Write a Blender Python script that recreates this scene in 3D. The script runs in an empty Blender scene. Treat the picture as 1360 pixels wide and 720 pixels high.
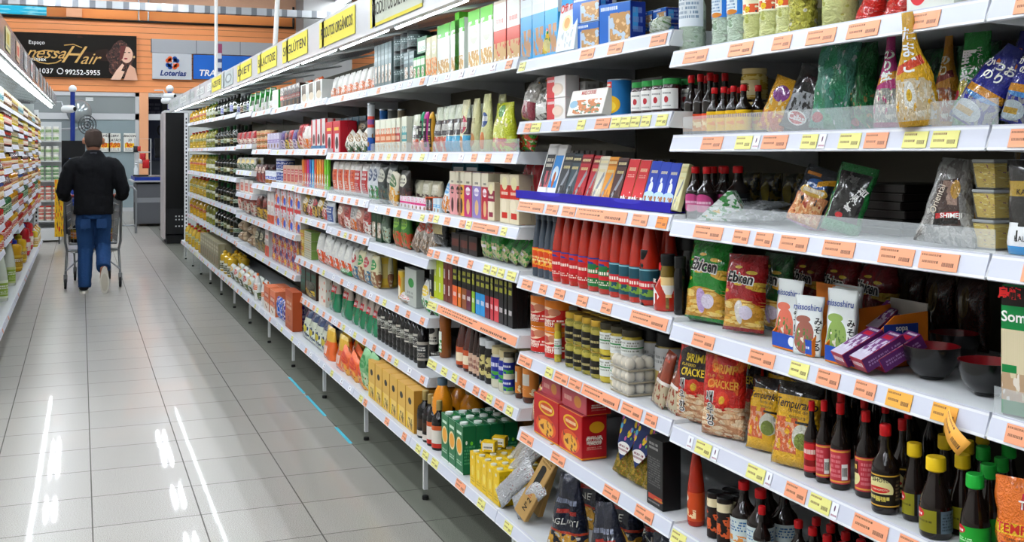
import bpy, bmesh, math, random
from mathutils import Vector, Matrix
random.seed(7)
C = bpy.context.scene.collection
PI = math.pi
# ---------------- camera, world, exposure ----------------
F = 1450.0; YAW = math.atan(573/1450.0); EYE = 1.5
cs, sn = math.cos(YAW), math.sin(YAW)
cam = bpy.data.cameras.new('camera'); camo = bpy.data.objects.new('camera', cam); C.objects.link(camo)
camo.location = (0, 0, EYE); camo.rotation_euler = (PI/2, 0, -YAW)
cam.sensor_width = 36; cam.lens = 36*F/1360; cam.shift_y = -(360-204)/1360.0
cam.clip_start = .05; cam.clip_end = 200
bpy.context.scene.camera = camo
sc = bpy.context.scene
sc.view_settings.view_transform = 'Standard'; sc.view_settings.look = 'None'
sc.view_settings.exposure = 0.6; sc.view_settings.gamma = 1; sc.view_settings.use_curve_mapping = False
sc.cycles.max_bounces = 6; sc.cycles.diffuse_bounces = 2; sc.cycles.glossy_bounces = 3
sc.cycles.transmission_bounces = 5; sc.cycles.transparent_max_bounces = 8
sc.cycles.sample_clamp_indirect = 4; sc.cycles.caustics_reflective = False; sc.cycles.caustics_refractive = False
sc.cycles.use_denoising = True
W = bpy.data.worlds.new('world'); sc.world = W; W.use_nodes = True
W.node_tree.nodes['Background'].inputs[0].default_value = (.86, .93, 1, 1)
W.node_tree.nodes['Background'].inputs[1].default_value = .07
TUBE_CEIL = 95.0; TUBE_SHELF = 17.0
# ---------------- helpers ----------------
def col(h, a=1):
    h = h.lstrip('#'); v = [int(h[i:i+2], 16)/255 for i in (0, 2, 4)]
    return tuple((c/12.92 if c < .04045 else ((c+.055)/1.055)**2.4) for c in v)+(a,)
MC = {}
def G(key, base, L=(), rough=.45, bump=0, coat=0, metal=0, trans=0, alpha=1, bs=18, emit=0, spec=.36, obj=0):
    """procedural material; L = printed shapes over the UV face"""
    if key in MC: return MC[key]
    m = bpy.data.materials.new(key); m.use_nodes = True; nt = m.node_tree; N = nt.nodes; K = nt.links.new
    b = N['Principled BSDF']; I = b.inputs
    I['Roughness'].default_value = rough; I['Metallic'].default_value = metal
    I['Coat Weight'].default_value = coat; I['Coat Roughness'].default_value = .12
    I['Transmission Weight'].default_value = trans; I['Alpha'].default_value = alpha; I['IOR'].default_value = 1.4
    I['Base Color'].default_value = col(base)
    I['Specular IOR Level'].default_value = spec
    tc = N.new('ShaderNodeTexCoord') if (L or bump) else None
    def mth(op, a, b_=None):
        n = N.new('ShaderNodeMath'); n.operation = op
        for i, x in enumerate((a, b_)):
            if x is None: continue
            if isinstance(x, (int, float)): n.inputs[i].default_value = x
            else: K(x, n.inputs[i])
        return n.outputs[0]
    cur = None
    def local(cx, cy, hw, hh, ang=0):
        mp = N.new('ShaderNodeMapping'); mp.vector_type = 'TEXTURE'
        mp.inputs[1].default_value = (cx, cy, 0); mp.inputs[2].default_value = (0, 0, ang); mp.inputs[3].default_value = (hw, hh, 1)
        K(tc.outputs['UV'], mp.inputs[0]); return mp.outputs[0]
    def rect(v):
        ab = N.new('ShaderNodeVectorMath'); ab.operation = 'ABSOLUTE'; K(v, ab.inputs[0])
        sp = N.new('ShaderNodeSeparateXYZ'); K(ab.outputs[0], sp.inputs[0])
        return mth('LESS_THAN', mth('MAXIMUM', sp.outputs[0], sp.outputs[1]), 1.0)
    for l in L:
        k = l[0]; c = l[-1]; ang = 0
        if k in 'retnmk':
            x0, y0, x1, y1 = l[1:5]; cx, cy, hw, hh = (x0+x1)/2, (y0+y1)/2, (x1-x0)/2, (y1-y0)/2
            if k == 'r' and len(l) == 7: ang = l[5]
            v = local(cx, cy, hw, hh, ang)
        if k == 'r': fac = rect(v)
        elif k == 'e':
            le = N.new('ShaderNodeVectorMath'); le.operation = 'LENGTH'; K(v, le.inputs[0]); fac = mth('LESS_THAN', le.outputs[1], 1.0)
        elif k == 't':      # unreadable small print: n lines
            n_ = l[5]; sp = N.new('ShaderNodeSeparateXYZ'); K(v, sp.inputs[0])
            yy = mth('MULTIPLY', mth('ADD', sp.outputs[1], 1.0), n_/2)
            cb = N.new('ShaderNodeCombineXYZ'); K(mth('MULTIPLY', sp.outputs[0], 9.0), cb.inputs[0]); K(mth('MULTIPLY', mth('FLOOR', yy), 7.31), cb.inputs[1])
            nz = N.new('ShaderNodeTexNoise'); nz.inputs['Scale'].default_value = 1.6; nz.inputs['Detail'].default_value = 0; K(cb.outputs[0], nz.inputs['Vector'])
            inl = mth('LESS_THAN', mth('ABSOLUTE', mth('SUBTRACT', mth('FRACT', yy), .5)), .3)
            fac = mth('MULTIPLY', mth('MULTIPLY', mth('GREATER_THAN', nz.outputs[0], .47), inl), rect(v))
        elif k in 'nm':     # mottled printed picture: n blobs, m voronoi cells
            s_, th = l[5], l[6]
            if k == 'n':
                nz = N.new('ShaderNodeTexNoise'); nz.inputs['Scale'].default_value = s_; nz.inputs['Detail'].default_value = 2; K(tc.outputs['UV'], nz.inputs['Vector'])
                fac = mth('MULTIPLY', mth('GREATER_THAN', nz.outputs[0], th), rect(v))
            else:
                nz = N.new('ShaderNodeTexVoronoi'); nz.inputs['Scale'].default_value = s_; K(tc.outputs['UV'], nz.inputs['Vector'])
                fac = mth('MULTIPLY', mth('LESS_THAN', nz.outputs['Distance'], th), rect(v))
        elif k == 'k':      # printed sticks: freq, thr, angle
            s_, th, ag = l[5], l[6], l[7]
            mp = N.new('ShaderNodeMapping'); mp.inputs[2].default_value = (0, 0, ag); mp.inputs[3].default_value = (s_*.32, s_*1.6, 1); K(tc.outputs['UV'], mp.inputs[0])
            nz = N.new('ShaderNodeTexVoronoi'); nz.inputs['Scale'].default_value = 1; K(mp.outputs[0], nz.inputs['Vector'])
            fac = mth('MULTIPLY', mth('LESS_THAN', nz.outputs['Distance'], th), rect(v))
        elif k == 's':      # stripes: freq, duty, axis
            sp = N.new('ShaderNodeSeparateXYZ'); K(tc.outputs['UV'], sp.inputs[0])
            fac = mth('LESS_THAN', mth('FRACT', mth('MULTIPLY', sp.outputs[l[3]], l[1])), l[2])
        mx = N.new('ShaderNodeMix'); mx.data_type = 'RGBA'
        if cur is None: mx.inputs[6].default_value = col(base)
        else: K(cur, mx.inputs[6])
        mx.inputs[7].default_value = col(c); K(fac, mx.inputs[0]); cur = mx.outputs[2]
    if cur is not None: K(cur, I['Base Color'])
    if bump:
        nz = N.new('ShaderNodeTexNoise'); nz.inputs['Scale'].default_value = bs; nz.inputs['Detail'].default_value = 1.5; nz.inputs['Distortion'].default_value = 1.2
        K(tc.outputs['Object' if obj else 'UV'], nz.inputs['Vector'])
        bp = N.new('ShaderNodeBump'); bp.inputs['Strength'].default_value = bump; bp.inputs['Distance'].default_value = .01 if obj else .02
        K(nz.outputs[0], bp.inputs['Height']); K(bp.outputs[0], I['Normal'])
    if emit: I['Emission Color'].default_value = col(base); I['Emission Strength'].default_value = emit
    MC[key] = m; return m
def P(key, c1, c2, c3='#ffffff', kind=0, c4='#8a5a2a', **kw):
    """a printed pack face in a few layouts"""
    kw.setdefault('rough', .4)
    r = random.Random(key); j = lambda: r.uniform(-.05, .05)
    if kind == 0: L = [('r', 0, .62+j(), 1, .9, c2), ('t', .12, .68, .88, .84, 2, c3), ('e', .2, .12, .8, .52+j(), c3), ('n', .24, .16, .76, .48, 7, .5, c4), ('t', .1, .02, .9, .1, 1, c2)]
    elif kind == 1: L = [('r', .1, .12, .9, .8+j(), c2), ('t', .18, .5, .82, .74, 2, c3), ('t', .2, .2, .8, .42, 4, c1)]
    elif kind == 2: L = [('n', 0, 0, 1, .5+j(), 6, .48, c2), ('m', 0, 0, 1, .42, 9, .28, c4), ('e', .12, .55, .88, .88, c3), ('t', .2, .62, .8, .8, 2, c1)]
    elif kind == 3: L = [('r', 0, 0, 1, .3+j(), c2), ('r', .1, .5, .9, .75, c3), ('t', .16, .53, .84, .72, 1, c2), ('m', .2, .08, .8, .4, 6, .35, c4)]
    elif kind == 4: L = [('r', 0, .4, 1, .58, c2), ('t', .1, .42, .9, .56, 1, c3), ('n', .1, .64, .9, .95, 8, .55, c3), ('e', .3, .06, .7, .34, c4)]
    else: L = [('t', .1, .6, .9, .9, 2, c2), ('r', .2, .1, .8, .5, c3), ('n', .2, .1, .8, .5, 9, .5, c4)]
    return G(key, c1, L, **kw)
def S(c, rough=.5, **kw): return G('plain_%s_%s_%s' % (c.lstrip('#'), rough, '_'.join(f'{a}{b}' for a, b in sorted(kw.items()))), c, (), rough, **kw)
def link(o, parent=None, loc=None, rot=None):
    C.objects.link(o)
    if parent is not None: o.parent = parent
    if loc is not None: o.location = loc
    if rot is not None: o.rotation_euler = rot
    return o
def new(name, me, parent=None, loc=None, rot=None): return link(bpy.data.objects.new(name, me), parent, loc, rot)
def tag(o, label=None, cat=None, group=None, kind=None):
    if label: o['label'] = label
    if cat: o['category'] = cat
    if group: o['group'] = group
    if kind: o['kind'] = kind
    return o
def mesh(name, bm, mats, smooth=False):
    me = bpy.data.meshes.new(name); bm.normal_update(); bm.to_mesh(me); bm.free()
    for m in (mats if isinstance(mats, (list, tuple)) else [mats]): me.materials.append(m)
    if smooth:
        for p in me.polygons: p.use_smooth = True
    return me
def smooth_angle(me, a=40):
    for p in me.polygons: p.use_smooth = True
    try: me.set_sharp_from_angle(angle=math.radians(a))
    except Exception: pass
    return me
def abox(bm, x0, x1, y0, y1, z0, z1, mi=(0, 0, 0), uvs=True):
    """box with UV: front(-Y)/back use mi[0], sides mi[1], top/bottom mi[2]"""
    uv = bm.loops.layers.uv.verify()
    v = [bm.verts.new(p) for p in ((x0,y0,z0),(x1,y0,z0),(x1,y1,z0),(x0,y1,z0),(x0,y0,z1),(x1,y0,z1),(x1,y1,z1),(x0,y1,z1))]
    fs = []
    for idx, k in (((0,1,5,4),0),((2,3,7,6),0),((1,2,6,5),1),((3,0,4,7),1),((4,5,6,7),2),((3,2,1,0),2)):
        f = bm.faces.new([v[i] for i in idx]); f.material_index = mi[k]; fs.append(f)
        for l, c in zip(f.loops, ((0,0),(1,0),(1,1),(0,1))): l[uv].uv = c
    return v, fs
def boxm(name, dims, mats, bev=0, mi=None):
    """centred in x,y; base at z=0"""
    w, d, h = dims; bm = bmesh.new(); n = len(mats) if isinstance(mats, (list, tuple)) else 1
    abox(bm, -w/2, w/2, -d/2, d/2, 0, h, mi or ((0, min(1, n-1), min(2, n-1))))
    if bev: bmesh.ops.bevel(bm, geom=bm.edges[:], offset=bev, segments=2, affect='EDGES')
    return mesh(name, bm, mats)
def wbox(name, x0, x1, y0, y1, z0, z1, mat, parent=None, bev=0):
    """box in the parent's space, object origin at its base centre"""
    me = boxm(name, (x1-x0, y1-y0, z1-z0), mat, bev)
    return new(name, me, parent, ((x0+x1)/2, (y0+y1)/2, z0))
def lathe(name, prof, mat, seg=16, u0=0.0, u1=1.0, smooth=True):
    """prof (r,z); u runs round, 0.5 faces -Y"""
    bm = bmesh.new(); uv = bm.loops.layers.uv.verify(); full = (u0 == 0 and u1 == 1)
    z0, z1 = prof[0][1], prof[-1][1]; dz = (z1-z0) or 1; rings = []
    ns = seg if full else max(4, int(seg*(u1-u0)))
    for r, z in prof:
        if r <= 1e-6: rings.append([bm.verts.new((0, 0, z))]); continue
        rings.append([bm.verts.new((r*math.cos(PI/2+2*PI*(u0+(u1-u0)*i/ns)), r*math.sin(PI/2+2*PI*(u0+(u1-u0)*i/ns)), z)) for i in range(ns if full else ns+1)])
    for k in range(len(rings)-1):
        a, b = rings[k], rings[k+1]; va, vb = (prof[k][1]-z0)/dz, (prof[k+1][1]-z0)/dz
        for i in range(ns):
            j = (i+1) % len(a) if len(a) > 1 else 0; jb = (i+1) % len(b) if len(b) > 1 else 0
            if len(a) == 1 and len(b) == 1: continue
            if len(a) == 1: vs = [a[0], b[jb], b[i]]; uu = [(.5, va), ((i+1)/ns, vb), (i/ns, vb)]
            elif len(b) == 1: vs = [a[i], a[j], b[0]]; uu = [(i/ns, va), ((i+1)/ns, va), (.5, vb)]
            else: vs = [a[i], a[j], b[jb], b[i]]; uu = [(i/ns, va), ((i+1)/ns, va), ((i+1)/ns, vb), (i/ns, vb)]
            try: f = bm.faces.new(vs)
            except ValueError: continue
            for l, c in zip(f.loops, uu): l[uv].uv = c
    me = mesh(name, bm, mat)
    return smooth_angle(me, 38) if smooth else me
def tubes(name, paths, mat, seg=8, closed=False):
    """paths: list of (points, radius) -> one mesh of round bars"""
    bm = bmesh.new()
    for pts, r in paths:
        pts = [Vector(p) for p in pts]; rings = []
        for i, p in enumerate(pts):
            d = (pts[min(i+1, len(pts)-1)]-pts[max(i-1, 0)]).normalized()
            up = Vector((0, 0, 1)) if abs(d.z) < .9 else Vector((1, 0, 0))
            a = d.cross(up).normalized(); b = d.cross(a)
            rings.append([bm.verts.new(p+a*r*math.cos(2*PI*k/seg)+b*r*math.sin(2*PI*k/seg)) for k in range(seg)])
        for k in range(len(rings)-1):
            for i in range(seg): bm.faces.new((rings[k][i], rings[k][(i+1) % seg], rings[k+1][(i+1) % seg], rings[k+1][i]))
        bm.faces.new(rings[0]); bm.faces.new(rings[-1][::-1])
    bmesh.ops.recalc_face_normals(bm, faces=bm.faces[:])
    return smooth_angle(mesh(name, bm, mat), 50)
def prism(name, poly, a0, a1, mat, axis='y'):
    """polygon extruded along an axis: poly in (x,z) for 'y', (y,z) for 'x', (x,y) for 'z'"""
    bm = bmesh.new(); uv = bm.loops.layers.uv.verify()
    def pt(p, a): return {'y': (p[0], a, p[1]), 'x': (a, p[0], p[1]), 'z': (p[0], p[1], a)}[axis]
    A = [bm.verts.new(pt(p, a0)) for p in poly]; B = [bm.verts.new(pt(p, a1)) for p in poly]
    xs = [p[0] for p in poly]; ys = [p[1] for p in poly]; wx = (max(xs)-min(xs)) or 1; wy = (max(ys)-min(ys)) or 1
    for vs, ps in ((A, poly), (B[::-1], poly[::-1])):
        f = bm.faces.new(vs)
        for l, p in zip(f.loops, ps): l[uv].uv = ((p[0]-min(xs))/wx, (p[1]-min(ys))/wy)
    n = len(poly)
    for i in range(n):
        j = (i+1) % n; f = bm.faces.new((A[j], A[i], B[i], B[j]))
        for l, c in zip(f.loops, ((1,0),(0,0),(0,1),(1,1))): l[uv].uv = c
    bmesh.ops.recalc_face_normals(bm, faces=bm.faces[:])
    return mesh(name, bm, mat)
TXT = {}
def text_data(s, size, mat, bold=0, shear=0, surf=None, eps=.0008, sx=1, align='CENTER', off=(0, 0), rot=0, thick=.0004):
    """printed lettering as a mesh facing -Y, laid on surf(x,z)->y"""
    cu = bpy.data.curves.new('lettering', 'FONT'); cu.body = s; cu.size = size; cu.align_x = align; cu.align_y = 'CENTER'
    cu.resolution_u = 3; cu.offset = bold*size; cu.shear = shear
    o = bpy.data.objects.new('lettering', cu); C.objects.link(o)
    bpy.context.view_layer.update()
    me = bpy.data.meshes.new_from_object(o.evaluated_get(bpy.context.evaluated_depsgraph_get()))
    bpy.data.objects.remove(o)
    cr, sr = math.cos(rot), math.sin(rot)
    for v in me.vertices:
        x, z = v.co.x*sx, v.co.y
        x, z = x*cr-z*sr+off[0], x*sr+z*cr+off[1]
        v.co = (x, (surf(x, z) if surf else 0)-eps, z)
    me.materials.clear(); me.materials.append(mat); me.name = 'lettering'
    return me
def bag(name, w, h, d, mat, top=1.0, bot=1.0, gus=False, seed=0, wr=.05, prof=None, nu=12, nv=16, crimp=.06, sag=0):
    """filled film bag, front to -Y. returns mesh and its front surface"""
    r = random.Random(seed); ph = [r.uniform(0, 6.3) for _ in range(8)]
    def hw(v):
        if prof:
            k = v*(len(prof)-1); i = min(int(k), len(prof)-2); f = k-i; return w/2*(prof[i]*(1-f)+prof[i+1]*f)
        return w/2*(bot+(top-bot)*v)*(1-.05*math.sin(PI*v))
    def tv(v):
        if gus: return (max(0, 1-v)**.55)*(.75+.25*min(1, v*8))
        a = min(1, v/crimp)*min(1, (1-v)/crimp) if crimp else 1
        return a*math.sin(PI*min(max(v, .001), .999))**.45
    def th(u, v):
        e = max(0, 1-abs(u)**2.6)**.6
        wv = 1+wr*3*math.sin(5*u+ph[0]+4*v)*math.sin(7*v+ph[1])
        return d/2*tv(v)*e*wv+.0004
    def wrk(u, v): return wr*d*.35*(math.sin(13*v+3*u+ph[2])+math.sin(9*u+ph[3]+5*v))*(1-abs(u))
    def surf(x, z):
        v = min(max(z/h, 0), 1); u = min(max(x/max(hw(v), 1e-4), -1), 1); return -th(u, v)+wrk(u, v)
    bm = bmesh.new(); uv = bm.loops.layers.uv.verify()
    def edge(v): return 1+.035*math.sin(17*v+ph[4])*(wr > 0)
    g = []
    for side in (-1, 1):
        rows = []
        for j in range(nv+1):
            v = j/nv; row = []
            for i in range(nu+1):
                u = -1+2*i/nu; x = u*hw(v)*edge(v)
                y = (-th(u, v)+wrk(u, v)) if side < 0 else (th(u, v)*(.85)+wrk(u, v)*.4)
                z = v*h+(sag*math.sin(PI*(u+1)/2)*(v**3))-(.02*h*abs(u)*v*(1-v))
                if side > 0 and i in (0, nu): row.append(g[0][j][i]); continue
                row.append(bm.verts.new((x, y, z)))
            rows.append(row)
        g.append(rows)
        for j in range(nv):
            for i in range(nu):
                q = [rows[j][i], rows[j][i+1], rows[j+1][i+1], rows[j+1][i]]; c = [(i/nu, j/nv), ((i+1)/nu, j/nv), ((i+1)/nu, (j+1)/nv), (i/nu, (j+1)/nv)]
                if side > 0: q.reverse(); c.reverse()
                f = bm.faces.new(q)
                for l, cc in zip(f.loops, c): l[uv].uv = cc
    f_, b_ = g[0][0], g[1][0]
    for i in range(nu):
        try: bm.faces.new([x for k, x in enumerate((f_[i+1], f_[i], b_[i], b_[i+1])) if x not in (f_[i+1], f_[i], b_[i], b_[i+1])[:k]])
        except ValueError: pass
    return mesh(name, bm, mat, True), surf
# ---------- prototypes: (kind name, root mesh, [(part name, mesh, loc, [subparts])]) ----------
def place(pr, loc, rot, label=None, cat=None, group=None):
    name, me, parts = pr
    o = new(name, me, None, loc, rot); tag(o, label, cat, group)
    for p in parts:
        c = new(p[0], p[1], o, p[2] if len(p) > 2 else None)
        if len(p) > 3 and p[3]: c['label'] = p[3]
    return o
def carton(front, side=None, top=None, name='food_carton', extra=None):
    def mk(w, d, h):
        mats = [front, side or front, top or side or front]
        return (name, boxm(name, (w, d, h), mats, bev=.0012), extra(w, d, h) if extra else [])
    mk.kind = 'box'; return mk
STY = {  # body profile, cap profile, label r/z0/z1  (r=1 is half width, z=1 is full height)
 'soy': ([(0,0),(.94,0),(1,.02),(1,.5),(.93,.56),(.5,.67),(.36,.75),(.34,.9)], [(.4,.87),(.42,.88),(.42,.985),(.36,1),(0,1)], (1.012,.07,.47)),
 'flask': ([(0,0),(.94,0),(1,.03),(1,.35),(.9,.5),(.55,.7),(.45,.8),(.45,.84)], [(.5,.82),(.62,.84),(.6,.985),(.55,1),(0,1)], (1.012,.08,.36)),
 'sauce': ([(0,0),(.92,0),(1,.03),(1,.4),(.95,.48),(.68,.7),(.42,.86),(.42,.93)], [(.46,.9),(.5,.905),(.5,.99),(.46,1),(0,1)], (1.012,.06,.4)),
 'wine': ([(0,0),(.96,0),(1,.02),(1,.58),(.9,.66),(.4,.75),(.34,.8),(.34,.97)], [(.38,.8),(.4,.81),(.38,.99),(.3,1),(0,1)], (1.012,.14,.5)),
 'squeeze': ([(0,0),(.85,0),(.95,.03),(1,.3),(.9,.55),(1,.7),(.85,.8),(.4,.84),(.36,.88)], [(.42,.84),(.42,.94),(.2,.96),(.14,1),(0,1)], (1.02,.1,.5)),
 'jar': ([(0,0),(.92,0),(1,.04),(1,.72),(.88,.8),(.84,.86)], [(.88,.82),(.92,.83),(.92,.99),(.88,1),(0,1)], (1.012,.14,.62)),
 'pet': ([(0,0),(.85,0),(1,.03),(1,.1),(.93,.14),(1,.18),(1,.26),(.93,.3),(1,.34),(1,.66),(.8,.78),(.35,.88),(.3,.92)], [(.36,.91),(.38,.99),(.34,1),(0,1)], (1.015,.35,.64)),
 'juice': ([(0,0),(.9,0),(1,.03),(1,.66),(.85,.76),(.5,.88),(.42,.92)], [(.5,.9),(.52,.99),(.48,1),(0,1)], (1.012,.15,.5)),
 'tub': ([(0,0),(.82,0),(.95,.86),(.95,.88)], [(1,.86),(1.02,.87),(1.02,.98),(.95,1),(0,1)], (.92,.2,.7)),
 'honey': ([(0,0),(.9,0),(1,.04),(1,.7),(.85,.78),(.85,.84)], [(.9,.8),(.94,.81),(.94,.98),(.9,1),(0,1)], (1.012,.3,.66)),
}
def bottle(sty, body, cap, label=None, u=(.2, .8), name='sauce_bottle', seg=16, single=False, lz=None, capname=None):
    def mk(w, d, h):
        R = w/2; b, c, lb = STY[sty]; lz_ = lz or lb[1:]
        me = lathe(name, [(r*R, z*h) for r, z in b], body, seg)
        parts = [(capname or ('lid' if sty in ('jar', 'tub', 'honey') else 'cap'), lathe('cap', [(0, c[0][1]*h)]+[(r*R, z*h) for r, z in c], cap, seg))]
        if label:
            r0 = lb[0]
            if sty == 'tub': pr_ = [(.852*R, lz_[0]*h), (.935*R, lz_[1]*h)]
            else: pr_ = [(r0*R, lz_[0]*h), (r0*R, lz_[1]*h)]
            parts.append(('label', lathe('label', pr_, label, seg+8, u[0], u[1])))
        return (name, me, parts)
    mk.kind = 'round'; return mk
def can(label, lid=None, name='food_can', seg=18):
    lid = lid or S('#b9bcc0', .25, metal=.9)
    def mk(w, d, h):
        R = w/2
        body = lathe(name, [(0, 0), (R*.96, 0), (R, .012*h), (R*.97, .03*h), (R*.97, .97*h), (R, .988*h), (R*.96, h), (R*.93, h*.975), (0, h*.975)], lid, seg)
        return (name, body, [('label', lathe('label', [(R*.985, .035*h), (R*.985, .965*h)], label, seg))])
    mk.kind = 'round'; return mk
def pouch(mat, name='snack_bag', seed=0, **kw):
    def mk(w, d, h):
        me, sf = bag(name, w, h, d, mat, seed=seed, **kw); mk.surf = sf
        return (name, me, mk.extra(w, d, h, sf) if mk.extra else [])
    mk.extra = None
    return mk
def YP(px, X): return (X*F/cs/(px-107)-X*sn)/cs          # where a line at lateral distance X meets a column of the photo
def ZC(px, X): return X*F/cs/(px-107)
RX = 1.445
def run(z, pa, pb, n, hpx, mk, label, cat, group=None, rows=1, tiers=1, d=None, X=RX, lean=0, jit=0, yaw=0, fill=.93, gap=1.03, wide=None, tilt=0):
    """n facings between two photo columns on the shelf whose top is z; hpx = height of one stack in the photo"""
    mks = mk if isinstance(mk, list) else [mk]; kd = getattr(mks[0], 'kind', 'bag'); solo = n == 1 and wide is None
    Ya, Yb = YP(pa, X), YP(pb, X); w = (Ya-Yb)/n; h = hpx*ZC(pb, X)/F/tiers
    if solo:        # one item: pa..pb are the columns it covers
        pc = (pa+pb)/2; an = YAW+math.atan((pc-680)/F)+math.radians(yaw); dd = d or 0
        for _ in range(4):
            xc = X+(w/2 if kd == 'round' else dd/2); zc = ZC(pc, xc); pw = (pb-pa)*zc/F
            far = pc < 560; dd = min(dd, pw*.9) if far else dd
            w = pw if kd == 'round' else (pw/math.sin(an) if kd == 'box' and not far else max(pw*.3, (pw-.35*dd*math.cos(an))/math.sin(an)))
        yc = YP(pc, xc); Ya, Yb = yc+w/2, yc-w/2; h = hpx*zc/F/tiers; fill = 1
    elif kd == 'round' and yaw == 0: yaw = 24
    cap = .11 if kd == 'round' else .24
    wi = w*fill if solo else min(w*fill, cap)
    d = (dd if solo and d and pc < 560 else d) or wi
    prs = [m(wi, d, h*.985) for m in mks]; out = []; k = 0
    tot = n*rows*tiers
    g = group or (label[:70] if isinstance(label, str) and tot > 1 else None)
    for rr in range(rows):
        for t in range(tiers):
            for i in range(n):
                pr = prs[i % len(prs)]; lb = label[i % len(label)] if isinstance(label, list) else label
                al = math.radians(lean)
                x = X+d/2+rr*d*gap+random.uniform(-1, 1)*jit*.3+abs(math.sin(al))*h*0
                y = Ya-w*(i+.5)+random.uniform(-1, 1)*jit
                o = place(pr, (x, y, z+.0005+t*h+abs(math.sin(al))*d/2), (-al, 0, -PI/2+math.radians(yaw+random.uniform(-1, 1)*jit*400)), lb, cat, g)
                if tilt: o.rotation_euler[1] = math.radians(tilt)
                out.append(o)
    return out
def lbl(o, t): o['label'] = t; return o
# ================= THE ROOM =================
def floor_mat():
    m = bpy.data.materials.new('polished_granite_tiles'); m.use_nodes = True; nt = m.node_tree; N = nt.nodes; K = nt.links.new
    b = N['Principled BSDF']; tc = N.new('ShaderNodeTexCoord')
    sep = N.new('ShaderNodeSeparateXYZ'); K(tc.outputs['Object'], sep.inputs[0])
    def mth(op, a, b_):
        n = N.new('ShaderNodeMath'); n.operation = op
        for i, x in enumerate((a, b_)):
            if isinstance(x, (int, float)): n.inputs[i].default_value = x
            elif x is not None: K(x, n.inputs[i])
        return n.outputs[0]
    T = .42
    def line(o, off):
        f = mth('FRACT', mth('DIVIDE', mth('ADD', o, off), T), None)
        return mth('LESS_THAN', mth('MINIMUM', f, mth('SUBTRACT', 1.0, f)), .0065)
    gx, gy = line(sep.outputs[0], -.045+4.2), line(sep.outputs[1], -5.95+8.4)
    gr = mth('MAXIMUM', gx, gy)
    cell = N.new('ShaderNodeCombineXYZ')
    K(mth('FLOOR', mth('DIVIDE', mth('ADD', sep.outputs[0], 4.155), T), None), cell.inputs[0]); K(mth('FLOOR', mth('DIVIDE', mth('ADD', sep.outputs[1], 2.45), T), None), cell.inputs[1])
    wn = N.new('ShaderNodeTexWhiteNoise'); K(cell.outputs[0], wn.inputs['Vector'])
    n1 = N.new('ShaderNodeTexNoise'); n1.inputs['Scale'].default_value = 260; n1.inputs['Detail'].default_value = 2; K(tc.outputs['Object'], n1.inputs['Vector'])
    n2 = N.new('ShaderNodeTexNoise'); n2.inputs['Scale'].default_value = 5; n2.inputs['Detail'].default_value = 4; K(tc.outputs['Object'], n2.inputs['Vector'])
    r = N.new('ShaderNodeValToRGB'); r.color_ramp.elements[0].position = .33; r.color_ramp.elements[0].color = col('#76746e'); r.color_ramp.elements[1].position = .6; r.color_ramp.elements[1].color = col('#b4b0a7')
    K(n1.outputs[0], r.inputs[0])
    mx = N.new('ShaderNodeMix'); mx.data_type = 'RGBA'; mx.blend_type = 'MULTIPLY'; mx.inputs[0].default_value = 1; K(r.outputs[0], mx.inputs[6])
    k = mth('ADD', mth('MULTIPLY', wn.outputs[0], .07), mth('ADD', mth('MULTIPLY', n2.outputs[0], .04), .92)); cb = N.new('ShaderNodeCombineColor')
    for i in range(3): K(k, cb.inputs[i])
    K(cb.outputs[0], mx.inputs[7])
    # weaker light along the shelving painted into the same tiles, darker and greenish
    shade_band = mth('GREATER_THAN', sep.outputs[0], 1.305)
    m3 = N.new('ShaderNodeMix'); m3.data_type = 'RGBA'; m3.blend_type = 'MULTIPLY'; K(mth('MULTIPLY', shade_band, .8), m3.inputs[0]); K(mx.outputs[2], m3.inputs[6]); m3.inputs[7].default_value = col('#a9b3a8')
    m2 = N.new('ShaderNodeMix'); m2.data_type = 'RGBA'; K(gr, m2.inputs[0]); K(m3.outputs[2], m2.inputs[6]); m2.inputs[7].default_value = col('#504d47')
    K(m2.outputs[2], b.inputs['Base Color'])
    K(mth('ADD', .34, mth('MULTIPLY', gr, .3)), b.inputs['Roughness'])
    b.inputs['Coat Weight'].default_value = .32; b.inputs['Coat Roughness'].default_value = .035; b.inputs['Coat IOR'].default_value = 1.5
    b.inputs['Specular IOR Level'].default_value = .3
    return m
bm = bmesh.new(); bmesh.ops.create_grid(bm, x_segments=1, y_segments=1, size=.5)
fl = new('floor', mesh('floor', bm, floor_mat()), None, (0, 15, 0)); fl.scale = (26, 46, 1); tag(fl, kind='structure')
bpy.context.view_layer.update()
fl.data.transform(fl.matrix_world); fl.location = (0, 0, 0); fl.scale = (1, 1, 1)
WY = 30.0
def WX(px, Y=WY): d = px-107; return Y*cs*d/(F/cs-d*sn)
def WZ(px, py, Y=WY): X = WX(px, Y); return EYE-(py-204)*(X*sn+Y*cs)/F
orange = S('#e8935a', .6); peach = S('#e3b394', .7); steel = S('#9b9da0', .35, metal=.8); alu = S('#c9ccce', .35, metal=.5)
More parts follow.
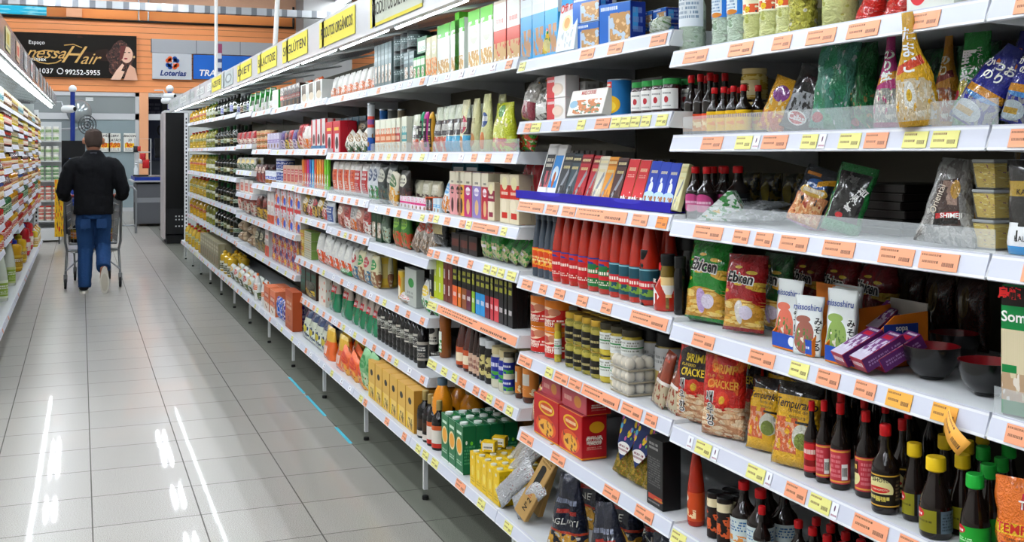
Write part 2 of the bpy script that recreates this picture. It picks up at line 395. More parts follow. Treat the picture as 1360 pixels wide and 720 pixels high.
def siding():
    m = bpy.data.materials.new('orange_siding'); m.use_nodes = True; nt = m.node_tree; N = nt.nodes; K = nt.links.new; b = N['Principled BSDF']
    tc = N.new('ShaderNodeTexCoord'); sp = N.new('ShaderNodeSeparateXYZ'); K(tc.outputs['Object'], sp.inputs[0])
    def mth(op, a, v):
        n = N.new('ShaderNodeMath'); n.operation = op; K(a, n.inputs[0]); n.inputs[1].default_value = v; return n.outputs[0]
    f = mth('FRACT', mth('DIVIDE', sp.outputs[2], .155), 0); g = mth('LESS_THAN', f, .09)
    mx = N.new('ShaderNodeMix'); mx.data_type = 'RGBA'; K(g, mx.inputs[0]); mx.inputs[6].default_value = col('#f29a5c'); mx.inputs[7].default_value = col('#a85f33'); K(mx.outputs[2], b.inputs['Base Color'])
    bp = N.new('ShaderNodeBump'); bp.inputs['Strength'].default_value = .6; bp.inputs['Distance'].default_value = .02; bp.invert = True; K(g, bp.inputs['Height']); K(bp.outputs[0], b.inputs['Normal'])
    b.inputs['Roughness'].default_value = .5; return m
zb = WZ(120, 122)      # bottom of the orange siding
tag(wbox('wall_back', -9, 14, WY, WY+.3, zb, 4.95, siding()), kind='structure')
tag(wbox('wall_back_upper', -9, 14, WY+.02, WY+.3, 4.95, 5.32, S('#e9914f', .6)), kind='structure')
tag(wbox('wall_back_render', -9, 14, WY+.02, WY+.3, 5.32, 5.9, peach), kind='structure')
tag(wbox('wall_side_east', 13.8, 14, -8, WY, 0, 6.6, S('#c9c6be', .8)), kind='structure')
tag(wbox('wall_side_west', -9, -8.8, -8, WY, 0, 6.6, S('#c9c6be', .8)), kind='structure')
tag(wbox('ceiling', -9, 14, -8, WY+.3, 6.6, 6.7, S('#b9bcbd', .8)), kind='structure')
tag(wbox('trim_peach_block', WX(88), WX(109), WY-.12, WY+.02, 4.97, 5.36, S('#e7ac86', .7)), kind='structure')
pl = wbox('trim_orange_pillar', WX(185), WX(197), WY-.05, WY+.25, 0, zb, S('#edac80', .6)); tag(pl, kind='structure')
pl = wbox('column_grey', WX(392), WX(392)+1.3, WY-1.2, WY-.1, 0, 6.5, S('#8d8d8b', .6)); tag(pl, kind='structure')
# roof steel
b = wbox('beam_truss', -9, 14, 28.2, 28.45, 5.02, 5.2, G('perforated_steel', '#a9adb0', [('s', 60, .35, 0, '#6b6f73')], .45, metal=.4)); tag(b, kind='structure')
b = wbox('beam_roof', -9, 14, 25.4, 25.6, 5.55, 5.72, steel); tag(b, kind='structure')
for i, px in enumerate((184, 197)):
    p = new('conduit', tubes('conduit', [([(WX(px), WY-.06, 4.9), (WX(px), WY-.06, 6)], .02)], steel)); tag(p, 'thin grey conduit running up the orange wall above the blue pole' if i else 'thin grey conduit on the orange wall above the salon sign', 'conduit')
x0, x1 = WX(70), WX(389)
p = new('black_pipe', tubes('black_pipe', [([(-8.7, WY-.08, 4.93), (x1, WY-.08, 4.93)], .03), ([(x1, WY-.08, 4.9), (x1, WY-.08, 5.5)], .03)], S('#15120f', .4)))
tag(p, 'thin black pipe running along the orange wall over the shop signs', 'pipe')
# turquoise sheet on the wall
bm = bmesh.new(); uv = bm.loops.layers.uv.verify(); g = []
for j in range(9):
    g.append([bm.verts.new((i*.35/1.0, -.03*math.sin(i*1.9+j*1.3)-.03, j*.055)) for i in range(14)])
for j in range(8):
    for i in range(13):
        f = bm.faces.new((g[j][i], g[j][i+1], g[j+1][i+1], g[j+1][i]))
        for l, c in zip(f.loops, ((i, j), (i+1, j), (i+1, j+1), (i, j+1))): l[uv].uv = (c[0]/13, c[1]/8)
me = mesh('turquoise_tarpaulin', bm, G('turquoise_film', '#2fc3e6', [('n', 0, 0, 1, 1, 9, .55, '#8fe4f5')], .3, bump=.8), True)
o = new('turquoise_tarpaulin', me, None, (WX(62)-13*.35, WY-.03, 4.98)); o.modifiers.new('t', 'SOLIDIFY').thickness = .01
tag(o, 'crumpled turquoise plastic sheet fixed high on the orange wall', 'tarpaulin')
# ---------- shop signs ----------
def flat_text(parent, s, size, mat, x, z, y=-.012, **k):
    return new('lettering', text_data(s, size, mat, **k), parent, (x, y, z))
sx0, sx1 = WX(23)-.75, WX(181); cxs = (sx0+sx1)/2; zt, zz = 4.54, 3.44
sign = wbox('salon_sign', sx0, sx1, WY-.14, WY-.01, zz, zt, G('salon_black', '#16130f', [('n', .6, 0, .86, 1, 3, .56, '#2a1d18')], .65, spec=.2)); tag(sign, 'black salon sign with gold script and a curly-haired woman, hung on the orange wall', 'sign')
wht = S('#f6f6f4', .4); gold = S('#d6ab62', .35)
Y0 = -.068; sw = sx1-sx0
def sp(px, py): return WX(px)-cxs, WZ(px, py)-zz
for s, px, py, size, mt, k in (('Espaço', 49, 57, .135, wht, {}), ('nessa', 60, 71, .42, gold, dict(shear=.5)), ('H', 92, 74, .62, gold, dict(shear=.6)), ('air', 118, 79, .42, gold, dict(shear=.5)), ('unissex', 50, 79, .135, wht, dict(bold=.01)), ('1037', 61, 95, .175, wht, dict(bold=.01)), ('99252-5955', 110, 97, .175, wht, dict(bold=.012))):
    x, z = sp(px, py); flat_text(sign, s, size, mt, x, z, Y0, **k)
# swash of the script H
x, z = sp(92, 74)
new('lettering', tubes('lettering', [([(x-.5+.34*math.cos(t/8*PI*1.5+.6), Y0, z-.06+.17*math.sin(t/8*PI*1.5+.6)) for t in range(10)], .014), ([(x-.12, Y0, z+.25), (x+.1, Y0, z+.28), (x+.3, Y0, z+.2)], .012)], gold), sign)
x, z = sp(80, 95); new('phone_mark', tubes('phone_mark', [([(x+.07*math.cos(t*.7), Y0, z+.07*math.sin(t*.7)) for t in range(10)], .012)], wht), sign)
# printed woman: a flat picture on the sign
def blob(name, pts, mat, parent, y, sub=3):
    return new(name, prism(name, pts, y-.003, y, mat), parent)
hx, hz = sp(163, 80)
rnd = random.Random(3)
blob('printed_hair', [(hx-.05+(.36+.05*math.sin(7*a)+.03*rnd.random())*math.cos(a)*.85, hz+.0+(.47+.04*math.sin(5*a))*math.sin(a)) for a in [i*PI/18 for i in range(36)]], G('print_hair', '#41231b', [('n', 0, 0, 1, 1, 9, .52, '#1f100c'), ('n', 0, 0, 1, 1, 14, .6, '#6d4432')], .4), sign, Y0)
blob('printed_face', [(hx+.09+.15*math.cos(a), hz+.13+.21*math.sin(a)) for a in [i*PI/12 for i in range(24)]], S('#e4b9a0', .4), sign, Y0-.004)
blob('printed_shoulder', [(hx+.02, hz-.52), (hx+.1, hz-.28), (hx+.17, hz-.12), (hx+.3, hz-.22), (hx+.36, hz-.52)], S('#dba98e', .4), sign, Y0-.004)
blob('printed_hand', [(hx-.3, hz-.52), (hx-.16, hz-.28), (hx-.02, hz-.1), (hx+.03, hz-.14), (hx-.04, hz-.28), (hx+.04, hz-.3), (hx-.06, hz-.52)], S('#e8bfa6', .4), sign, Y0-.008)
blob('printed_fringe', [(hx-.06, hz+.36), (hx+.08, hz+.36), (hx+.04, hz+.2), (hx-.01, hz+.02), (hx-.08, hz)], S('#5a241e', .4), sign, Y0-.009)
for dx, dz, w_, h_, c in ((.04, .19, .035, .012, '#2a1714'), (.15, .19, .035, .012, '#2a1714'), (.07, .03, .045, .02, '#8e1d2c'), (.27, .08, .025, .03, '#d8b47a')):
    blob('printed_feature', [(hx+dx+w_*math.cos(a), hz+dz+h_*math.sin(a)) for a in [i*PI/6 for i in range(12)]], S(c, .4), sign, Y0-.01)
grey = S('#a7abb0', .5); lgrey = S('#c3c7cb', .5)
lx0, lx1 = WX(202), WX(254)
o = wbox('lottery_sign', lx0, lx1, WY-.12, WY-.01, WZ(202, 105), WZ(202, 70.5), lgrey); tag(o, 'pale grey lottery shop sign with an orange and blue clover mark', 'sign')
x, z = WX(228.5)-(lx0+lx1)/2, WZ(228, 84)-WZ(202, 105)
for q in range(4):
    a = PI/4+q*PI/2; cx_, cz_ = x+.093*math.cos(a), z+.093*math.sin(a); c = '#f0642e' if q % 2 == 1 else '#1d4fa0'
    for s_ in (-1, 1):
        ux, uz = cx_+.05*math.cos(a)*.6-s_*.04*math.sin(a), cz_+.05*math.sin(a)*.6+s_*.04*math.cos(a)
        blob('clover_leaf', [(ux+.058*math.cos(t), uz+.058*math.sin(t)) for t in [i*PI/8 for i in range(16)]], S(c, .4), o, -.06-.002*q)
    blob('clover_leaf', [(x+.012*math.cos(a), z+.012*math.sin(a)), (x+.15*math.cos(a-.5), z+.15*math.sin(a-.5)), (x+.15*math.cos(a+.5), z+.15*math.sin(a+.5))], S(c, .4), o, -.06-.002*q)
flat_text(o, 'Loterias', .2, S('#14306e', .4), x+.01, WZ(228, 98)-WZ(202, 105), -.062, bold=.03, shear=.25)
bx0, bx1 = WX(256.5), WX(345)
o = wbox('blue_shop_sign', bx0, bx1, WY-.12, WY-.01, WZ(257, 105), WZ(257, 73), S('#1f66c4', .4)); tag(o, 'bright blue shop sign with white lettering next to the lottery sign', 'sign')
flat_text(o, 'TRAVO DA', .23, wht, WX(263)-(bx0+bx1)/2, WZ(283, 98)-WZ(257, 105)+.0, -.062, bold=.02, shear=.2, align='LEFT')
o = wbox('sign_cladding', lx0-.03, WX(440), WY-.1, WY-.005, WZ(202, 70), WZ(202, 52), G('grey_panels', '#a3a6aa', [('s', 4.2, .012, 0, '#44474a')], .5)); tag(o, 'grey metal panels above the lottery and blue signs', 'cladding')
# ---------- shop front ----------
zmul = WZ(120, 155)
glassm = G('shop_glass', '#c7d6d6', [], .08, trans=.75, spec=.5)
for i, (a, b_) in enumerate(((40, 185), (197, 420))):
    X0, X1 = WX(a), WX(b_)
    f = wbox('window_%d' % (i+1), X0, X1, WY+.02, WY+.1, zmul-.07, zmul+.09, alu); tag(f, kind='structure')
    for nm, q in (('window_frame', (X0, X1, WY+.02, WY+.1, zb-.1, zb+.0)), ('window_frame', (X0, X1, WY+.02, WY+.1, 0, .1)), ('window_frame', (X1-.1, X1, WY+.02, WY+.1, 0, zb))):
        w_ = wbox(nm, *q, alu); tag(w_, kind='structure')
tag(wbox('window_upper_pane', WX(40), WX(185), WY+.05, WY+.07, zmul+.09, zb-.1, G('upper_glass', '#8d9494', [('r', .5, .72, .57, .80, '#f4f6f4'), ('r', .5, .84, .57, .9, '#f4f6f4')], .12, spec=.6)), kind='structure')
tag(wbox('window_frosted_pane', WX(97), WX(181), WY+.04, WY+.07, .1, zmul-.07, S('#8b9b9f', .3)), kind='structure')
tag(wbox('window_clear_pane', WX(40), WX(97), WY+.05, WY+.07, .1, zmul-.07, S('#869093', .2)), kind='structure')
# neighbouring shop interior seen through the opening beside the pillar
tag(wbox('wall_inner_shop', WX(197)-.5, 14, WY+3, WY+3.1, 0, zb, S('#5e6672', .6)), kind='structure')
o = wbox('shop_banner', WX(199, 31), WX(222, 31), WY+2.94, WY+3.0, 1.3, WZ(210, 128, 31), G('dark_banner', '#38425c', [('t', .1, .7, .9, .95, 4, '#6c7690'), ('n', 0, 0, 1, .3, 6, .55, '#525a66')], .5)); tag(o, 'dark blue shop banner with the number 03, beside the orange pillar', 'banner')
flat_text(o, '03', .42, S('#11141c', .4), .28, WZ(213, 172, 31)-1.3, -.03, bold=.01)
for i, (px, s1, s2, s3) in enumerate(((138, 'C/ PÃO', '5', '98'), (152, 'CERV.', 'LATÃO', '9,98'), (172, 'BACON', '20', 'kg'))):
    pm = G('poster_paper', '#ecece4', [('r', .08, .22, .98, .46, '#f5c21c'), ('n', .1, .2, .6, .5, 5, .5, '#f08a24'), ('t', .1, .05, .9, .18, 2, '#444444')], .6)
    xw = .30; xx = WX(px); z1 = WZ(px, 177); z0 = WZ(px, 201.5)
    o = wbox('price_poster', xx-xw/2+.01, xx+xw/2+.0, WY-.005, WY+.03, z0, z1, pm); tag(o, ('white and yellow price poster half hidden behind the man\'s head', 'white and yellow price poster in the middle of the shop glass', 'white and yellow price poster closest to the orange pillar')[i], 'poster', 'price posters on the shop glass')
    ink = S('#1c1c1c', .5)
    flat_text(o, s1, .085, ink, 0, (z1-z0)*.85, -.02, bold=.02, shear=.2); flat_text(o, s2, .085, ink, 0, (z1-z0)*.62, -.02, bold=.02, shear=.2); flat_text(o, s3, .15, S('#c23c1c', .5), 0, (z1-z0)*.36, -.02, bold=.02)
# ceiling fixtures: twin tubes in housings hung under the roof
tubem = G('ceiling_tube', '#f3f8ff', [], emit=TUBE_CEIL)
def fixture_data():
    return (boxm('housing', (.3, 1.3, .05), S('#d8dadb', .5)), tubes('tube', [([(0, -.6, 0), (0, .6, 0)], .02)], tubem))
fxm = fixture_data(); stem_m = tubes('hanger', [([(0, 0, 0), (0, 0, 1.05)], .008)], steel)
k = 0
for X in (-5.2, -2.6, -.55, 1.85, 6.4):  # second row is added to light the front faces of the goods
    for Y in [-4.7, -1.6]+[1.5+3.1*i for i in range(9)]+[28.0]:  # fixtures behind the camera and by the far wall are added for more light
        if X == -2.6 and Y > 12: continue
        
        o = new('ceiling_light', fxm[0], None, (X, Y, 5.5)); tag(o, 'white twin-tube light hanging under the roof, aligned with the aisle', 'ceiling light', 'ceiling lights in rows')
        for s in (-1, 1): new('tube', fxm[1], o, (s*.08, 0, -.02))
        new('hanger', stem_m, o, (0, 0, .05))
# ================= SHELVING, facing the aisle =================
YB = [1.40+1.052*j for j in range(15)]
RAILS = {0: [1.72,1.506,1.291,1.026,.765,.508], 1: [1.72,1.506,1.291,1.026,.765,.508], 2: [1.778,1.568,1.302,1.038,.775,.514],
 3: [1.795,1.465,1.203,1.052,.827,.575], 4: [1.80,1.465,1.197,.997,.74,.481], 5: [1.80,1.465,1.215,1.015,.74,.481], 6: [1.805,1.49,1.23,1.03,.74,.481],
 7: [1.81,1.49,1.235,.885,.6], 8: [1.82,1.495,1.2,.885,.6], 9: [1.835,1.545,1.3,1.09,.885,.6]}
for m in range(10, 15): RAILS[m] = [1.86+.006*(m-10), 1.53, 1.22, .91, .61]
XF, XBACK, XBOT = 1.40, 1.86, 1.32
white = S('#dfe1e2', .35); shelfm = S('#cfd2d4', .4); back = S('#585245', .6); railm = G('price_rail_insert', '#e4e6ea', [('r', .1, -1, .88, 2, '#cdd0dd')], .4)
CONT = {1: ['water and oil bottles', 'the seasoning pouches', 'nori packs and mushroom bags', 'the noodle snacks and black bowls', 'shrimp crackers and soy sauce', 'the lowest red-capped bottles'],
 2: ['granola and cookie boxes', 'canned peaches and jam jars', 'the chocolate bars', 'the red ketchup bottles', 'red cans and olive jars', 'the red taco kits'],
 3: ['green granola boxes', 'cracker and toast bags', 'tall breadstick boxes', 'green and black snack bags', 'black chocolate boxes', 'dressings and mayonnaise jars']}
ORD = ['top', 'second', 'third', 'fourth', 'fifth', 'sixth', 'lowest']
BAYN = ['nearest cut-off', 'first full', 'second', 'third', 'fourth', 'fifth', 'sixth', 'seventh', 'eighth', 'ninth', 'tenth', 'eleventh', 'twelfth', 'thirteenth', 'farthest']
TM = {}
def tagmat(c):
    k = {'o': '#f0a27c', 'y': '#e5e189', 'b': '#f6b04a', 'w': '#eceef4', 'd': '#f08a3c'}[c]
    if c == 'w': return G('tag_w', k, [('t', .1, .1, .9, .3, 1, '#9a3a5a'), ('e', .4, .45, .6, .85, '#5a3050')], .45)
    return G('tag_'+c, k, [('t', .04, .72, .55, .92, 1, '#7a5034'), ('t', .08, .3, .5, .55, 1, '#6b4a34'), ('t', .6, .14, .9, .55, 1, '#54392a')], .45)
def tagmesh(c, w):
    key = (c, round(w, 3))
    if key not in TM: TM[key] = boxm('price_tag', (w, .0012, .031), [tagmat(c)], mi=(0, 0, 0))
    return TM[key]
RT = math.atan(.012/.04)
PART = {}
def shelf(y0, y1, zr, xf, label, tags, side=1, depth=None, group=None, guard=None):
    """rail bottom at zr, deck top at zr+.041. side=1 faces -X"""
    xb = XBACK if depth is None else xf+depth*1.0
    L = y1-y0-.006; key = (round(L, 3), round(xb-xf, 3))
    if key not in PART:
        D = xb-xf
        bm = bmesh.new(); abox(bm, .014, D, -L/2, L/2, .024, .041); dk = mesh('deck', bm, shelfm)
        rl = prism('price_rail', [(0, 0), (.003, -.002), (.02, .018), (.02, .038), (.018, .042), (.012, .042), (.012, .039)], -L/2, L/2, railm)
        br = prism('bracket', [(.002, .003), (.02, .041), (D, .041), (D, -.05), (D*.6, -.012), (.006, -.001)], -.0015, .0015, white)
        PART[key] = (dk, rl, br)
    dk, rl, br = PART[key]
    o = new('shelf', dk, None, (xf, (y0+y1)/2, zr), (0, 0, 0 if side == 1 else PI)); tag(o, label, 'shelf', group)
    new('price_rail', rl, o); new('bracket', br, o, (0, -L/2-.0012, 0)); new('bracket', br, o, (0, L/2+.0012, 0))
    for yy, c, w in tags:
        ly = (yy-(y0+y1)/2)*(1 if side == 1 else -1)
        if abs(ly) > L/2-w/2: continue
        new('price_tag', tagmesh(c, w), o, (-.0001, ly, .0042), (-RT, 0, -PI/2))
    if guard:
        ga, gb, gh = guard; gm = new('front_guard', boxm('front_guard', (abs(gb-ga), .002, gh), G('clear_plastic', '#e8eef0', [], .12, alpha=.22, spec=.6)), o, (.016, (ga+gb)/2-(y0+y1)/2, .042), (0, 0, -PI/2))
    return o
def ptags(s, X=XF):
    """'885-900o ...' photo columns of the tags -> shelf positions"""
    out = []
    for t in s.split():
        c = t[-1]; a, b_ = t[:-1].split('-'); ya, yb = YP(float(a), X), YP(float(b_), X); out.append(((ya+yb)/2, c, max(.02, ya-yb)))
    return out
TAGS = {(1,0): '906-937o 966-997o 1024-1048o 1069-1107o 1123-1165o 1206-1245o 1258-1311b', (1,1): '888-928o 930-957o 975-996y 998-1006w 1010-1043o 1062-1083y 1085-1094w 1112-1140y 1146-1176o 1197-1229y 1235-1270y 1274-1311y',
 (1,2): '887-917o 920-957o 972-992o 1001-1023o 1034-1070o 1091-1132o 1165-1211o 1219-1270o 1276-1314o', (1,3): '918-946o 993-1026o 1047-1071y 1083-1112o 1133-1160o 1175-1208b 1235-1268b',
 (1,4): '888-909y 911-918w 922-942y 944-951w 990-1013y 1015-1022w 1041-1068o 1073-1100y 1102-1110w 1131-1176o 1191-1225o', (1,5): '890-908y',
 (0,2): '1355-1400o 1410-1450o', (0,3): '1333-1380o', (0,0): '1345-1400o', (0,1): '1338-1380o',
 (2,0): '688-696y 769-787o 806-825o 862-883o', (2,1): '684-694y 695-703o 704-716y 732-742o 765-775y 789-808o 810-822y 823-835y 836-848y 850-862y 870-884y',
 (2,2): '687-720o 724-739o 745-762o 764-830o 838-858o 870-884d', (2,3): '692-705o 715-724o 735-748o 765-778o 797-810o 836-884o', (2,4): '688-704o 723-732y 735-752o 754-770o 772-820o 824-850o 855-870o',
 (2,5): '690-706o 731-748o 800-820o 842-865o', (3,3): '567-573o 576-582o 592-598o 601-607o 620-626o 641-649y 651-658y 660-668y 672-683y', (3,4): '567-578y 580-684o',
 (3,2): '568-573o 575-581y 589-596o 609-616o 618-624y 626-660o 664-671y', (3,5): '567-578y 585-592y 599-605y 608-617o 627-634o 637-645o 645-652y 656-667o 671-679y', (4,3): ''}
rt = random.Random(11)
def rtags(y0, y1, mix='oooyyw', sp=.16):
    out = []; y = y0+.08
    while y < y1-.04:
        out.append((y, rt.choice(mix), .058)); y += sp*rt.uniform(.7, 1.5)
    return out
for m in range(0, 15):
    y1 = YB[m]; y0 = y1-1.052; far = m > 9
    bay = new('shelving_bay', boxm('back_panel', (1.045, .01, 1.98), back), None, (XBACK+.012, (y0+y1)/2, .14), (0, 0, -PI/2))
    tag(bay, '%s bay of the tall white shelving with its back panel' % BAYN[m], 'shelving bay', 'bays of the long shelving')
    if m < 10:
        up = boxm('upright', (.05, .04, 2.12), G('slotted_white', '#d5d7d8', [('s', 40, .0, 1, '#222222')], .4)); new('upright', up, bay, (.525, .028, -.14))
    for i, zr in enumerate(RAILS[m]):
        tg = ptags(TAGS[(m, i)]) if (m, i) in TAGS else rtags(y0, y1, 'ooowyw' if i else 'wow', .16 if m < 7 else .3)
        lab = ('white shelf carrying %s' % CONT[m][i]) if m in CONT else 'white shelf, %s from the top in the %s bay' % (ORD[i], BAYN[m])
        gd = {(1,1): (YP(1316, XF), YP(900, XF), .045), (1,2): (YP(1312, XF), YP(905, XF), .04), (0,3): (y0+.2, y1-.004, .045), (3,1): (YP(684, XF), YP(570, XF), .045), (4,1): (y0+.01, y1-.01, .045), (5,2): (y0+.02, y1-.02, .04), (6,2): (y0+.02, y1-.02, .04), (4,2): (y0+.3, y1-.02, .03)}.get((m, i))
        shelf(y0, y1, zr, XF, lab, tg, guard=gd)
    tg = {4: ptags('476-480y 482-486o 510-515o 533-538o 545-549y', XBOT), 3: ptags('551-557y 560-567y 572-580y 604-616o 633-642y', XBOT), 2: ptags('668-678y 720-735o', XBOT)}.get(m, rtags(y0, y1, 'oyw', .2))
    lb_ = {1: 'white bottom shelf of the bay nearest the viewer with full view', 2: 'white bottom shelf carrying the navy bags and silver packs', 3: 'white bottom shelf carrying juice bottles and green juice cartons', 4: 'white bottom shelf carrying the yellow-brown cartons'}.get(m, 'white lowest shelf in the %s bay' % BAYN[m])
    bs = shelf(y0, y1, .235, XBOT, lb_, tg, depth=XBACK-XBOT)
    new('leg', boxm('leg', (.018, .02, .212), white), bs, (.07, .51, -.19)); new('leg', boxm('leg', (.03, .03, .212), white), bs, (.50, .51, -.19))
    new('caster', lathe('caster', [(0, 0), (.013, 0), (.015, .004), (.014, .016), (0, .018)], S('#1a1a1a', .5), 12), bs, (.07, .51, -.234))
# blue tape and its glossy strip along the grout line
for a, b_ in ((384, 404), (407, 432), (446, 466)):
    X = 1.30; ya, yb = YP(a, X), YP(b_, X)
    o = wbox('floor_tape', X-.009, X+.009, yb, ya, .0005, .0015, S('#58c0d6', .25)); tag(o, 'strip of light blue tape on the tile joint below the orange juice bags', 'tape', 'blue floor tape')
# canopy over the shelving: fascia, underside, tubes
hdr = G('fascia_white', '#d6d9dc', [], .35, coat=.2)
def quadm(name, pts, mat, th=(.02, 0, 0)):
    bm = bmesh.new(); uv = bm.loops.layers.uv.verify(); t = Vector(th)
    A = [bm.verts.new(p) for p in pts]; B = [bm.verts.new(Vector(p)+t) for p in pts]
    f = bm.faces.new(A)
    for l, c in zip(f.loops, ((0,0),(1,0),(1,1),(0,1))): l[uv].uv = c
    f = bm.faces.new(B[::-1])
    for l, c in zip(f.loops, ((0,1),(1,1),(1,0),(0,0))): l[uv].uv = c
    for i in range(4):
        j = (i+1) % 4; bm.faces.new((A[j], A[i], B[i], B[j]))
    bmesh.ops.recalc_face_normals(bm, faces=bm.faces[:])
    return mesh(name, bm, mat)
XC = 1.17
def CZ(Y, k):  # fascia edge heights rise gently to the far end
    t = (Y-4.6)/11.7; return (2.03+.07*t) if k == 0 else (2.195+.055*t)
tubes_m = G('shelf_tube', '#f2fbff', [], emit=TUBE_SHELF)
under = G('canopy_underside', '#c3cdca', [], .12, coat=.5, metal=.25)
joints = YB + [17.2]
yy = [.35]+YB
for i in range(len(yy)-1):
    a, b_ = yy[i], yy[i+1]
    if i == 14: pass
    o = new('canopy_fascia', quadm('canopy_fascia', [(XC, b_-.004, CZ(b_, 0)), (XC, a+.004, CZ(a, 0)), (XC, a+.004, CZ(a, 1)), (XC, b_-.004, CZ(b_, 1))], hdr))
    tag(o, 'white canopy fascia panel over the %s bay' % BAYN[i], 'canopy', 'canopy panels over the long shelving')
    new('underside', quadm('underside', [(XC+.02, b_-.004, CZ(b_, 0)+.012), (XC+.02, a+.004, CZ(a, 0)+.012), (XBACK, a+.004, 2.2), (XBACK, b_-.004, 2.2)], under, (0, 0, .008)), o)
    new('edge_trim', quadm('edge_trim', [(XC-.006, b_, CZ(b_, 0)-.012), (XC-.006, a, CZ(a, 0)-.012), (XC-.006, a, CZ(a, 0)+.004), (XC-.006, b_, CZ(b_, 0)+.004)], S('#eef0f2', .25), (.03, 0, 0)), o)
    new('joint_cover', boxm('joint_cover', (.05, .004, .155), S('#b9bdc4', .4)), o, (XC-.003, b_, CZ(b_, 0)+.005), (0, 0, -PI/2))
    new('crossbar', tubes('crossbar', [([(XC+.02, b_-.5, CZ(b_-.5, 0)), (XBACK, b_-.5, 2.17)], .007)], alu), o)
    l = new('shelf_light', boxm('housing', (.05, .95, .012), white), None, (XC+.075, (a+b_)/2, (CZ(a, 0)+CZ(b_, 0))/2+.018)); tag(l, 'fluorescent tube under the canopy of the %s bay' % BAYN[i], 'light', 'tubes under the canopy')
    new('tube', tubes('tube', [([(0, -.45, -.010), (0, .45, -.010)], .009)], tubes_m), l)
# hanging rods
for px, lab, dx in ((287, 'thin white rod from the roof meeting the canopy above the small white cards', 0), (365, 'thin slanting white rod from the roof behind the yellow canopy signs', .12)):
    Y = YP(px, XC+.05); o = new('hanging_rod', tubes('hanging_rod', [([(XC+.05, Y, CZ(Y, 1)-.02), (XC+.05+dx*.6, Y, 3.6), (XC+.05+dx, Y, 6.6)], .016)], S('#e9e9e6', .4))); tag(o, lab, 'rod')
# paper signs taped on the fascia
ink = S('#23210f', .5)
ysm = G('yellow_sign', '#efe04a', [('n', 0, 0, 1, 1, 3, .62, '#e6d232')], .5); ysp = G('yellow_border_sign', '#d9d4b4', [('s', 1, 0, 0, '#000000')], .5)
def fsign(pa, pb, s, yellow=True, lab='', hz=.8, mat=None, size=.075):
    ya, yb = YP(pa, XC), YP(pb, XC); yc = (ya+yb)/2; z0 = CZ(yc, 0); H = (CZ(yc, 1)-z0)
    sl = math.atan((CZ(ya, 0)-CZ(yb, 0))/(ya-yb)); w = ya-yb
    o = new('paper_sign' if yellow else 'price_card', boxm('paper_sign', (w, .002, H*hz), mat or (ysm if yellow else S('#eef1ee', .5))), None, (XC-.004, yc, z0+H*(1-hz)/2), (0, 0, -PI/2)); tag(o, lab, 'sign')
    if s:
        me = text_data(s, size, ink, bold=.012, off=(0, H*hz*.52)); xs = [v.co.x for v in me.vertices]; k = w*.9/(max(xs)-min(xs))
        for v in me.vertices: v.co.x *= k; v.co.z = H*hz/2+(v.co.z-H*hz*.52)*1.0
        new('lettering', me, o, (0, -.0015, 0))
fsign(493, 562, 'PRODUTOS DIETÉTICOS', lab='cream paper sign with a yellow border, topmost and largest on the canopy', hz=.85, mat=G('cream_sign', '#cfd6c4', [('r', 0, 0, .04, 1, '#e9d93c'), ('r', 0, 0, 1, .1, '#e9d93c'), ('r', 0, .9, 1, 1, '#e9d93c')], .5))
fsign(425.5, 472.5, 'PRODUTOS ORGÂNICOS', lab='yellow paper sign for organic products on the canopy')
fsign(376, 409, 'S/ GLÚTEN', lab='yellow paper sign with blurred green-black letters, between the organic and lactose signs')
fsign(343, 368, 'S/ LACTOSE', lab='yellow paper sign with rounded black letters beside the slanting rod')
fsign(316, 334.5, 'DIET', lab='small yellow paper sign with two dark letters groups before the gauze card')
fsign(282, 294, 'AZEITE', lab='smallest yellow paper sign, over the oil bottles')
fsign(296, 310, '', False, 'grey printed card beside the smallest yellow sign', mat=G('grey_card', '#b9c4c4', [('e', .3, .2, .9, .8, '#7e8a8c'), ('e', .4, .3, .8, .7, '#c8d2d2')], .5))
for a, b_, s in ((276, 281, 'narrow white card next to the smallest yellow sign'), (262, 271.5, 'white card on the canopy, largest of the plain white ones'), (250, 258, 'greyish card with mottled print on the canopy'), (240, 248, 'white card second from the far canopy end'), (230, 237, 'mottled card close to the far canopy end'), (223.5, 228.5, 'white card with red print at the far canopy end')):
    fsign(a, b_, '', False, s, hz=.5, mat=G('card_'+str(a), '#e8ecea' if a in (262, 240, 276) else '#c2cac8', [('t', .1, .2, .9, .8, 3, '#9aa6a2')], .5))
# perforated end posts
perf = bpy.data.materials.new('perforated_post'); perf = G('perforated_post', '#dcdedf', [('s', 1, 0, 0, '#000000')], .4)
def post(x, y, lab, z1=2.16):
    bm = bmesh.new(); abox(bm, -.03, .03, -.02, .02, 0, z1); n = 34
    for i in range(n):
        z = .05+i*(z1-.1)/n; abox(bm, -.01, .01, -.0215, -.0195, z, z+.032, (1, 1, 1))
    o = new('perforated_post', mesh('perforated_post', bm, [white, S('#22242a', .6)]), None, (x, y, 0)); tag(o, lab, 'post'); return o
post(1.60, 18.5, 'white perforated steel post beside the black refrigerator')
o = wbox('end_panel', 1.64, 2.6, 18.5, 18.54, .15, 2.2, S('#bfc4bf', .5)); tag(o, 'pale grey end panel behind the oil bottles, beside the perforated post', 'panel')
for z in (.55, .86, 1.17, 1.48, 1.79): wbox('seam', 0, .92, -.027, -.02, z-.15, z-.142, S('#50544f', .5), o).location.x = -.0
post(-.62, 17.95, 'white perforated steel post at the end of the opposite shelving')
o = wbox('end_panel', -1.3, -.655, 17.95, 17.99, .15, 2.25, S('#b9bfc0', .5)); tag(o, 'grey end panel with thin black seams at the end of the opposite shelving', 'panel')
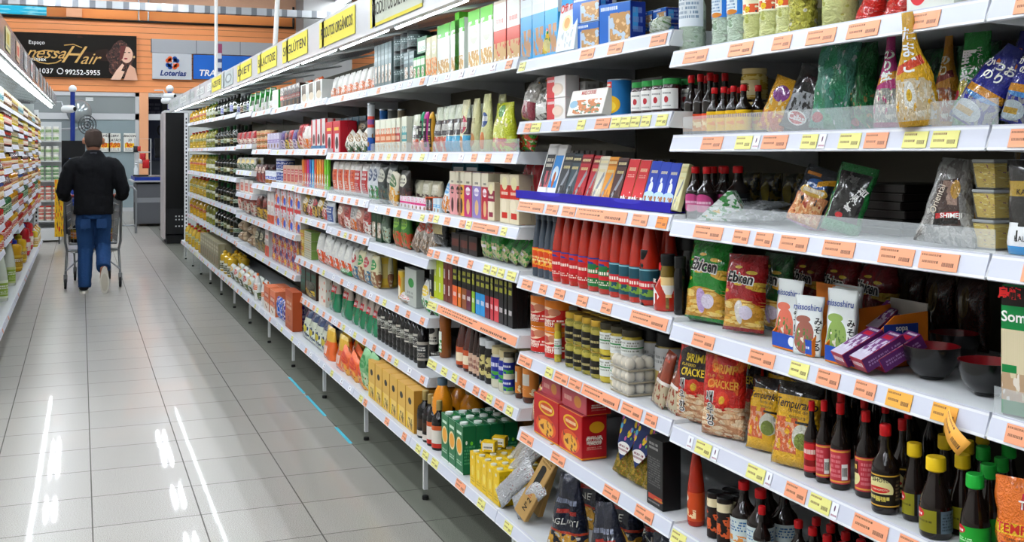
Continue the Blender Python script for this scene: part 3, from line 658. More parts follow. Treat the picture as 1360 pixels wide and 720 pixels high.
# ================= OPPOSITE SHELVING =================
LZ = [1.85, 1.675, 1.5, 1.32, 1.14, .95, .745]
XL = -.53
for m in range(10):
    y0 = 7.4+1.052*m; y1 = y0+1.052
    bay = new('shelving_bay', boxm('back_panel', (1.045, .01, 2.0), back), None, (-.99, (y0+y1)/2, .12), (0, 0, PI/2)); tag(bay, 'bay of the white shelving across the aisle from the oil bottles, number %s along' % ORD[min(m, 5)] if m < 6 else 'bay of the white shelving across the aisle, close to its perforated post', 'shelving bay', 'bays of the opposite shelving')
    dz = (0, -.035, .015, .04, -.02, .03, -.03, 0, .02, -.01)[m]
    for i, z in enumerate(LZ):
        shelf(y0, y1, z+(dz if i > 0 else 0), XL-.02, 'white shelf, %s from the top, in the shelving across the aisle' % ORD[i], rtags(y0, y1, 'w', .7), side=-1, depth=.43, group='shelves of the opposite shelving')
    shelf(y0, y1, .17, XL, 'white lowest shelf in the shelving across the aisle', rtags(y0, y1, 'ow', .5), side=-1, depth=.45, group='bottom shelves of the opposite shelving')
def LZf(Y, k):
    t = (Y-6.3)/11.7; return (2.06+.17*t) if k == 0 else (2.25+.12*t)
def LXf(Y): return -.40+.06*(Y-6.3)/11.7
fm = G('grey_glossy_fascia', '#a9a9a6', [], .25, coat=.5)
for m in range(11):
    a = 6.35+1.06*m; b_ = a+1.05
    o = new('canopy_fascia', quadm('canopy_fascia', [(LXf(a), a, LZf(a, 0)), (LXf(b_), b_, LZf(b_, 0)), (LXf(b_), b_, LZf(b_, 1)), (LXf(a), a, LZf(a, 1))], fm, (-.02, 0, 0))); tag(o, 'grey canopy fascia panel of the shelving across the aisle', 'canopy', 'canopy panels of the opposite shelving')
    new('underside', quadm('underside', [(-.99, a, 2.3), (-.99, b_, 2.3), (LXf(b_)-.02, b_, LZf(b_, 0)+.01), (LXf(a)-.02, a, LZf(a, 0)+.01)], under, (0, 0, .008)), o)
    ym = (a+b_)/2
    l = new('shelf_light', boxm('housing', (.07, .98, .014), white), None, (LXf(ym)-.075, ym, LZf(ym, 0)-.006), (math.atan(.17/11.7), 0, 0)); tag(l, 'bright fluorescent tube under the grey canopy across the aisle', 'light', 'tubes under the opposite canopy')
    new('tube', tubes('tube', [([(0, -.48, -.018), (0, .48, -.018)], .017)], tubes_m), l)
    if m < 10:
        c = [('#e9e3a4', '#d8c23c'), ('#e9c7a8', '#d4502c'), ('#d9dcdc', '#9a9a9a'), ('#dfe3e3', '#b8605a'), ('#c9cccc', '#888888')][min(m, 4) if m < 5 else 2+m % 3]
        Y = 7.0+.98*m
        s_ = new('price_card', boxm('price_card', (.42, .002, .13), G('lcard%d' % min(m, 6), c[0], [('r', .2, .3, .7, .8, c[1]), ('t', .1, .1, .9, .25, 1, '#777777')], .5)), None, (LXf(Y)+.004, Y, LZf(Y, 0)+.025), (0, 0, PI/2)); tag(s_, ('pale yellow card on the grey canopy', 'orange-red promotional card on the grey canopy', 'white card on the grey canopy')[min(m, 2)], 'sign', 'cards on the grey canopy')
# ================= GOODS =================
def D(m, i): return (RAILS[m][i] if i < len(RAILS[m]) else .235)+.042
black = S('#0d0b0a', .12, coat=.3); dark = S('#160c08', .1, coat=.5); redc = S('#c8141a', .35); whitec = S('#e8e8e4', .4); blackc = S('#141414', .35); goldc = S('#c9a13a', .3, metal=.6)
yelc = S('#e8c21c', .35); grnc = S('#1fae3a', .35); oil = S('#d6b43c', .12, coat=.3); oilg = S('#4c5a22', .12, coat=.4); clearg = G('clear_pet', '#d3e6d0', [('k', 0, 0, 1, 1, 7, .2, .5, '#f2faf0'), ('n', 0, 0, 1, 1, 5, .6, '#a9c4a4')], .08, trans=.25, bump=.6, coat=.6)
foil = G('silver_foil', '#e2e4e7', [('k', 0, 0, 1, 1, 12, .2, 1.2, '#c99496')], .18, metal=.5, bump=.9, bs=14)
def B(key, base, L, **k):   # printed film
    k.setdefault('rough', .2); k.setdefault('bump', .7); k.setdefault('coat', .8); return G(key, base, L, **k)
# ---- bay 1, fifth shelf: shrimp crackers, batter bags, soy sauces
def shrimp(i):
    L = [('r', 0, 0, 1, .3, '#c98a5e'), ('k', 0, 0, 1, .36, 16, .55, .7, '#e6b98c'), ('k', 0, 0, 1, .33, 15, .45, -.6, '#f2d6ae'), ('k', 0, 0, 1, .34, 11, .3, 1.3, '#b8683c'), ('r', 0, .9, 1, 1, '#a8582e')]
    L += [('r', .16, .5, .98, .8, '#2a120e'), ('e', .1, .7, .9, .9, '#2a120e')] if i != 2 else [('n', 0, .5, 1, .9, 4, .56, '#e86a2a')]
    L += [('e', .46, .36, .74, .52, '#e03a1c'), ('e', .54, .38, .66, .47, '#ecb430')]
    m = B('shrimp_film%d' % (i == 2), '#cf1f14', L, bump=.7, rough=.18, coat=.6)
    mk = pouch(m, seed=i, wr=.09, top=.95, crimp=.04)
    def ex(w, d, h, sf):
        y = S('#f2d23a' if i != 2 else '#e8a03a', .4); k = S('#120d0c', .4); wh = S('#f4f0ea', .4); s = w/.15
        return [('lettering', text_data('SHRIMP', .034*s, y, bold=.02, surf=sf, sx=.72, off=(.012*s, h*.76))), ('lettering', text_data('FLAVORED', .012*s, y, surf=sf, off=(-.01*s, h*.675))), ('lettering', text_data('CRACKER', .032*s, y, bold=.02, surf=sf, sx=.68, off=(.012*s, h*.59))),
                ('lettering', text_data('새\n우\n깡', .034*s, wh, bold=.08, surf=sf, off=(-w*.2, h*.3), eps=.0012)), ('lettering', text_data('새\n우\n깡', .034*s, k, bold=.01, surf=sf, off=(-w*.2, h*.3), eps=.002))]
    mk.extra = ex; return mk
z = D(1, 4)
run(z, 893, 950, 1, 112, shrimp(1), 'shiny red shrimp cracker bag with black panel, the farther of the front two', 'snack bag', 'shrimp cracker bags', d=.055, lean=6, yaw=20, X=1.44)
run(z, 928, 992, 1, 120, shrimp(2), 'shiny red shrimp cracker bag closest to the batter bags, front row', 'snack bag', 'shrimp cracker bags', d=.06, lean=5, yaw=24, X=1.425)
run(z, 968, 1014, 1, 118, shrimp(3), 'red shrimp cracker bag standing in the dark behind the front pair', 'snack bag', 'shrimp cracker bags', d=.06, X=1.52, lean=4)
def tempurako(i):
    m = B('batter_film', '#efb61a', [('r', 0, .84, 1, 1, '#17120f'), ('n', 0, .16, .62, .58, 6, .42, '#d9622c'), ('n', 0, .18, .6, .52, 11, .55, '#f0b088'), ('e', .5, .22, .98, .52, '#d9d7c6'), ('e', .56, .22, .9, .42, '#7c8c34'), ('r', .56, .52, .96, .55, '#241a14')], bump=.7, rough=.2)
    mk = pouch(m, seed=10+i, wr=.07, gus=False, crimp=.05)
    mk.extra = lambda w, d, h, sf: [('lettering', text_data('Tempurako', .026*w/.11, S('#2b1c0e', .4), bold=.01, surf=sf, shear=.2, sx=.8, off=(.0, h*.74))), ('lettering', text_data('farinha de\ntempura', .012*w/.11, S('#5a3a14', .4), surf=sf, off=(.01, h*.63)))]
    return mk
run(z, 988, 1034, 1, 97, tempurako(1), 'yellow batter mix bag with black top, the farther of the two', 'flour bag', 'yellow batter mix bags', d=.04, lean=12, yaw=20, X=1.45)
run(z, 1022, 1086, 1, 112, tempurako(2), 'yellow batter mix bag with black top, next to the soy sauce', 'flour bag', 'yellow batter mix bags', d=.045, lean=10, yaw=22, X=1.435)
run(z, 1010, 1070, 2, 108, tempurako(3), 'yellow batter mix bag in the dark second row', 'flour bag', 'yellow batter mix bags', d=.05, X=1.56)
def soyl(key, base, acc): return G(key, base, [('r', 0, .9, 1, .94, '#d8a83c'), ('r', 0, .04, 1, .08, '#d8a83c'), ('e', .1, .14, .62, .86, '#e6dc9a'), ('r', .1, .14, .62, .4, '#1a1410'), ('t', .16, .2, .56, .36, 1, '#e0cf6a'), ('e', .16, .42, .56, .6, acc), ('t', .66, .2, .95, .8, 6, '#8a7a5a')], .35)
soy_red = G('soy_label_red', '#b83340', [('r', 0, .92, 1, .97, '#e0a040'), ('r', 0, .04, 1, .09, '#e0a040'), ('e', .0, .14, .34, .6, '#e6dc9a'), ('r', .0, .5, .3, .86, '#4a1a12'), ('t', .04, .58, .26, .8, 1, '#e8c860'), ('r', .62, .12, .76, .58, '#e8e8e8'), ('t', .63, .14, .75, .56, 1, '#222222'), ('t', .36, .16, .6, .86, 5, '#d87a80')], .35)
soy_blk = soyl('soy_label_black', '#17110d', '#d02a20'); soy_wh = G('sushi_label', '#c9d6d4', [('t', .1, .5, .9, .9, 4, '#3a6a9a'), ('n', 0, 0, 1, .35, 6, .5, '#d88a3a')], .35)
hex_red = G('soy_band_red', '#7a1014', [('e', .1, .4, .9, .95, '#c8262a'), ('t', .2, .55, .8, .8, 1, '#f0e6da'), ('r', 0, .05, 1, .2, '#d84a4a')], .35)
SG = 'soy sauce bottles with red caps'
sb = lambda l, u=(.12, .88): bottle('soy', dark, redc, l, u=u, seg=22)
run(z, 1068, 1088, 1, 101, sb(hex_red), 'dark sauce bottle with red wrap label touching the yellow batter bag', 'sauce bottle', SG, yaw=40)
run(z, 1084, 1105, 1, 109, sb(soy_red), 'dark soy sauce bottle with crimson barcode label, second from the batter bags', 'sauce bottle', SG, yaw=20)
run(z, 1103, 1129, 1, 114, sb(soy_red), 'dark soy sauce bottle with crimson barcode label, third from the batter bags', 'sauce bottle', SG, yaw=26)
run(z, 1136, 1164, 1, 114, sb(soy_red), 'dark soy sauce bottle with cream oval on crimson, next to the SHOYU one', 'sauce bottle', SG, yaw=62, X=1.46)
def shoyu_x(w, d, h):
    n, me, parts = bottle('soy', dark, redc, soy_blk, u=(.12, .88), seg=24)(w, d, h); R = w/2*1.02
    sf = lambda x, zz: -math.sqrt(max(R*R-x*x, 0))
    parts += [('lettering', text_data('SHOYU', .0105, S('#1a1410', .4), bold=.015, surf=sf, sx=.9, off=(-w*.17, h*.385))), ('lettering', text_data('HINOMOTO', .005, S('#f4eecc', .4), surf=sf, off=(-w*.17, h*.277), eps=.001)), ('lettering', text_data('醤油', .010, S('#e8d45a', .4), bold=.01, surf=sf, off=(-w*.17, h*.17), eps=.001))]
    return (n, me, parts)
shoyu_x.kind = 'round'
run(z, 1158, 1194, 1, 117, shoyu_x, 'dark soy sauce bottle with black SHOYU label and gold rim, front row', 'sauce bottle', SG, yaw=50, X=1.425)
run(z, 1185, 1212, 1, 115, sb(soy_blk), 'dark soy sauce bottle standing behind the SHOYU bottle', 'sauce bottle', SG, X=1.49, yaw=30)
for k, (px, X) in enumerate(((1100, 1.56), (1117, 1.50), (1122, 1.60), (1148, 1.53), (1150, 1.62), (1176, 1.55), (1178, 1.64), (1206, 1.57), (1210, 1.66), (1135, 1.70), (1165, 1.72), (1195, 1.74), (1236, 1.66), (1085, 1.60), (1092, 1.70))):
    run(z, px-12, px+12, 1, 113-(X-1.45)*30, sb(None), 'red-capped soy sauce bottle in the dark rows behind the front bottles', 'sauce bottle', SG, X=X)
lab_y = G('flask_yellow', '#7f7a16', [('r', .56, 0, 1, 1, '#15120e'), ('e', .0, .55, .38, 1.05, '#c8202a'), ('t', .05, .66, .34, .84, 1, '#ffffff'), ('t', .1, .4, .5, .55, 1, '#4a450c'), ('r', .62, .0, .95, 1, '#55646f'), ('t', .64, .1, .93, .9, 6, '#2a343c')], .35)
lab_g = G('flask_green', '#1d9a2c', [('e', .0, .6, .38, 1.05, '#c8202a'), ('t', .05, .68, .34, .86, 1, '#ffffff'), ('t', .1, .3, .5, .5, 2, '#c8f0c8')], .35)
fy = bottle('flask', dark, yelc, lab_y, u=(.1, .8), seg=22); fg = bottle('flask', dark, grnc, lab_g, u=(.1, .8), seg=22)
YG, GG = 'yellow-capped flasks', 'green-capped flasks'
run(z, 1199, 1230, 1, 102, fy, 'yellow-capped soy sauce flask beside the SHOYU bottle', 'sauce bottle', YG, yaw=50, X=1.45)
run(z, 1222, 1264, 1, 106, fy, 'yellow-capped soy sauce flask standing nearest the shelf edge', 'sauce bottle', YG, yaw=52, X=1.415)
run(z, 1240, 1270, 1, 108, fy, 'yellow-capped soy sauce flask in the second row, the farther one', 'sauce bottle', YG, yaw=50, X=1.52)
run(z, 1262, 1295, 1, 106, fy, 'yellow-capped soy sauce flask in the second row, by the green caps', 'sauce bottle', YG, yaw=50, X=1.475)
for px, X in ((1285, 1.55), (1262, 1.60), (1305, 1.62)): run(z, px-14, px+14, 1, 104, fy, 'yellow-capped soy sauce flask in the dark third row', 'sauce bottle', YG, yaw=50, X=X)
run(z, 1276, 1314, 1, 106, fg, 'green-capped soy sauce flask with bright green label, front one', 'sauce bottle', GG, yaw=55, X=1.42)
run(z, 1296, 1330, 1, 108, fg, 'green-capped soy sauce flask standing behind the front green-capped one', 'sauce bottle', GG, yaw=50, X=1.475)
for px, X in ((1306, 1.545), (1330, 1.53), (1340, 1.60)): run(z, px-15, px+15, 1, 106, fg, 'green-capped soy sauce flask in the dark third row', 'sauce bottle', GG, yaw=50, X=X)
def temp():
    m = B('tempura_film', '#ea7418', [('n', 0, 0, 1, .34, 6, .45, '#b8402a'), ('n', 0, 0, 1, .3, 9, .55, '#6a7a2a'), ('r', 0, .42, 1, .54, '#f0c022'), ('r', .42, .66, 1.1, .82, -.12, '#c4182a')], bump=.5)
    mk = pouch(m, name='flour_bag', seed=31, wr=.06, gus=True)
    mk.extra = lambda w, d, h, sf: [('lettering', text_data('TEMPURA', w*.19, S('#c8281c', .4), bold=.02, surf=sf, off=(-.002, h*.48))), ('lettering', text_data('TAKARA', w*.17, S('#f4ece0', .4), bold=.02, surf=sf, off=(w*.22, h*.74), eps=.0015)), ('lettering', text_data('TEMPURA PRONTO', w*.07, S('#5a2a10', .4), surf=sf, off=(0, h*.37)))]
    return mk
run(z, 1322, 1412, 1, 128, temp(), 'orange TEMPURA flour bag cut by the frame edge, beside the green caps', 'flour bag', None, d=.06, yaw=26, X=1.42)
# ---- bay 1, sixth shelf: bottles seen from above
z = D(1, 5)
run(z, 913, 936, 1, 112, bottle('sauce', S('#a82812', .15, coat=.4), goldc, G('pepper_label', '#c8481c', [('e', .1, .6, .5, .95, '#e9d8c8'), ('n', .1, .1, .7, .4, 5, .5, '#f0d0a0')], .4), u=(.1, .9)), 'tall red pepper sauce bottle with gold cap beside the black box', 'sauce bottle')
run(z, 934, 960, 2, 62, can(G('black_chili', '#1a0f0c', [('n', .2, .1, .8, .6, 5, .5, '#d05a2a'), ('r', .1, .7, .9, .9, '#e8d8b0')], .4), blackc, 'spice_jar'), 'small black jar with food picture, next to the red pepper sauce', 'jar', 'small black spice jars', rows=2)
run(z, 962, 1006, 2, 92, bottle('soy', dark, redc, soy_wh, u=(.15, .85)), ['red-capped dark bottle with pale label, first after the spice jars', 'red-capped dark bottle with pale label, second after the spice jars'], 'sauce bottle', 'red-capped bottles on the lowest visible shelf', X=1.46, rows=2)
run(z, 1000, 1024, 1, 84, bottle('soy', dark, redc, soy_wh, u=(.15, .85)), 'red-capped plain dark bottle after the pale-label pair', 'sauce bottle', 'red-capped bottles on the lowest visible shelf', X=1.43)
run(z, 1040, 1260, 10, 96, bottle('soy', dark, redc, None), 'red-capped dark bottle packed in rows on the sixth shelf, seen from above', 'sauce bottle', 'rows of red-capped bottles on the sixth shelf', X=1.47, rows=4)
# ---- bay 1, fourth shelf: noodle snacks, soup packs, tofu, bowls
z = D(1, 3)
def ebi(c, c2, s, i):
    m = B('ebi_'+c, c, [('e', -.2, -.3, 1.2, .42, '#c98d22'), ('k', 0, .1, 1, .9, 6, .3, .8, '#ecc548'), ('k', 0, .1, 1, .8, 5.5, .24, -.7, '#e2a832'), ('k', 0, .04, 1, .4, 11, .5, .2, '#f2cf70'), ('k', 0, .04, 1, .36, 12, .42, 1.2, '#e6a838'), ('e', .4, .1, .62, .4, c2), ('e', .52, .16, .82, .34, '#e6dcee' if c2 != '#c8281c' else c2), ('r', 0, 0, 1, .05, c)], bump=.7, rough=.18)
    mk = pouch(m, seed=20+i, wr=.08, crimp=.05)
    mk.extra = lambda w, d, h, sf: [('lettering', text_data(s, .3*w, S('#f6f2ea', .4), bold=.09, surf=sf, rot=-.08, sx=.8, off=(.0, h*.68))), ('lettering', text_data(s, .3*w, S('#14100c', .4), bold=.03, surf=sf, rot=-.08, sx=.8, off=(.0, h*.68), eps=.002))]
    return mk
run(z, 905, 966, 1, 108, ebi('#0f8a1c', '#c8a8d8', 'Ebicen', 1), 'green spicy noodle snack bag with yellow sticks, front of the row', 'snack bag', 'noodle snack bags', d=.06, lean=10, yaw=16)
run(z, 957, 1017, 1, 104, ebi('#a81218', '#e8e2dc', 'Ebicen', 2), 'dark red noodle snack bag with yellow sticks, right beside the green one', 'snack bag', 'noodle snack bags', d=.065, lean=8, yaw=24)
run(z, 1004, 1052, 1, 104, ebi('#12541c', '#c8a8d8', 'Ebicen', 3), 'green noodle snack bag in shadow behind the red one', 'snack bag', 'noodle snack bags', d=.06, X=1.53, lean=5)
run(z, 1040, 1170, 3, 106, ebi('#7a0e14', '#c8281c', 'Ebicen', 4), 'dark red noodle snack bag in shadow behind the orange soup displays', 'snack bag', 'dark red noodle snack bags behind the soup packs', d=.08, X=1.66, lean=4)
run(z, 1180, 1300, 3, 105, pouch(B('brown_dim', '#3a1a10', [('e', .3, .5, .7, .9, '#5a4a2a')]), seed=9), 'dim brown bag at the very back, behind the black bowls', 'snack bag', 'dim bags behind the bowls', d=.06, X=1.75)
cardO = S('#e07a1c', .55); blueD = G('display_lip', '#1f4aa8', [('e', .42, .2, .58, .9, '#e8eef8'), ('t', .62, .3, .95, .6, 1, '#dfe6f4')], .45); greyC = S('#a8a49c', .7)
def display(pa, pb, d, h, label, back_h=.12, side_l=True):
    ya, yb = YP(pa, 1.44), YP(pb, 1.44); w = ya-yb; x0 = 1.44
    o = new('display_box', boxm('display_box', (w, d, .004), cardO), None, (x0+d/2, (ya+yb)/2, z+.001), (0, 0, -PI/2)); tag(o, label, 'display box', 'orange soup display boxes')
    l = new('front_lip', boxm('front_lip', (w, .002, .03), [blueD]), o, (0, -d/2, .004))
    for s in (-1, 1):
        new('side_flap', prism('side_flap', [(-d/2, 0), (d/2, 0), (d/2, h), (d*.0, h*.95), (-d*.32, h*.55), (-d/2, .03)], s*w/2-.0015, s*w/2+.0015, cardO, 'x'), o, (0, 0, .004))
    new('back_flap', boxm('back_flap', (w, .003, back_h), [greyC if back_h < .13 else cardO]), o, (0, d/2, .004))
    return o, w, d
def soup(c, i):
    m = B('soup_'+str(i), '#dfe4e2', [('e', .04, .02, .78, .58, c), ('n', .12, .06, .7, .44, 9, .54, '#5a7a3a'), ('n', .16, .1, .66, .4, 6, .6, '#e8e0c8'), ('e', .06, .54, .6, .66, c), ('r', .76, .0, .96, .62, '#e8ece6')], bump=.1)
    mk = pouch(m, name='soup_packet', seed=40+i, wr=.02, crimp=.08)
    mk.extra = lambda w, d, h, sf: [('lettering', text_data('missoshiru', .019, S('#23408e', .4), bold=.012, surf=sf, sx=.85, off=(-.004, h*.8))), ('lettering', text_data('み\nそ\nし\nる', .018, S('#141210', .4), bold=.02, surf=sf, off=(w*.36, h*.36)))]
    return mk
d1, w1, dd = display(1026, 1078, .12, .09, 'orange display box holding the farther salmon-pink soup packets', back_h=.135)
d2, w2, dd = display(1096, 1142, .17, .105, 'orange display box with blue sopa missoshiru panel, nearer the tofu')
sp_ = new('blue_panel', boxm('blue_panel', (.002, .085, .032), S('#20398a', .45)), d2, (w2/2+.003, .015, .055)); fx = text_data('sopa\nmissoshiru', .0165, S('#f0f0ea', .4), bold=.015)
new('lettering', fx, sp_, (.0016, 0, .016), (0, 0, PI/2))
run(z, 1027, 1062, 1, 92, soup('#d86a52', 1), 'white soup packet with salmon-pink picture, farthest of the three', 'soup packet', 'soup packets in the orange displays', d=.012, X=1.45, lean=6, yaw=10)
run(z, 1052, 1090, 1, 80, soup('#9a5a4a', 2), 'white soup packet with brown beef picture, the middle of the three', 'soup packet', 'soup packets in the orange displays', d=.012, X=1.435, lean=8, yaw=22)
run(z, 1094, 1134, 1, 98, soup('#8aa852', 3), 'white soup packet with green picture, nearest of the three', 'soup packet', 'soup packets in the orange displays', d=.012, X=1.45, lean=6, yaw=14)
for k in range(6): run(z+.004, 1098+k*1.5, 1136+k*1.5, 1, 84, soup('#8aa852', 3), 'white soup packet filed behind the nearest green one', 'soup packet', 'soup packets in the orange displays', d=.008, X=1.476+.018*k, lean=3)
tofu_f = G('tofu_end', '#a81c3a', [('r', 0, .0, 1, .3, '#8a1428'), ('t', .1, .3, .9, .8, 1, '#f0e8ec')], .4); tofu_t = G('tofu_top', '#6a2a6e', [('r', 0, 0, 1, .3, '#b8b0c4'), ('n', 0, .2, 1, .7, 5, .5, '#c8c4d2'), ('r', .2, .74, .8, .86, '#c8203a'), ('t', .2, .88, .9, .97, 1, '#f0e8f0')], .4); tofu_s = G('tofu_side', '#4c1c52', [('t', .1, .3, .9, .7, 2, '#8a6a92')], .4)
tf = boxm('tofu_box', (.05, .10, .03), [tofu_f, tofu_s, tofu_t], .001)
for k, (px, X, zz, yw, t) in enumerate(((1146, 1.465, 0, -12, 'purple tofu carton lying farthest from the bowls, front row'), (1172, 1.465, 0, -12, 'purple tofu carton lying nearest the shelf edge, end facing out'), (1196, 1.50, 0, -14, 'purple tofu carton lying between the front cartons and the black bowl'), (1178, 1.60, .035, 10, 'purple tofu carton on top of the others, farther in'), (1200, 1.62, .035, 6, 'purple tofu carton on top, closest to the bowl'), (1166, 1.60, 0, 6, 'purple tofu carton in the back of the pile'))):
    o = new('tofu_carton', tf, None, (X, YP(px, X), z+.03+zz), (.5, 0, -PI/2+math.radians(yw))); tag(o, t, 'carton', 'purple tofu cartons')
bowl_out = G('bowl_lacquer', '#131212', [('n', .2, .35, .4, .6, 9, .55, '#c89a3a')], .25, coat=.4)
def bowl(w, d, h):
    R = w/2; prof = [(0, 0), (.42*R, 0), (.44*R, .08*h), (.62*R, .15*h), (.86*R, .42*h), (.98*R, .76*h), (R, h), (.965*R, h), (.93*R, .76*h), (.8*R, .44*h), (.5*R, .2*h), (0, .17*h)]
    n_out = 7; b_ = lathe('soup_bowl', prof[:n_out], bowl_out, 32)
    return ('soup_bowl', b_, [('lining', lathe('lining', prof[n_out-1:][::-1], S('#7a1018', .2, coat=.4), 32), None, 'dark red lacquer lining')])
bowl.kind = 'round'
run(z, 1201, 1274, 1, 44, bowl, 'black lacquer bowl with red inside, the one beside the tofu cartons', 'bowl', 'black soup bowls', X=1.47, fill=1)
run(z, 1274, 1348, 1, 46, bowl, 'black lacquer bowl with gold motif and red inside, nearer the noodle pack', 'bowl', 'black soup bowls', X=1.46, fill=1)
for k, X in enumerate((1.47, 1.46)):
    px = (1206+1274)/2 if k == 0 else 1310
    o = place(bowl(.125 if k else .12, 0, .062), (X+.067, YP(1240 if not k else 1310, X)-.004+.0, z+.012), (0, 0, 0)) if 0 else None
run(z, 1236, 1300, 1, 42, bowl, 'black lacquer bowl hidden in shadow behind the first bowl', 'bowl', 'black soup bowls', X=1.62, fill=1)
o = new('paper_tray', boxm('paper_tray', (.16, .1, .02), S('#8b8a88', .6), .003), None, (1.68, YP(1265, 1.68), z+.09), (0, 0, -1.3)); tag(o, 'grey shrink-wrapped tray lying behind the black bowls', 'tray')
o.location.z = z+.0005
def noodle(w, d, h):
    fr = G('somen_front', '#d8cba8', [('r', 0, .84, 1, 1, '#18120e'), ('r', 0, .66, 1, .84, '#127a3c'), ('s', 24, .1, 0, '#c4b48a'), ('r', 0, .66, 1, .84, '#127a3c'), ('r', 0, .84, 1, 1, '#18120e'), ('r', 0, .33, .35, .39, '#127a3c'), ('n', 0, .12, 1, .33, 4, .4, '#b89a7a'), ('n', 0, .12, 1, .33, 6, .56, '#e8ded0'), ('r', 0, 0, 1, .12, '#127a3c')], .35)
    return ('noodle_pack', boxm('noodle_pack', (w, d, h), [fr, S('#156a38', .4), S('#18120e', .4)], .003), [('lettering', text_data('Somen', .3*w, S('#f2f2ec', .4), bold=.02, off=(-.005, h*.755)), (0, -d/2, 0)), ('lettering', text_data('烏龍', .02, S('#e02a2a', .4), bold=.04, off=(-w*.3, h*.93)), (0, -d/2, 0))])
run(D(0, 3), 1337, 1400, 1, 178, noodle, 'green and cream noodle pack cut by the frame edge', 'noodle pack', None, d=.04, X=1.425, yaw=14)
# ---- bay 1, third shelf
z = D(1, 2)
run(z, 905, 935, 2, 72, bottle('soy', dark, redc, G('pink_oval', '#1c0f12', [('e', .25, .1, .75, .95, '#b8407a'), ('t', .3, .45, .7, .65, 1, '#f0d0e0')], .4), u=(.1, .9), lz=(.1, .5)), 'dark bottle with red cap and pink oval label beside the blue chocolate bars', 'sauce bottle', 'dark bottles with pink oval labels', rows=2)
run(z, 938, 976, 2, 74, bottle('soy', dark, redc, G('grey_label2', '#26282a', [('t', .2, .2, .8, .8, 5, '#8a8e92')], .4), u=(.1, .9), lz=(.1, .5)), 'dark bottle with red cap and grey label, behind the triangular wrapper', 'sauce bottle', 'dark bottles with grey labels', X=1.5)
clrf = G('clear_film', '#b9bec0', [('n', 0, 0, 1, 1, 7, .58, '#e9edf0'), ('n', 0, 0, 1, 1, 4, .6, '#8a8a70')], .15, bump=.8, coat=.6, alpha=.75)
me, sf = bag('wrapped_tray', .12, .11, .025, clrf, seed=5, wr=.1)
for k, (px, X, dz, t) in enumerate(((985, 1.47, 0, 'clear film pack with green-brown contents lying flat by the triangular wrapper'), (1015, 1.51, 0, 'clear film pack lying flat under the pink noodle bag'), (1000, 1.53, .018, 'clear film pack lying on top of the flat packs'))):
    o = new('film_pack', me, None, (X-.03, YP(px, X), z+.012+dz), (-PI/2+.12, 0, -PI/2+.1*k)); tag(o, t, 'food pack', 'clear film packs')
tri = prism('sandwich_wrapper', [(-.07, 0), (.07, 0), (.07, .012), (.03, .075), (.02, .075)], -.012, .012, G('triangle_film', '#dfe4e0', [('n', 0, 0, 1, 1, 6, .52, '#3f8a46'), ('n', 0, 0, 1, .5, 5, .6, '#e8b850')], .3, bump=.5))
o = new('triangular_wrapper', tri, None, (1.475, YP(958, 1.47), z+.001), (0, 0, -PI/2+.5)); tag(o, 'white and green triangular wrapper leaning by the dark bottles', 'food pack')
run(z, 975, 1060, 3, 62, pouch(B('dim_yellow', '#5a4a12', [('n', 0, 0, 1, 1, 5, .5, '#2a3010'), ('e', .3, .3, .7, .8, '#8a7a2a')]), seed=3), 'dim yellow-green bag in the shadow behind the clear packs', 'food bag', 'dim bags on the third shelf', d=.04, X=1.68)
def pinkbag():
    m = B('pink_noodle', '#d88ab0', [('n', 0, 0, 1, .3, 5, .5, '#e8a8c4')])
    return pouch(m, name='food_bag', seed=51, wr=.05)
run(z, 1044, 1096, 1, 78, pinkbag(), 'pink translucent bag under the black picture bag', 'food bag', None, d=.02, X=1.47, lean=18, yaw=26, tilt=22)
def picbag(w, d, h):
    m = B('black_picture', '#1a1c26', [('n', .05, 0, .95, .5, 4, .36, '#d88a52'), ('n', .1, .02, .9, .45, 8, .52, '#f0c08a'), ('n', .1, .02, .9, .4, 5, .6, '#a8402a'), ('e', .1, .46, .9, .66, '#d8a83c'), ('t', .2, .5, .8, .62, 1, '#f6f2e0'), ('e', .2, .6, .8, .78, '#2a5a9a'), ('r', .5, .7, .95, .8, .3, '#e0a01c'), ('r', .1, .82, .5, .88, '#c87a2a')])
    me, sf = bag('food_bag', w, h, d, m, seed=52); return ('food_bag', me, [])
run(z+.012, 1040, 1088, 1, 82, picbag, 'black bag with orange seafood picture, leaning on the pink bag', 'food bag', None, d=.025, X=1.43, lean=20, yaw=30, tilt=18)
def greenframe(w, d, h):
    m = B('green_frame_bag', '#1c1a18', [('n', 0, 0, 1, 1, 6, .56, '#4a4a48'), ('r', 0, .88, 1, 1, '#1a7a34'), ('r', 0, 0, .1, 1, '#1a7a34'), ('r', .9, 0, 1, 1, '#1a7a34'), ('r', 0, 0, 1, .16, '#3a8a5a'), ('e', .3, .2, .5, .28, '#c8282a')])
    me, sf = bag('seaweed_bag', w, h, d, m, seed=53, wr=.04)
    return ('seaweed_bag', me, [('lettering', text_data('乾海苔', .02, S('#e8e8e4', .4), bold=.02, surf=sf, rot=1.1, off=(w*.22, h*.5)))])
run(z, 1088, 1140, 1, 96, greenframe, 'black seaweed bag with a green border leaning back', 'food bag', None, d=.025, X=1.44, lean=16, yaw=26, tilt=12)
nori = boxm('nori_stack', (.19, .2, .016), [S('#15100f', .3), S('#15100f', .3), G('nori_top', '#161312', [('n', 0, 0, 1, 1, 6, .6, '#1d3a26')], .25)], .002)
for k in range(6):
    o = new('nori_pack', nori, None, (1.62, YP(1205, 1.62), z+.001+.0175*k), (0, 0, -PI/2+.03*(k % 3))); tag(o, 'flat black nori pack in the dark stack beside the mushroom bag', 'food pack', 'stacked black nori packs')
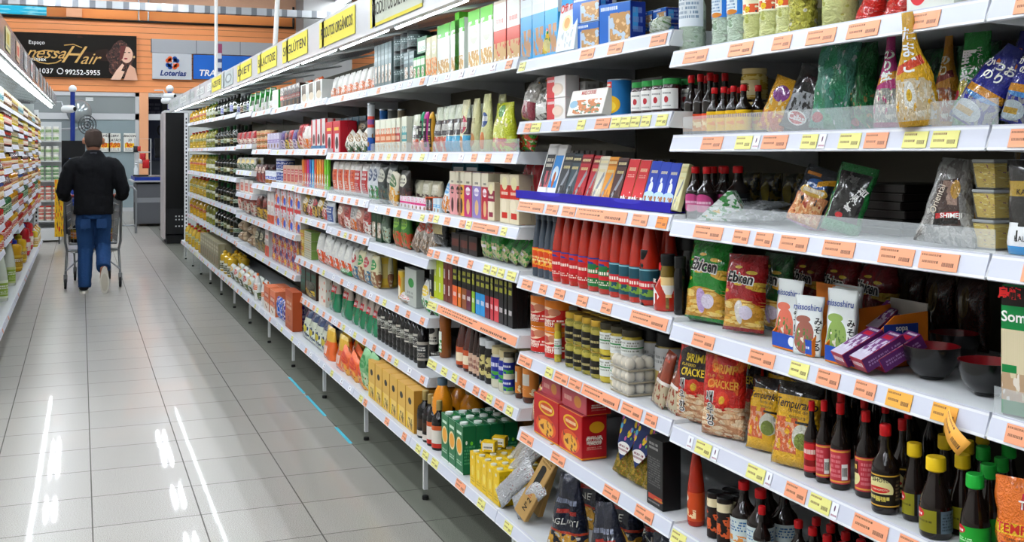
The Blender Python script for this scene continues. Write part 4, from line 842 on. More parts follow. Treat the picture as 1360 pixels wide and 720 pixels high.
def mush(w, d, h):
    m = B('mushroom_bag', '#8c8a86', [('n', 0, 0, 1, .38, 6, .48, '#b8b6b0'), ('n', 0, .38, 1, 1, 5, .55, '#6a6662'), ('r', .28, .2, .78, .74, .12, '#4c3a34'), ('n', .34, .45, .74, .72, 3, .45, '#a88a7a'), ('e', .55, .52, .8, .74, '#c8983a'), ('r', .3, .22, .76, .29, .12, '#1a1412'), ('r', .32, .3, .78, .36, .12, '#c8282a')], alpha=.93)
    me, sf = bag('mushroom_bag', w, h, d, m, seed=54, wr=.09, top=.55, bot=1.1)
    return ('mushroom_bag', me, [('lettering', text_data('SHIMEJI', .012, S('#f0ece6', .4), bold=.02, surf=sf, rot=.12, off=(.012, h*.325))), ('lettering', text_data('Oriental', .016, S('#e8dcc8', .4), surf=sf, rot=1.35, off=(-w*.15, h*.5)))])
run(z, 1216, 1292, 1, 118, mush, 'clear mushroom bag with a dark oriental label, tied at the top', 'food bag', None, d=.045, X=1.415, lean=10, yaw=24, tilt=5)
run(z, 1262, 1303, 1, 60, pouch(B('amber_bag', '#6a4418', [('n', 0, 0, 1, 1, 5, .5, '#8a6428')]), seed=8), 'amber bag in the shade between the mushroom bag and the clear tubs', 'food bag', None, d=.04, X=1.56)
tubl = G('tub_plastic', '#e4e8d8', [], .12, alpha=.18); cont = G('pickle_fill', '#cfae2c', [('k', 0, 0, 1, 1, 9, .3, .6, '#e9da7a'), ('k', 0, 0, 1, 1, 8, .24, -.5, '#8a7420'), ('n', 0, 0, 1, 1, 5, .64, '#8a4a3a')], .5)
def sqtub(w, d, h):
    bm = bmesh.new(); v, f = abox(bm, -w*.46, w*.46, -d*.46, d*.46, .002, h*.84); 
    for q in v[:4]: q.co.x *= .84; q.co.y *= .84
    inner = mesh('contents', bm, cont)
    bm = bmesh.new(); v, f = abox(bm, -w*.48, w*.48, -d*.48, d*.48, 0, h*.88)
    for q in v[:4]: q.co.x *= .86; q.co.y *= .86
    sh = mesh('plastic_tub', bm, tubl)
    return ('plastic_tub', sh, [('lid', boxm('lid', (w, d, h*.1), G('tub_lid', '#dfe4e4', [], .15, alpha=.6), .002), (0, 0, h*.88)), ('contents', inner)])
run(z, 1302, 1340, 1, 150, sqtub, ['clear tub of yellow pickles at the %s of the stack of three' % t for t in ('bottom', 'middle', 'top')], 'plastic tub', 'stacked clear tubs of pickles', tiers=1, X=1.45) if 0 else None
for k, t in enumerate(('bottom', 'middle', 'top')):
    pr = sqtub(.052, .085, .052); place(pr, (1.50, YP(1332, 1.50)+.005, z+.001+.0525*k), (0, 0, -PI/2), 'clear tub of yellow pickles at the %s of the stack of three' % t, 'plastic tub', 'stacked clear tubs of pickles')
def kal(w, d, h):
    m = B('kal_bag', '#e8eaec', [('r', 0, .34, 1, 1, '#1a1814'), ('r', 0, .62, 1, .78, '#a88a2c'), ('n', 0, .3, 1, .44, 5, .5, '#14120f'), ('n', 0, .1, 1, .4, 3, .62, '#e8eaec'), ('r', 0, 0, 1, .09, '#2a8ac8'), ('r', .28, .14, .32, .26, '#14120f'), ('e', .7, .6, .95, .8, '#14120f')], bump=.15)
    me, sf = bag('food_bag', w, h, d, m, seed=55, wr=.03, gus=True)
    return ('food_bag', me, [('lettering', text_data('KALASSI', .013, S('#1a1a1a', .4), surf=sf, off=(.0, h*.17))), ('lettering', text_data('KALASSI', .013, S('#1a1410', .4), surf=sf, off=(.0, h*.66)))])
run(D(0, 2), 1337, 1410, 1, 128, kal, 'white, black and gold bag with a blue foot at the frame edge', 'food bag', None, d=.05, X=1.43, yaw=12)
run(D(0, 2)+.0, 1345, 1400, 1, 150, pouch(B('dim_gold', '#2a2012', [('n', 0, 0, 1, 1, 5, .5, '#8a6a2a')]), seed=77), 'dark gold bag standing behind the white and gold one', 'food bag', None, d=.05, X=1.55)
# ---- bay 1, second shelf: sauces and pointed seasoning pouches
z = D(1, 1)
run(z, 903, 940, 3, 84, bottle('soy', dark, redc, G('orange_lbl', '#d88a28', [('r', 0, .7, 1, 1, '#e8502a'), ('n', .1, .1, .9, .6, 4, .5, '#f4dc9a')], .4), u=(.1, .9), lz=(.06, .34)), 'taller dark bottle with red cap and orange label on the second shelf', 'sauce bottle', 'taller red-capped bottles on the second shelf', X=1.47, rows=2)
run(z, 934, 985, 4, 66, bottle('soy', dark, redc, G('yellow_lbl', '#e6b818', [('t', .1, .6, .9, .9, 1, '#7a2a10'), ('n', .1, .1, .9, .5, 4, .55, '#e88a1a')], .4), u=(.1, .9), lz=(.06, .48)), 'shorter dark bottle with red cap and yellow label on the second shelf', 'sauce bottle', 'shorter red-capped bottles on the second shelf', X=1.445, rows=2)
pk = G('pickle_glass', '#c8a038', [('n', 0, 0, 1, 1, 7, .5, '#e4cc7a')], .15, coat=.5)
for t in range(2): run(z+.082*t, 984, 1020, 1, 42, bottle('jar', pk, S('#d9c48a', .4), G('cream_lbl', '#e0d2a0', [('e', .3, .2, .7, .8, '#a8702a'), ('n', .3, .2, .7, .8, 6, .5, '#6a4a1a')], .4), u=(.3, .72), name='pickle_jar'), ('glass jar of yellow pickles, bottom of the pair', 'glass jar of yellow pickles, stacked on its twin')[t], 'jar', 'stacked yellow pickle jars', X=1.49)
FUR = [1, 1, 1, .98, .9, .66, .44, .33, .3, .28]
def furi(w, d, h, c, txt, acc, tc='#f4f4f0', seed=0, lay=.5, food='#b8a890', eg=None):
    L = [('n', .04, .05, .96, lay-.08, 8, .4, food), ('n', .04, .05, .96, lay-.1, 14, .56, '#ece4d2'), ('r', 0, 0, 1, .05, c), ('r', .1, lay, .95, lay+.08, .1, acc)]
    if eg: L += [('e', .3, .16, .62, .4, '#ecebe2'), ('e', .38, .22, .54, .33, '#e0b41c')]
    m = B('furi'+c+txt, c, L, rough=.25)
    me, sf = bag('seasoning_pouch', w, h, d, m, seed=seed, wr=.05, prof=FUR, gus=True)
    return ('seasoning_pouch', me, [('lettering', text_data('\n'.join(txt), .36*w, S(tc, .4), bold=.03, surf=sf, off=(0, h*.66)))])
def fr(z, pa, pb, hpx, c, txt, acc, lab, X=1.45, lean=4, yaw=15, tilt=0, **k):
    o = run(z, pa, pb, 1, hpx, lambda w, d, h: furi(w, d, h, c, txt, acc, **k), lab, 'seasoning pouch', 'pointed seasoning pouches', d=.05, X=X, lean=lean, yaw=yaw, tilt=tilt); return o
run(z, 1002, 1040, 1, 76, pouch(B('yellow_lean', '#e8a818', [('n', 0, 0, 1, .35, 5, .45, '#c8602a'), ('e', .2, .55, .8, .85, '#8a3a8a'), ('n', 0, .3, 1, .6, 6, .55, '#f0d890')], ), name='food_bag', seed=61), 'yellow and purple picture bag leaning sideways beside the pickle jars', 'food bag', None, d=.025, X=1.45, lean=10, tilt=20, yaw=18)
def callas(w, d, h):
    m = B('callas_bag', '#1a1819', [('n', .0, .2, 1, .6, 9, .46, '#a8acb0'), ('e', .2, .08, .8, .3, '#f0ecec'), ('e', .24, .1, .76, .28, '#c8202c'), ('r', .3, .74, 1, .84, '#3a1c22')])
    me, sf = bag('food_bag', w, h, d, m, seed=62, wr=.07); return ('food_bag', me, [('lettering', text_data('Callas', .018, S('#f4f0f0', .4), bold=.02, surf=sf, off=(0, h*.19)))])
run(z, 1032, 1078, 1, 90, callas, 'black and silver bag with a red and white oval, leaning sideways', 'food bag', None, d=.03, X=1.46, lean=10, tilt=18, yaw=22)
cg = B('clear_green', '#58a48e', [('n', 0, 0, 1, 1, 3, .5, '#3a9a6c'), ('n', 0, 0, 1, 1, 8, .64, '#c8e0da'), ('e', .1, .06, .4, .18, '#c82a3a')], alpha=.9, bump=.9)
run(z, 1072, 1130, 1, 120, pouch(cg, name='food_bag', seed=63, wr=.1), 'big crinkled clear bag with green contents, nearest the black and silver one', 'food bag', 'clear bags of green seaweed', d=.05, X=1.45, lean=6, yaw=24, tilt=6)
run(z, 1124, 1164, 1, 118, pouch(B('deep_green', '#14602c', [('n', 0, 0, 1, .6, 7, .5, '#2f8a4a'), ('e', .2, .03, .6, .12, '#c82a3a'), ('n', 0, .0, 1, .4, 10, .62, '#b89a5a')], bump=.9), name='food_bag', seed=64, wr=.1), 'deep green bag between the clear seaweed bag and the magenta pouch', 'food bag', None, d=.06, X=1.49, lean=5, yaw=16)
fr(z, 1158, 1202, 124, '#c02a78', 'のり鮭', '#e0901c', 'magenta pointed seasoning pouch with white characters', seed=1, food='#9a9a94', X=1.44, yaw=24)
fr(z, 1192, 1250, 154, '#dfa818', 'たまご', '#d8401c', 'yellow pointed seasoning pouch with an egg window, tallest of the row', seed=2, X=1.395, eg=1, food='#d8c29a', lean=-5, tilt=-4, yaw=24)
fr(z, 1236, 1276, 124, '#d08a18', 'のり', '#8a2a1c', 'orange-yellow pointed seasoning pouch behind the tallest one', seed=3, X=1.50, food='#a85a2a', tc='#e8ddc0')
def yasai(w, d, h):
    m = B('yasai_bag', '#178a2e', [('n', 0, 0, 1, .3, 7, .5, '#7ac08a'), ('e', .1, .3, .45, .5, '#d8c01c'), ('e', .0, .26, .2, .38, '#c8203a')])
    me, sf = bag('seasoning_pouch', w, h, d, m, seed=65, wr=.04, gus=True, top=.6); return ('seasoning_pouch', me, [('lettering', text_data('野\n菜', .36*w, S('#f4f4f0', .4), bold=.03, surf=sf, off=(-.008, h*.62))), ('lettering', text_data('けんこう', .13*w, S('#f4f4f0', .4), surf=sf, rot=-1.4, off=(w*.16, h*.7)))])
run(z, 1262, 1322, 1, 128, yasai, 'bright green seasoning bag with large white characters', 'seasoning pouch', 'pointed seasoning pouches', d=.05, X=1.49, lean=6, yaw=16)
def katsuo(w, d, h):
    m = B('katsuo', '#23288a', [('n', 0, .02, 1, .34, 9, .5, '#8a8a8c'), ('e', .1, .3, .95, .44, '#4a8ac8'), ('r', .1, .36, .98, .45, '#d8901c'), ('e', .0, .02, .8, .26, '#b8c4c8'), ('r', .15, .1, .6, .17, '#b8902c'), ('n', 0, .5, 1, 1, 4, .66, '#e07a2a')])
    me, sf = bag('seasoning_pouch', w, h, d, m, seed=66, wr=.04, prof=FUR[:7], gus=True); return ('seasoning_pouch', me, [('lettering', text_data('かつお\nのり', .26*w, S('#f4f4f0', .4), bold=.03, surf=sf, rot=.0, off=(.0, h*.66)))])
run(z, 1256, 1312, 1, 118, katsuo, 'dark blue pointed seasoning pouch leaning over strongly', 'seasoning pouch', 'pointed seasoning pouches', d=.045, X=1.44, lean=10, tilt=30, yaw=16)
run(D(0, 1), 1326, 1372, 1, 118, katsuo, 'dark blue pointed seasoning pouch at the frame edge, front', 'seasoning pouch', 'pointed seasoning pouches', d=.045, X=1.47, lean=6, tilt=14, yaw=18)
run(D(0, 1), 1334, 1390, 1, 130, katsuo, 'dark blue pointed seasoning pouch at the frame edge, second row', 'seasoning pouch', 'pointed seasoning pouches', d=.045, X=1.55, lean=4, yaw=12)
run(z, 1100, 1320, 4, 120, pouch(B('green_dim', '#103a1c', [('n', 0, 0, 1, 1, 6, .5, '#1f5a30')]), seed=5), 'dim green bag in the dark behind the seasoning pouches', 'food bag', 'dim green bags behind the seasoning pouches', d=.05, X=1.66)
# ---- bay 1, top shelf
z = D(1, 0)
blue_l = G('pet_blue_label', '#2a7ad0', [('r', .25, .1, .6, .8, '#dfe8f0'), ('t', .28, .2, .56, .7, 4, '#6a90b8'), ('e', .3, .0, .6, .2, '#c87a2a')], .35)
run(z, 902, 938, 1, 92, bottle('pet', clearg, whitec, G('pet_white_label', '#e6ecf2', [('r', 0, 0, .2, 1, '#2a6ac0'), ('t', .3, .2, .9, .8, 5, '#8aa0b8')], .35), name='oil_bottle', lz=(.36, .9)), 'clear ribbed bottle with white and blue label, widest on the top shelf', 'oil bottle', 'clear oil bottles', X=1.44)
run(z, 938, 978, 2, 100, bottle('pet', clearg, whitec, blue_l, name='oil_bottle', lz=(.4, .75)), ['clear bottle with blue label, the farther of the pair', 'clear bottle with blue label, next to the green oval ones'], 'oil bottle', 'clear bottles with blue labels', rows=2)
veg = G('pet_cream_label', '#efeccb', [('e', .3, .62, .7, .86, '#1d6a3c'), ('t', .36, .68, .64, .8, 1, '#ffffff'), ('n', .3, .05, .7, .3, 6, .45, '#c8502a'), ('e', .38, .06, .52, .24, '#d8b01c'), ('n', .3, .02, .7, .2, 8, .6, '#4a2a3a')], .35)
yel = G('pet_yellow', '#dadc92', [('n', 0, 0, 1, 1, 5, .6, '#b9bc5a')], .08, trans=.2, bump=.5, coat=.6)
run(z, 979, 1045, 3, 112, bottle('pet', yel, whitec, veg, name='oil_bottle', lz=(.34, .78)), ['pale yellow vinegar bottle with green oval label, first of three', 'pale yellow vinegar bottle with green oval label, middle of three', 'pale yellow vinegar bottle with green oval label, last of three'], 'vinegar bottle', 'vinegar bottles with green oval labels', rows=2)
run(z, 1047, 1086, 1, 120, bottle('pet', G('olive_clear', '#cfc84e', [('m', 0, 0, 1, 1, 7, .2, '#f0ecc0'), ('n', 0, 0, 1, 1, 7, .58, '#8f8a26')], .08, trans=.2, bump=.9, coat=.6), whitec, None, name='oil_bottle'), 'yellow-green oil bottle without a label on the top shelf', 'oil bottle', None)
run(z, 1092, 1140, 1, 130, bottle('juice', yel, redc, G('pet_red_label', '#b84a4a', [('n', .1, .1, .9, .9, 5, .55, '#e8c08a'), ('t', .2, .4, .8, .8, 2, '#f4e6d8')], .35), name='oil_bottle', lz=(.3, .62)), 'rounded bottle of pale yellow oil with red label before the red packs', 'oil bottle', None, rows=1)
redp = B('red_cello', '#d8241c', [('n', 0, 0, 1, 1, 4, .58, '#ee6a5a'), ('n', 0, 0, 1, 1, 7, .66, '#f6d2cc')], rough=.12)
for k, (a, b_, t) in enumerate(((1142, 1182, 'rounded red glossy pack, the farther one on the top shelf'), (1178, 1226, 'rounded red glossy pack, the nearer one on the top shelf'))):
    run(z, a, b_, 1, 40, pouch(redp, name='tomato_pack', seed=70+k, gus=True, wr=.02), t, 'food pack', 'red glossy packs', d=.09, X=1.44)
    run(z+.058, a, b_, 1, 40, pouch(redp, name='tomato_pack', seed=72+k, gus=True, wr=.02), t.replace('pack,', 'pack stacked above'), 'food pack', 'red glossy packs', d=.08, X=1.45)
run(z, 1222, 1282, 1, 90, carton(G('leaf_box', '#eef0ea', [('e', .05, .1, .45, .6, '#d8303a'), ('e', .02, .3, .3, .8, '#4aa04a'), ('t', .6, .1, .9, .4, 1, '#3a8a3a')], .4)), 'white carton with red fruit and green leaves on the top shelf', 'carton', None, d=.06)
run(D(0, 0), 1290, 1380, 2, 95, carton(G('white_green_box', '#e9efe8', [('r', 0, 0, 1, .2, '#7aba6a'), ('t', .2, .3, .8, .5, 1, '#b0402a')], .4)), ['white and green carton beside the fruit carton', 'white and green carton at the frame edge of the top shelf'], 'carton', 'white and green cartons', d=.06)

# curled orange tag hanging off the fourth shelf rail
bm = bmesh.new(); uv = bm.loops.layers.uv.verify(); g = []
for i in range(9):
    t = i/8; g.append([bm.verts.new((t*.058, -.002-.014*math.sin(t*2.6), .03-t*.042-.004*t*t)), bm.verts.new((t*.05-.012, -.002-.02*math.sin(t*2.2), .004-t*.046))])
for i in range(8):
    f = bm.faces.new((g[i][0], g[i][1], g[i+1][1], g[i+1][0]))
    for l, c in zip(f.loops, ((i/8, 1), (i/8, 0), ((i+1)/8, 0), ((i+1)/8, 1))): l[uv].uv = c
o = new('loose_price_tag', mesh('loose_price_tag', bm, tagmat('b'), True), None, (XF-.001, YP(1262, XF), D(1, 3)-.038), (0, 0, -PI/2)); o.modifiers.new('t', 'SOLIDIFY').thickness = .0006
tag(o, 'orange price tag curling out and hanging below the bowl shelf rail', 'price tag')
# ---- bay 2, top shelf: granola, cookies
z = D(2, 0)
gb = G('granola_blue', '#e8eef2', [('r', 0, .0, 1, .55, '#3aa0d8'), ('n', .1, .05, .9, .38, 5, .45, '#b8865a'), ('t', .2, .74, .8, .9, 2, '#8a6a5a'), ('r', .1, .55, .9, .66, '#dfe8ee')], .4)
gbs = G('granola_blue_side', '#dfe6ea', [('r', 0, 0, 1, .5, '#2f98d4'), ('t', .2, .3, .8, .48, 5, '#e8eef2'), ('t', .2, .55, .8, .9, 7, '#6a7a84'), ('r', .1, .92, .9, .96, '#2a2a2a')], .4)
run(z, 691, 741, 3, 118, carton(gb, gbs), ['blue and white granola carton, farthest of the three blue ones', 'blue and white granola carton, middle of the three blue ones', 'blue and white granola carton beside the yellow bag'], 'carton', 'granola cartons', rows=3, d=.07, fill=.97)
run(z, 717, 742, 1, 54, pouch(B('yellow_chip', '#e8c21c', [('n', 0, .3, 1, .8, 5, .5, '#2f8a3a'), ('e', .2, .1, .8, .4, '#f0e08a'), ('n', 0, .6, 1, 1, 5, .55, '#d8502a')]), seed=80), 'yellow bag with red and green print slumped against the blue cartons', 'snack bag', None, d=.05, X=1.43, lean=8, tilt=14, yaw=14)
off = G('offi_box', '#e2eaf0', [('r', 0, .7, 1, 1, '#3a9ad8'), ('e', .2, .3, .7, .54, '#e8cf9a'), ('e', .3, .34, .6, .5, '#c88a3a'), ('n', .1, .05, .9, .3, 7, .55, '#a8b0b8')], .4)
def offi(w, d, h):
    n, me, p = carton(off, S('#d8e0e4', .4))(w, d, h); p = [('lettering', text_data('Offi mint', w*.26, S('#c8281c', .4), bold=.03, rot=.08, off=(.0, h*.66)), (0, -d/2, 0))]; return (n, me, p)
run(z, 742, 772, 1, 92, offi, 'pale blue carton with a round biscuit picture and red lettering', 'carton', None, d=.04, lean=8, X=1.43)
ck = G('cookie_box', '#2a62b4', [('r', .3, 0, 1, .7, '#b8c8dc'), ('n', .35, .05, 1, .75, 3, .44, '#b88a5a'), ('n', .4, .1, .95, .6, 6, .56, '#dcb88a'), ('t', .05, .8, .6, .95, 1, '#eef2f6')], .35); cks = G('cookie_side', '#16308a', [('r', .15, .3, .5, .85, '#3a9ad8'), ('t', .2, .2, .8, .9, 3, '#7a90c8')], .35)
run(z, 769, 804, 1, 72, carton(ck, cks), ['blue cookie box, lower one of the stacked pair', 'blue cookie box, upper one of the stacked pair'][0], 'carton', 'blue cookie boxes', d=.05, X=1.45, tiers=2, yaw=8)
run(z, 806, 847, 1, 54, carton(ck, cks), 'large blue cookie box with a pile of cookies, in front of the dark blue row', 'carton', 'blue cookie boxes', d=.06, X=1.44, yaw=14)
run(z, 800, 885, 5, 44, carton(ck, cks), 'dark blue cookie box standing in the second row', 'carton', 'dark blue cookie boxes', d=.05, X=1.53, tiers=2)
run(z, 860, 888, 1, 22, pouch(B('clear_nuts', '#b9c4a8', [('n', 0, 0, 1, 1, 7, .5, '#dfe6d8'), ('n', 0, 0, 1, 1, 5, .6, '#5a8a4a')]), seed=81), 'clear film bag lying at the shelf end by the blue boxes', 'food bag', None, d=.05, X=1.44, lean=20)
# ---- bay 2, second shelf
z = D(2, 1)
run(z, 690, 712, 1, 52, pouch(B('red_grey', '#8a2a3a', [('r', 0, .5, 1, 1, '#9a948c'), ('n', 0, .5, 1, 1, 5, .55, '#c0bab0')]), seed=82), 'crimson and grey bag at the shelf end beside the yellow-green bag', 'food bag', None, d=.05, lean=12, tilt=8)
run(z, 708, 733, 1, 48, pouch(B('torn_pack', '#c4beb2', [('n', 0, 0, 1, 1, 6, .5, '#4a4438'), ('r', .3, .1, .9, .4, '#e0ded8')]), seed=83), 'rumpled cream pack with dark print before the milk boxes', 'food bag', None, d=.05, lean=16, tilt=-8)
run(z+.05, 692, 735, 1, 40, pouch(B('tray_bag', '#3a3630', [('n', 0, 0, 1, 1, 4, .5, '#b8b4aa'), ('n', 0, 0, 1, 1, 6, .6, '#c8862a')]), seed=84), 'dark bag with orange print lying on the packs at the shelf end', 'food bag', None, d=.1, X=1.5, lean=50)
mb = G('milk_box', '#ece8e6', [('e', .1, .1, .9, .7, '#d8c8b8'), ('r', 0, .0, .42, 1, '#c8242a'), ('e', .3, .2, .8, .62, '#e8d2c0'), ('t', .05, .7, .4, .9, 1, '#f0e8e6')], .4)
run(z, 735, 760, 1, 58, carton(mb, S('#b8b4b2', .5)), ['white and red boxed dessert, lower of the first stack', 'white and red boxed dessert'][0], 'carton', 'white and red dessert boxes', tiers=2, d=.05, rows=1)
run(z+.055, 752, 778, 2, 28, carton(G('grey_boxes', '#a8a6a2', [('t', .2, .1, .8, .9, 3, '#7a7874')], .5)), 'grey box end behind the white baking mix box', 'carton', 'grey box ends', d=.05, X=1.5)
def makec(w, d, h):
    f = G('make_box', '#e8e4dc', [('n', .15, .05, .9, .6, 5, .46, '#c0703a'), ('n', .2, .05, .9, .5, 8, .56, '#4a7a5a'), ('e', .02, .3, .25, .6, '#8ab0c8')], .4)
    return ('food_carton', boxm('food_carton', (w, d, h), [f, S('#d0ccc4', .5), S('#e0dcd4', .5)], .001), [('lettering', text_data('MAKE COOKIES', .017, S('#b8281c', .4), bold=.02, off=(0, h*.86), sx=.85), (0, -d/2, 0))])
run(z, 755, 806, 1, 36, makec, 'white baking mix box with red MAKE COOKIES lettering, leaning back', 'carton', None, d=.03, X=1.43, lean=16)
pe = G('peach_can', '#2a78b8', [('e', .36, .04, .66, .56, '#e8b020'), ('e', .42, .1, .6, .4, '#f4cf4a'), ('r', .38, .76, .54, .96, '#d8341c'), ('r', .4, .84, .52, .9, '#f0e8d8')], .35)
run(z, 806, 839, 1, 50, can(pe, seg=24), 'blue can with a yellow peach picture beside the jam jars', 'can', None, X=1.46, yaw=10)
jamg = G('jam_glass', '#2a0c0e', [], .08, coat=.6); jaml = G('jam_label', '#e8e6e2', [('e', .4, .3, .6, .62, '#b03038'), ('t', .3, .7, .7, .85, 1, '#6a6a6a'), ('t', .3, .1, .7, .2, 1, '#8a8a8a')], .45)
run(z, 833, 888, 4, 46, bottle('jar', jamg, S('#26803a', .4), jaml, u=(.3, .7), name='jam_jar', lz=(.1, .7)), ['jam jar with green lid and white label, first by the peach can', 'dark jam jar with green lid and white label, second in the row', 'dark jam jar with green lid and white label, third in the row', 'dark jam jar with green lid and white label, at the shelf end'], 'jar', 'jam jars with green lids', rows=2)
run(z, 800, 880, 3, 56, carton(S('#8a8884', .5)), 'grey box standing tall behind the jam jars', 'carton', 'grey boxes behind the jars', X=1.66, d=.09)
# ---- bay 2, third shelf: chocolate bars in a blue tray
z = D(2, 2)
ya, yb = YP(687, 1.43), YP(893, 1.43)
tr = new('display_tray', boxm('display_tray', (ya-yb, .14, .003), S('#241a8c', .35)), None, (1.425+.07, (ya+yb)/2, z+.0005), (0, 0, -PI/2)); tag(tr, 'long dark blue cardboard tray holding the chocolate bars', 'tray')
for s in (0, 1):
    new('tray_lip', boxm('tray_lip', ((ya-yb)/2-.002, .002, .026), G('tray_blue', '#2318a0', [('e', .4, .5, .7, 1.1, '#3a34b8')], .3)), tr, (((s*2-1)*(ya-yb)/4), -.07, .002))
def choc(c, c2, k):
    L = {0: [('r', .0, .8, 1, .94, c2), ('t', .15, .83, .85, .92, 1, '#e8d8a0'), ('r', .1, .3, .9, .44, .7, '#8a8e94'), ('n', .1, .05, .9, .3, 5, .5, c2), ('t', .2, .64, .8, .74, 1, '#d8c88a')],
         1: [('r', 0, 0, 1, .2, '#f0ece6'), ('m', .1, .12, .9, .3, 6, .3, '#f0ece6'), ('t', .2, .72, .8, .84, 1, '#e8c8a0'), ('t', .2, .6, .8, .68, 2, '#e8b0a0'), ('n', .2, .1, .8, .2, 5, .5, '#8a3a20')],
         2: [('e', .3, .3, .7, .56, '#e8f0f8'), ('e', -.1, .12, 1.1, .36, '#b8d4f0'), ('n', .1, .05, .95, .26, 4, .5, '#a8703a'), ('t', .2, .72, .8, .82, 1, '#e8e0b0'), ('e', .3, .55, .5, .66, '#e8f0f8')],
         3: [('r', .1, .2, .9, .8, '#2a2a2e'), ('n', .1, .2, .9, .5, 4, .5, '#b8505a'), ('t', .2, .55, .8, .75, 2, '#d8d0c0')],
         4: [('r', .1, .2, .9, .8, '#2a80c8'), ('e', .2, .3, .8, .6, '#d8ecf8'), ('e', .38, .2, .62, .5, '#b85a2a')]}[k]
    return carton(G('choc%s%d' % (c, k), c, L, .5, spec=.25), S(c2 if k < 3 else '#e0dedc', .35), name='chocolate_bar')
CH = [(713, 726, 3, '#e8e6e4', '#dcdad6', 'white and black chocolate bar at the far end of the blue tray'), (724, 737, 4, '#e8e6e4', '#dcdad6', 'white and bright blue chocolate bar with an almond, second in the tray'),
 (737, 750, 0, '#3a3c40', '#1c1c1e', 'dark grey chocolate bar, third in the tray'), (748, 761, 0, '#34464e', '#181a1c', 'dark blue-grey chocolate bar, fourth in the tray'), (760, 774, 0, '#b01c28', '#7a0c14', 'crimson chocolate bar, fifth in the tray'), (776, 786, 0, '#b4202c', '#7a0c14', 'crimson chocolate bar beside the cream one'),
 (784, 797, 0, '#ddd6c0', '#c8c0a8', 'cream chocolate bar between crimson and orange'), (795, 809, 0, '#e0942a', '#b8701c', 'orange chocolate bar next to the brown one'), (808, 822, 0, '#4a2a26', '#2a1614', 'dark brown chocolate bar between orange and red'),
 (823, 837, 1, '#cc2a30', '#c0a870', 'red and white chocolate bar, the farther of the two'), (838, 852, 1, '#cc2a30', '#c0a870', 'red and white chocolate bar next to the blue ones'),
 (853, 866, 2, '#1f3fae', '#16308a', 'blue chocolate bar with milk splash, first of the three'), (866, 879, 2, '#1f3fae', '#16308a', 'blue chocolate bar with milk splash, middle of the three'), (879, 892, 2, '#1f3fae', '#16308a', 'blue chocolate bar with milk splash, last of the three'), (893, 902, 0, '#e0dcae', '#d0c890', 'cream-yellow chocolate bar ending the tray')]
for a, b_, k, c, c2, t in CH:
    tall = k in (3, 4)
    run(z+.003, a, b_, 1, 76 if tall else 66, choc(c, c2, k), t, 'chocolate bar', 'chocolate bars in the blue tray', d=.014, X=1.435, lean=17, yaw=0, fill=.97)
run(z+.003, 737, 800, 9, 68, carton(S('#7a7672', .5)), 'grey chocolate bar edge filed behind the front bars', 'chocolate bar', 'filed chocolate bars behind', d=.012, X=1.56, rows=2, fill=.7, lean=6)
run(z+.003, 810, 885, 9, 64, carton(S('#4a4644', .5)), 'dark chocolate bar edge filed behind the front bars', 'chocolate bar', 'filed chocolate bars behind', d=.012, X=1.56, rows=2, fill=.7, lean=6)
run(z, 690, 712, 2, 50, pouch(B('red_shiny', '#c0161e', []), seed=85), 'shiny red bag squeezed in before the chocolate tray', 'food bag', 'shiny red bags', d=.05, X=1.50, tilt=8)
# ---- bay 2, fourth shelf: ketchup
z = D(2, 3)
smoke = S('#3a4450', .12, coat=.5)
bbl = G('orange_wrap', '#d8481c', [('n', 0, .05, 1, .95, 5, .5, '#f0b03a'), ('t', .1, .3, .9, .6, 2, '#f4e0a0')], .35)
run(z, 704, 734, 4, 88, bottle('sauce', smoke, S('#5a626a', .4), bbl, u=(.05, .95), lz=(.14, .46)), 'grey-blue tinted bottle with an orange wrap label', 'sauce bottle', 'grey-blue bottles with orange labels', rows=2)
tom = S('#b02410', .1, coat=.6)
def kl(key, base, acc): return G(key, base, [('r', 0, .78, 1, 1, '#1f3a8a'), ('n', .2, .6, .8, .95, 5, .5, '#c8281c'), ('t', .15, .44, .85, .62, 1, '#f4e6d8'), ('r', .08, .3, .92, .44, acc), ('t', .2, .1, .8, .25, 2, '#e8dccc')], .4)
kr, kg, kt = kl('ketch_red', '#b82020', '#c8202a'), kl('ketch_green', '#1c6a34', '#c8202a'), G('ketch_teal', '#1c4a56', [('r', .05, .34, .95, .6, '#c8202a'), ('t', .12, .38, .88, .56, 1, '#f4e6d8'), ('n', .1, .1, .9, .34, 5, .5, '#7aa03a'), ('r', 0, .93, 1, .97, '#8ac0c8')], .4)
kb = lambda l, c=redc: bottle('sauce', tom, c, l, u=(.08, .92), name='ketchup_bottle', seg=20)
run(z, 729, 775, 4, 110, kb(kr), ['tall red ketchup bottle with red label, first from the grey-blue bottles', 'tall red ketchup bottle with red label, second in the row', 'tall red ketchup bottle with red label, third in the row', 'tall red ketchup bottle with red and navy label beside the green-label ones'], 'ketchup bottle', 'ketchup bottles with red labels', rows=3, yaw=10)
run(z, 775, 804, 2, 116, kb(kg, S('#1c5a2c', .4)), ['tall ketchup bottle with green cap and green label, the farther one', 'tall ketchup bottle with green cap and green label, the nearer one'], 'ketchup bottle', 'ketchup bottles with green labels', rows=3, yaw=10)
run(z, 804, 858, 4, 124, kb(kt), ['tall red ketchup bottle with teal label, first of four', 'tall red ketchup bottle with teal label, second of four', 'tall red ketchup bottle with teal label, third of four', 'tall red ketchup bottle with teal label, beside the dark sauce jar'], 'ketchup bottle', 'ketchup bottles with teal labels', rows=3, yaw=10)
run(z, 800, 880, 5, 128, kb(None), 'red sauce bottle standing in the dark third row', 'ketchup bottle', 'ketchup bottles in the dark back rows', X=1.66, rows=1)
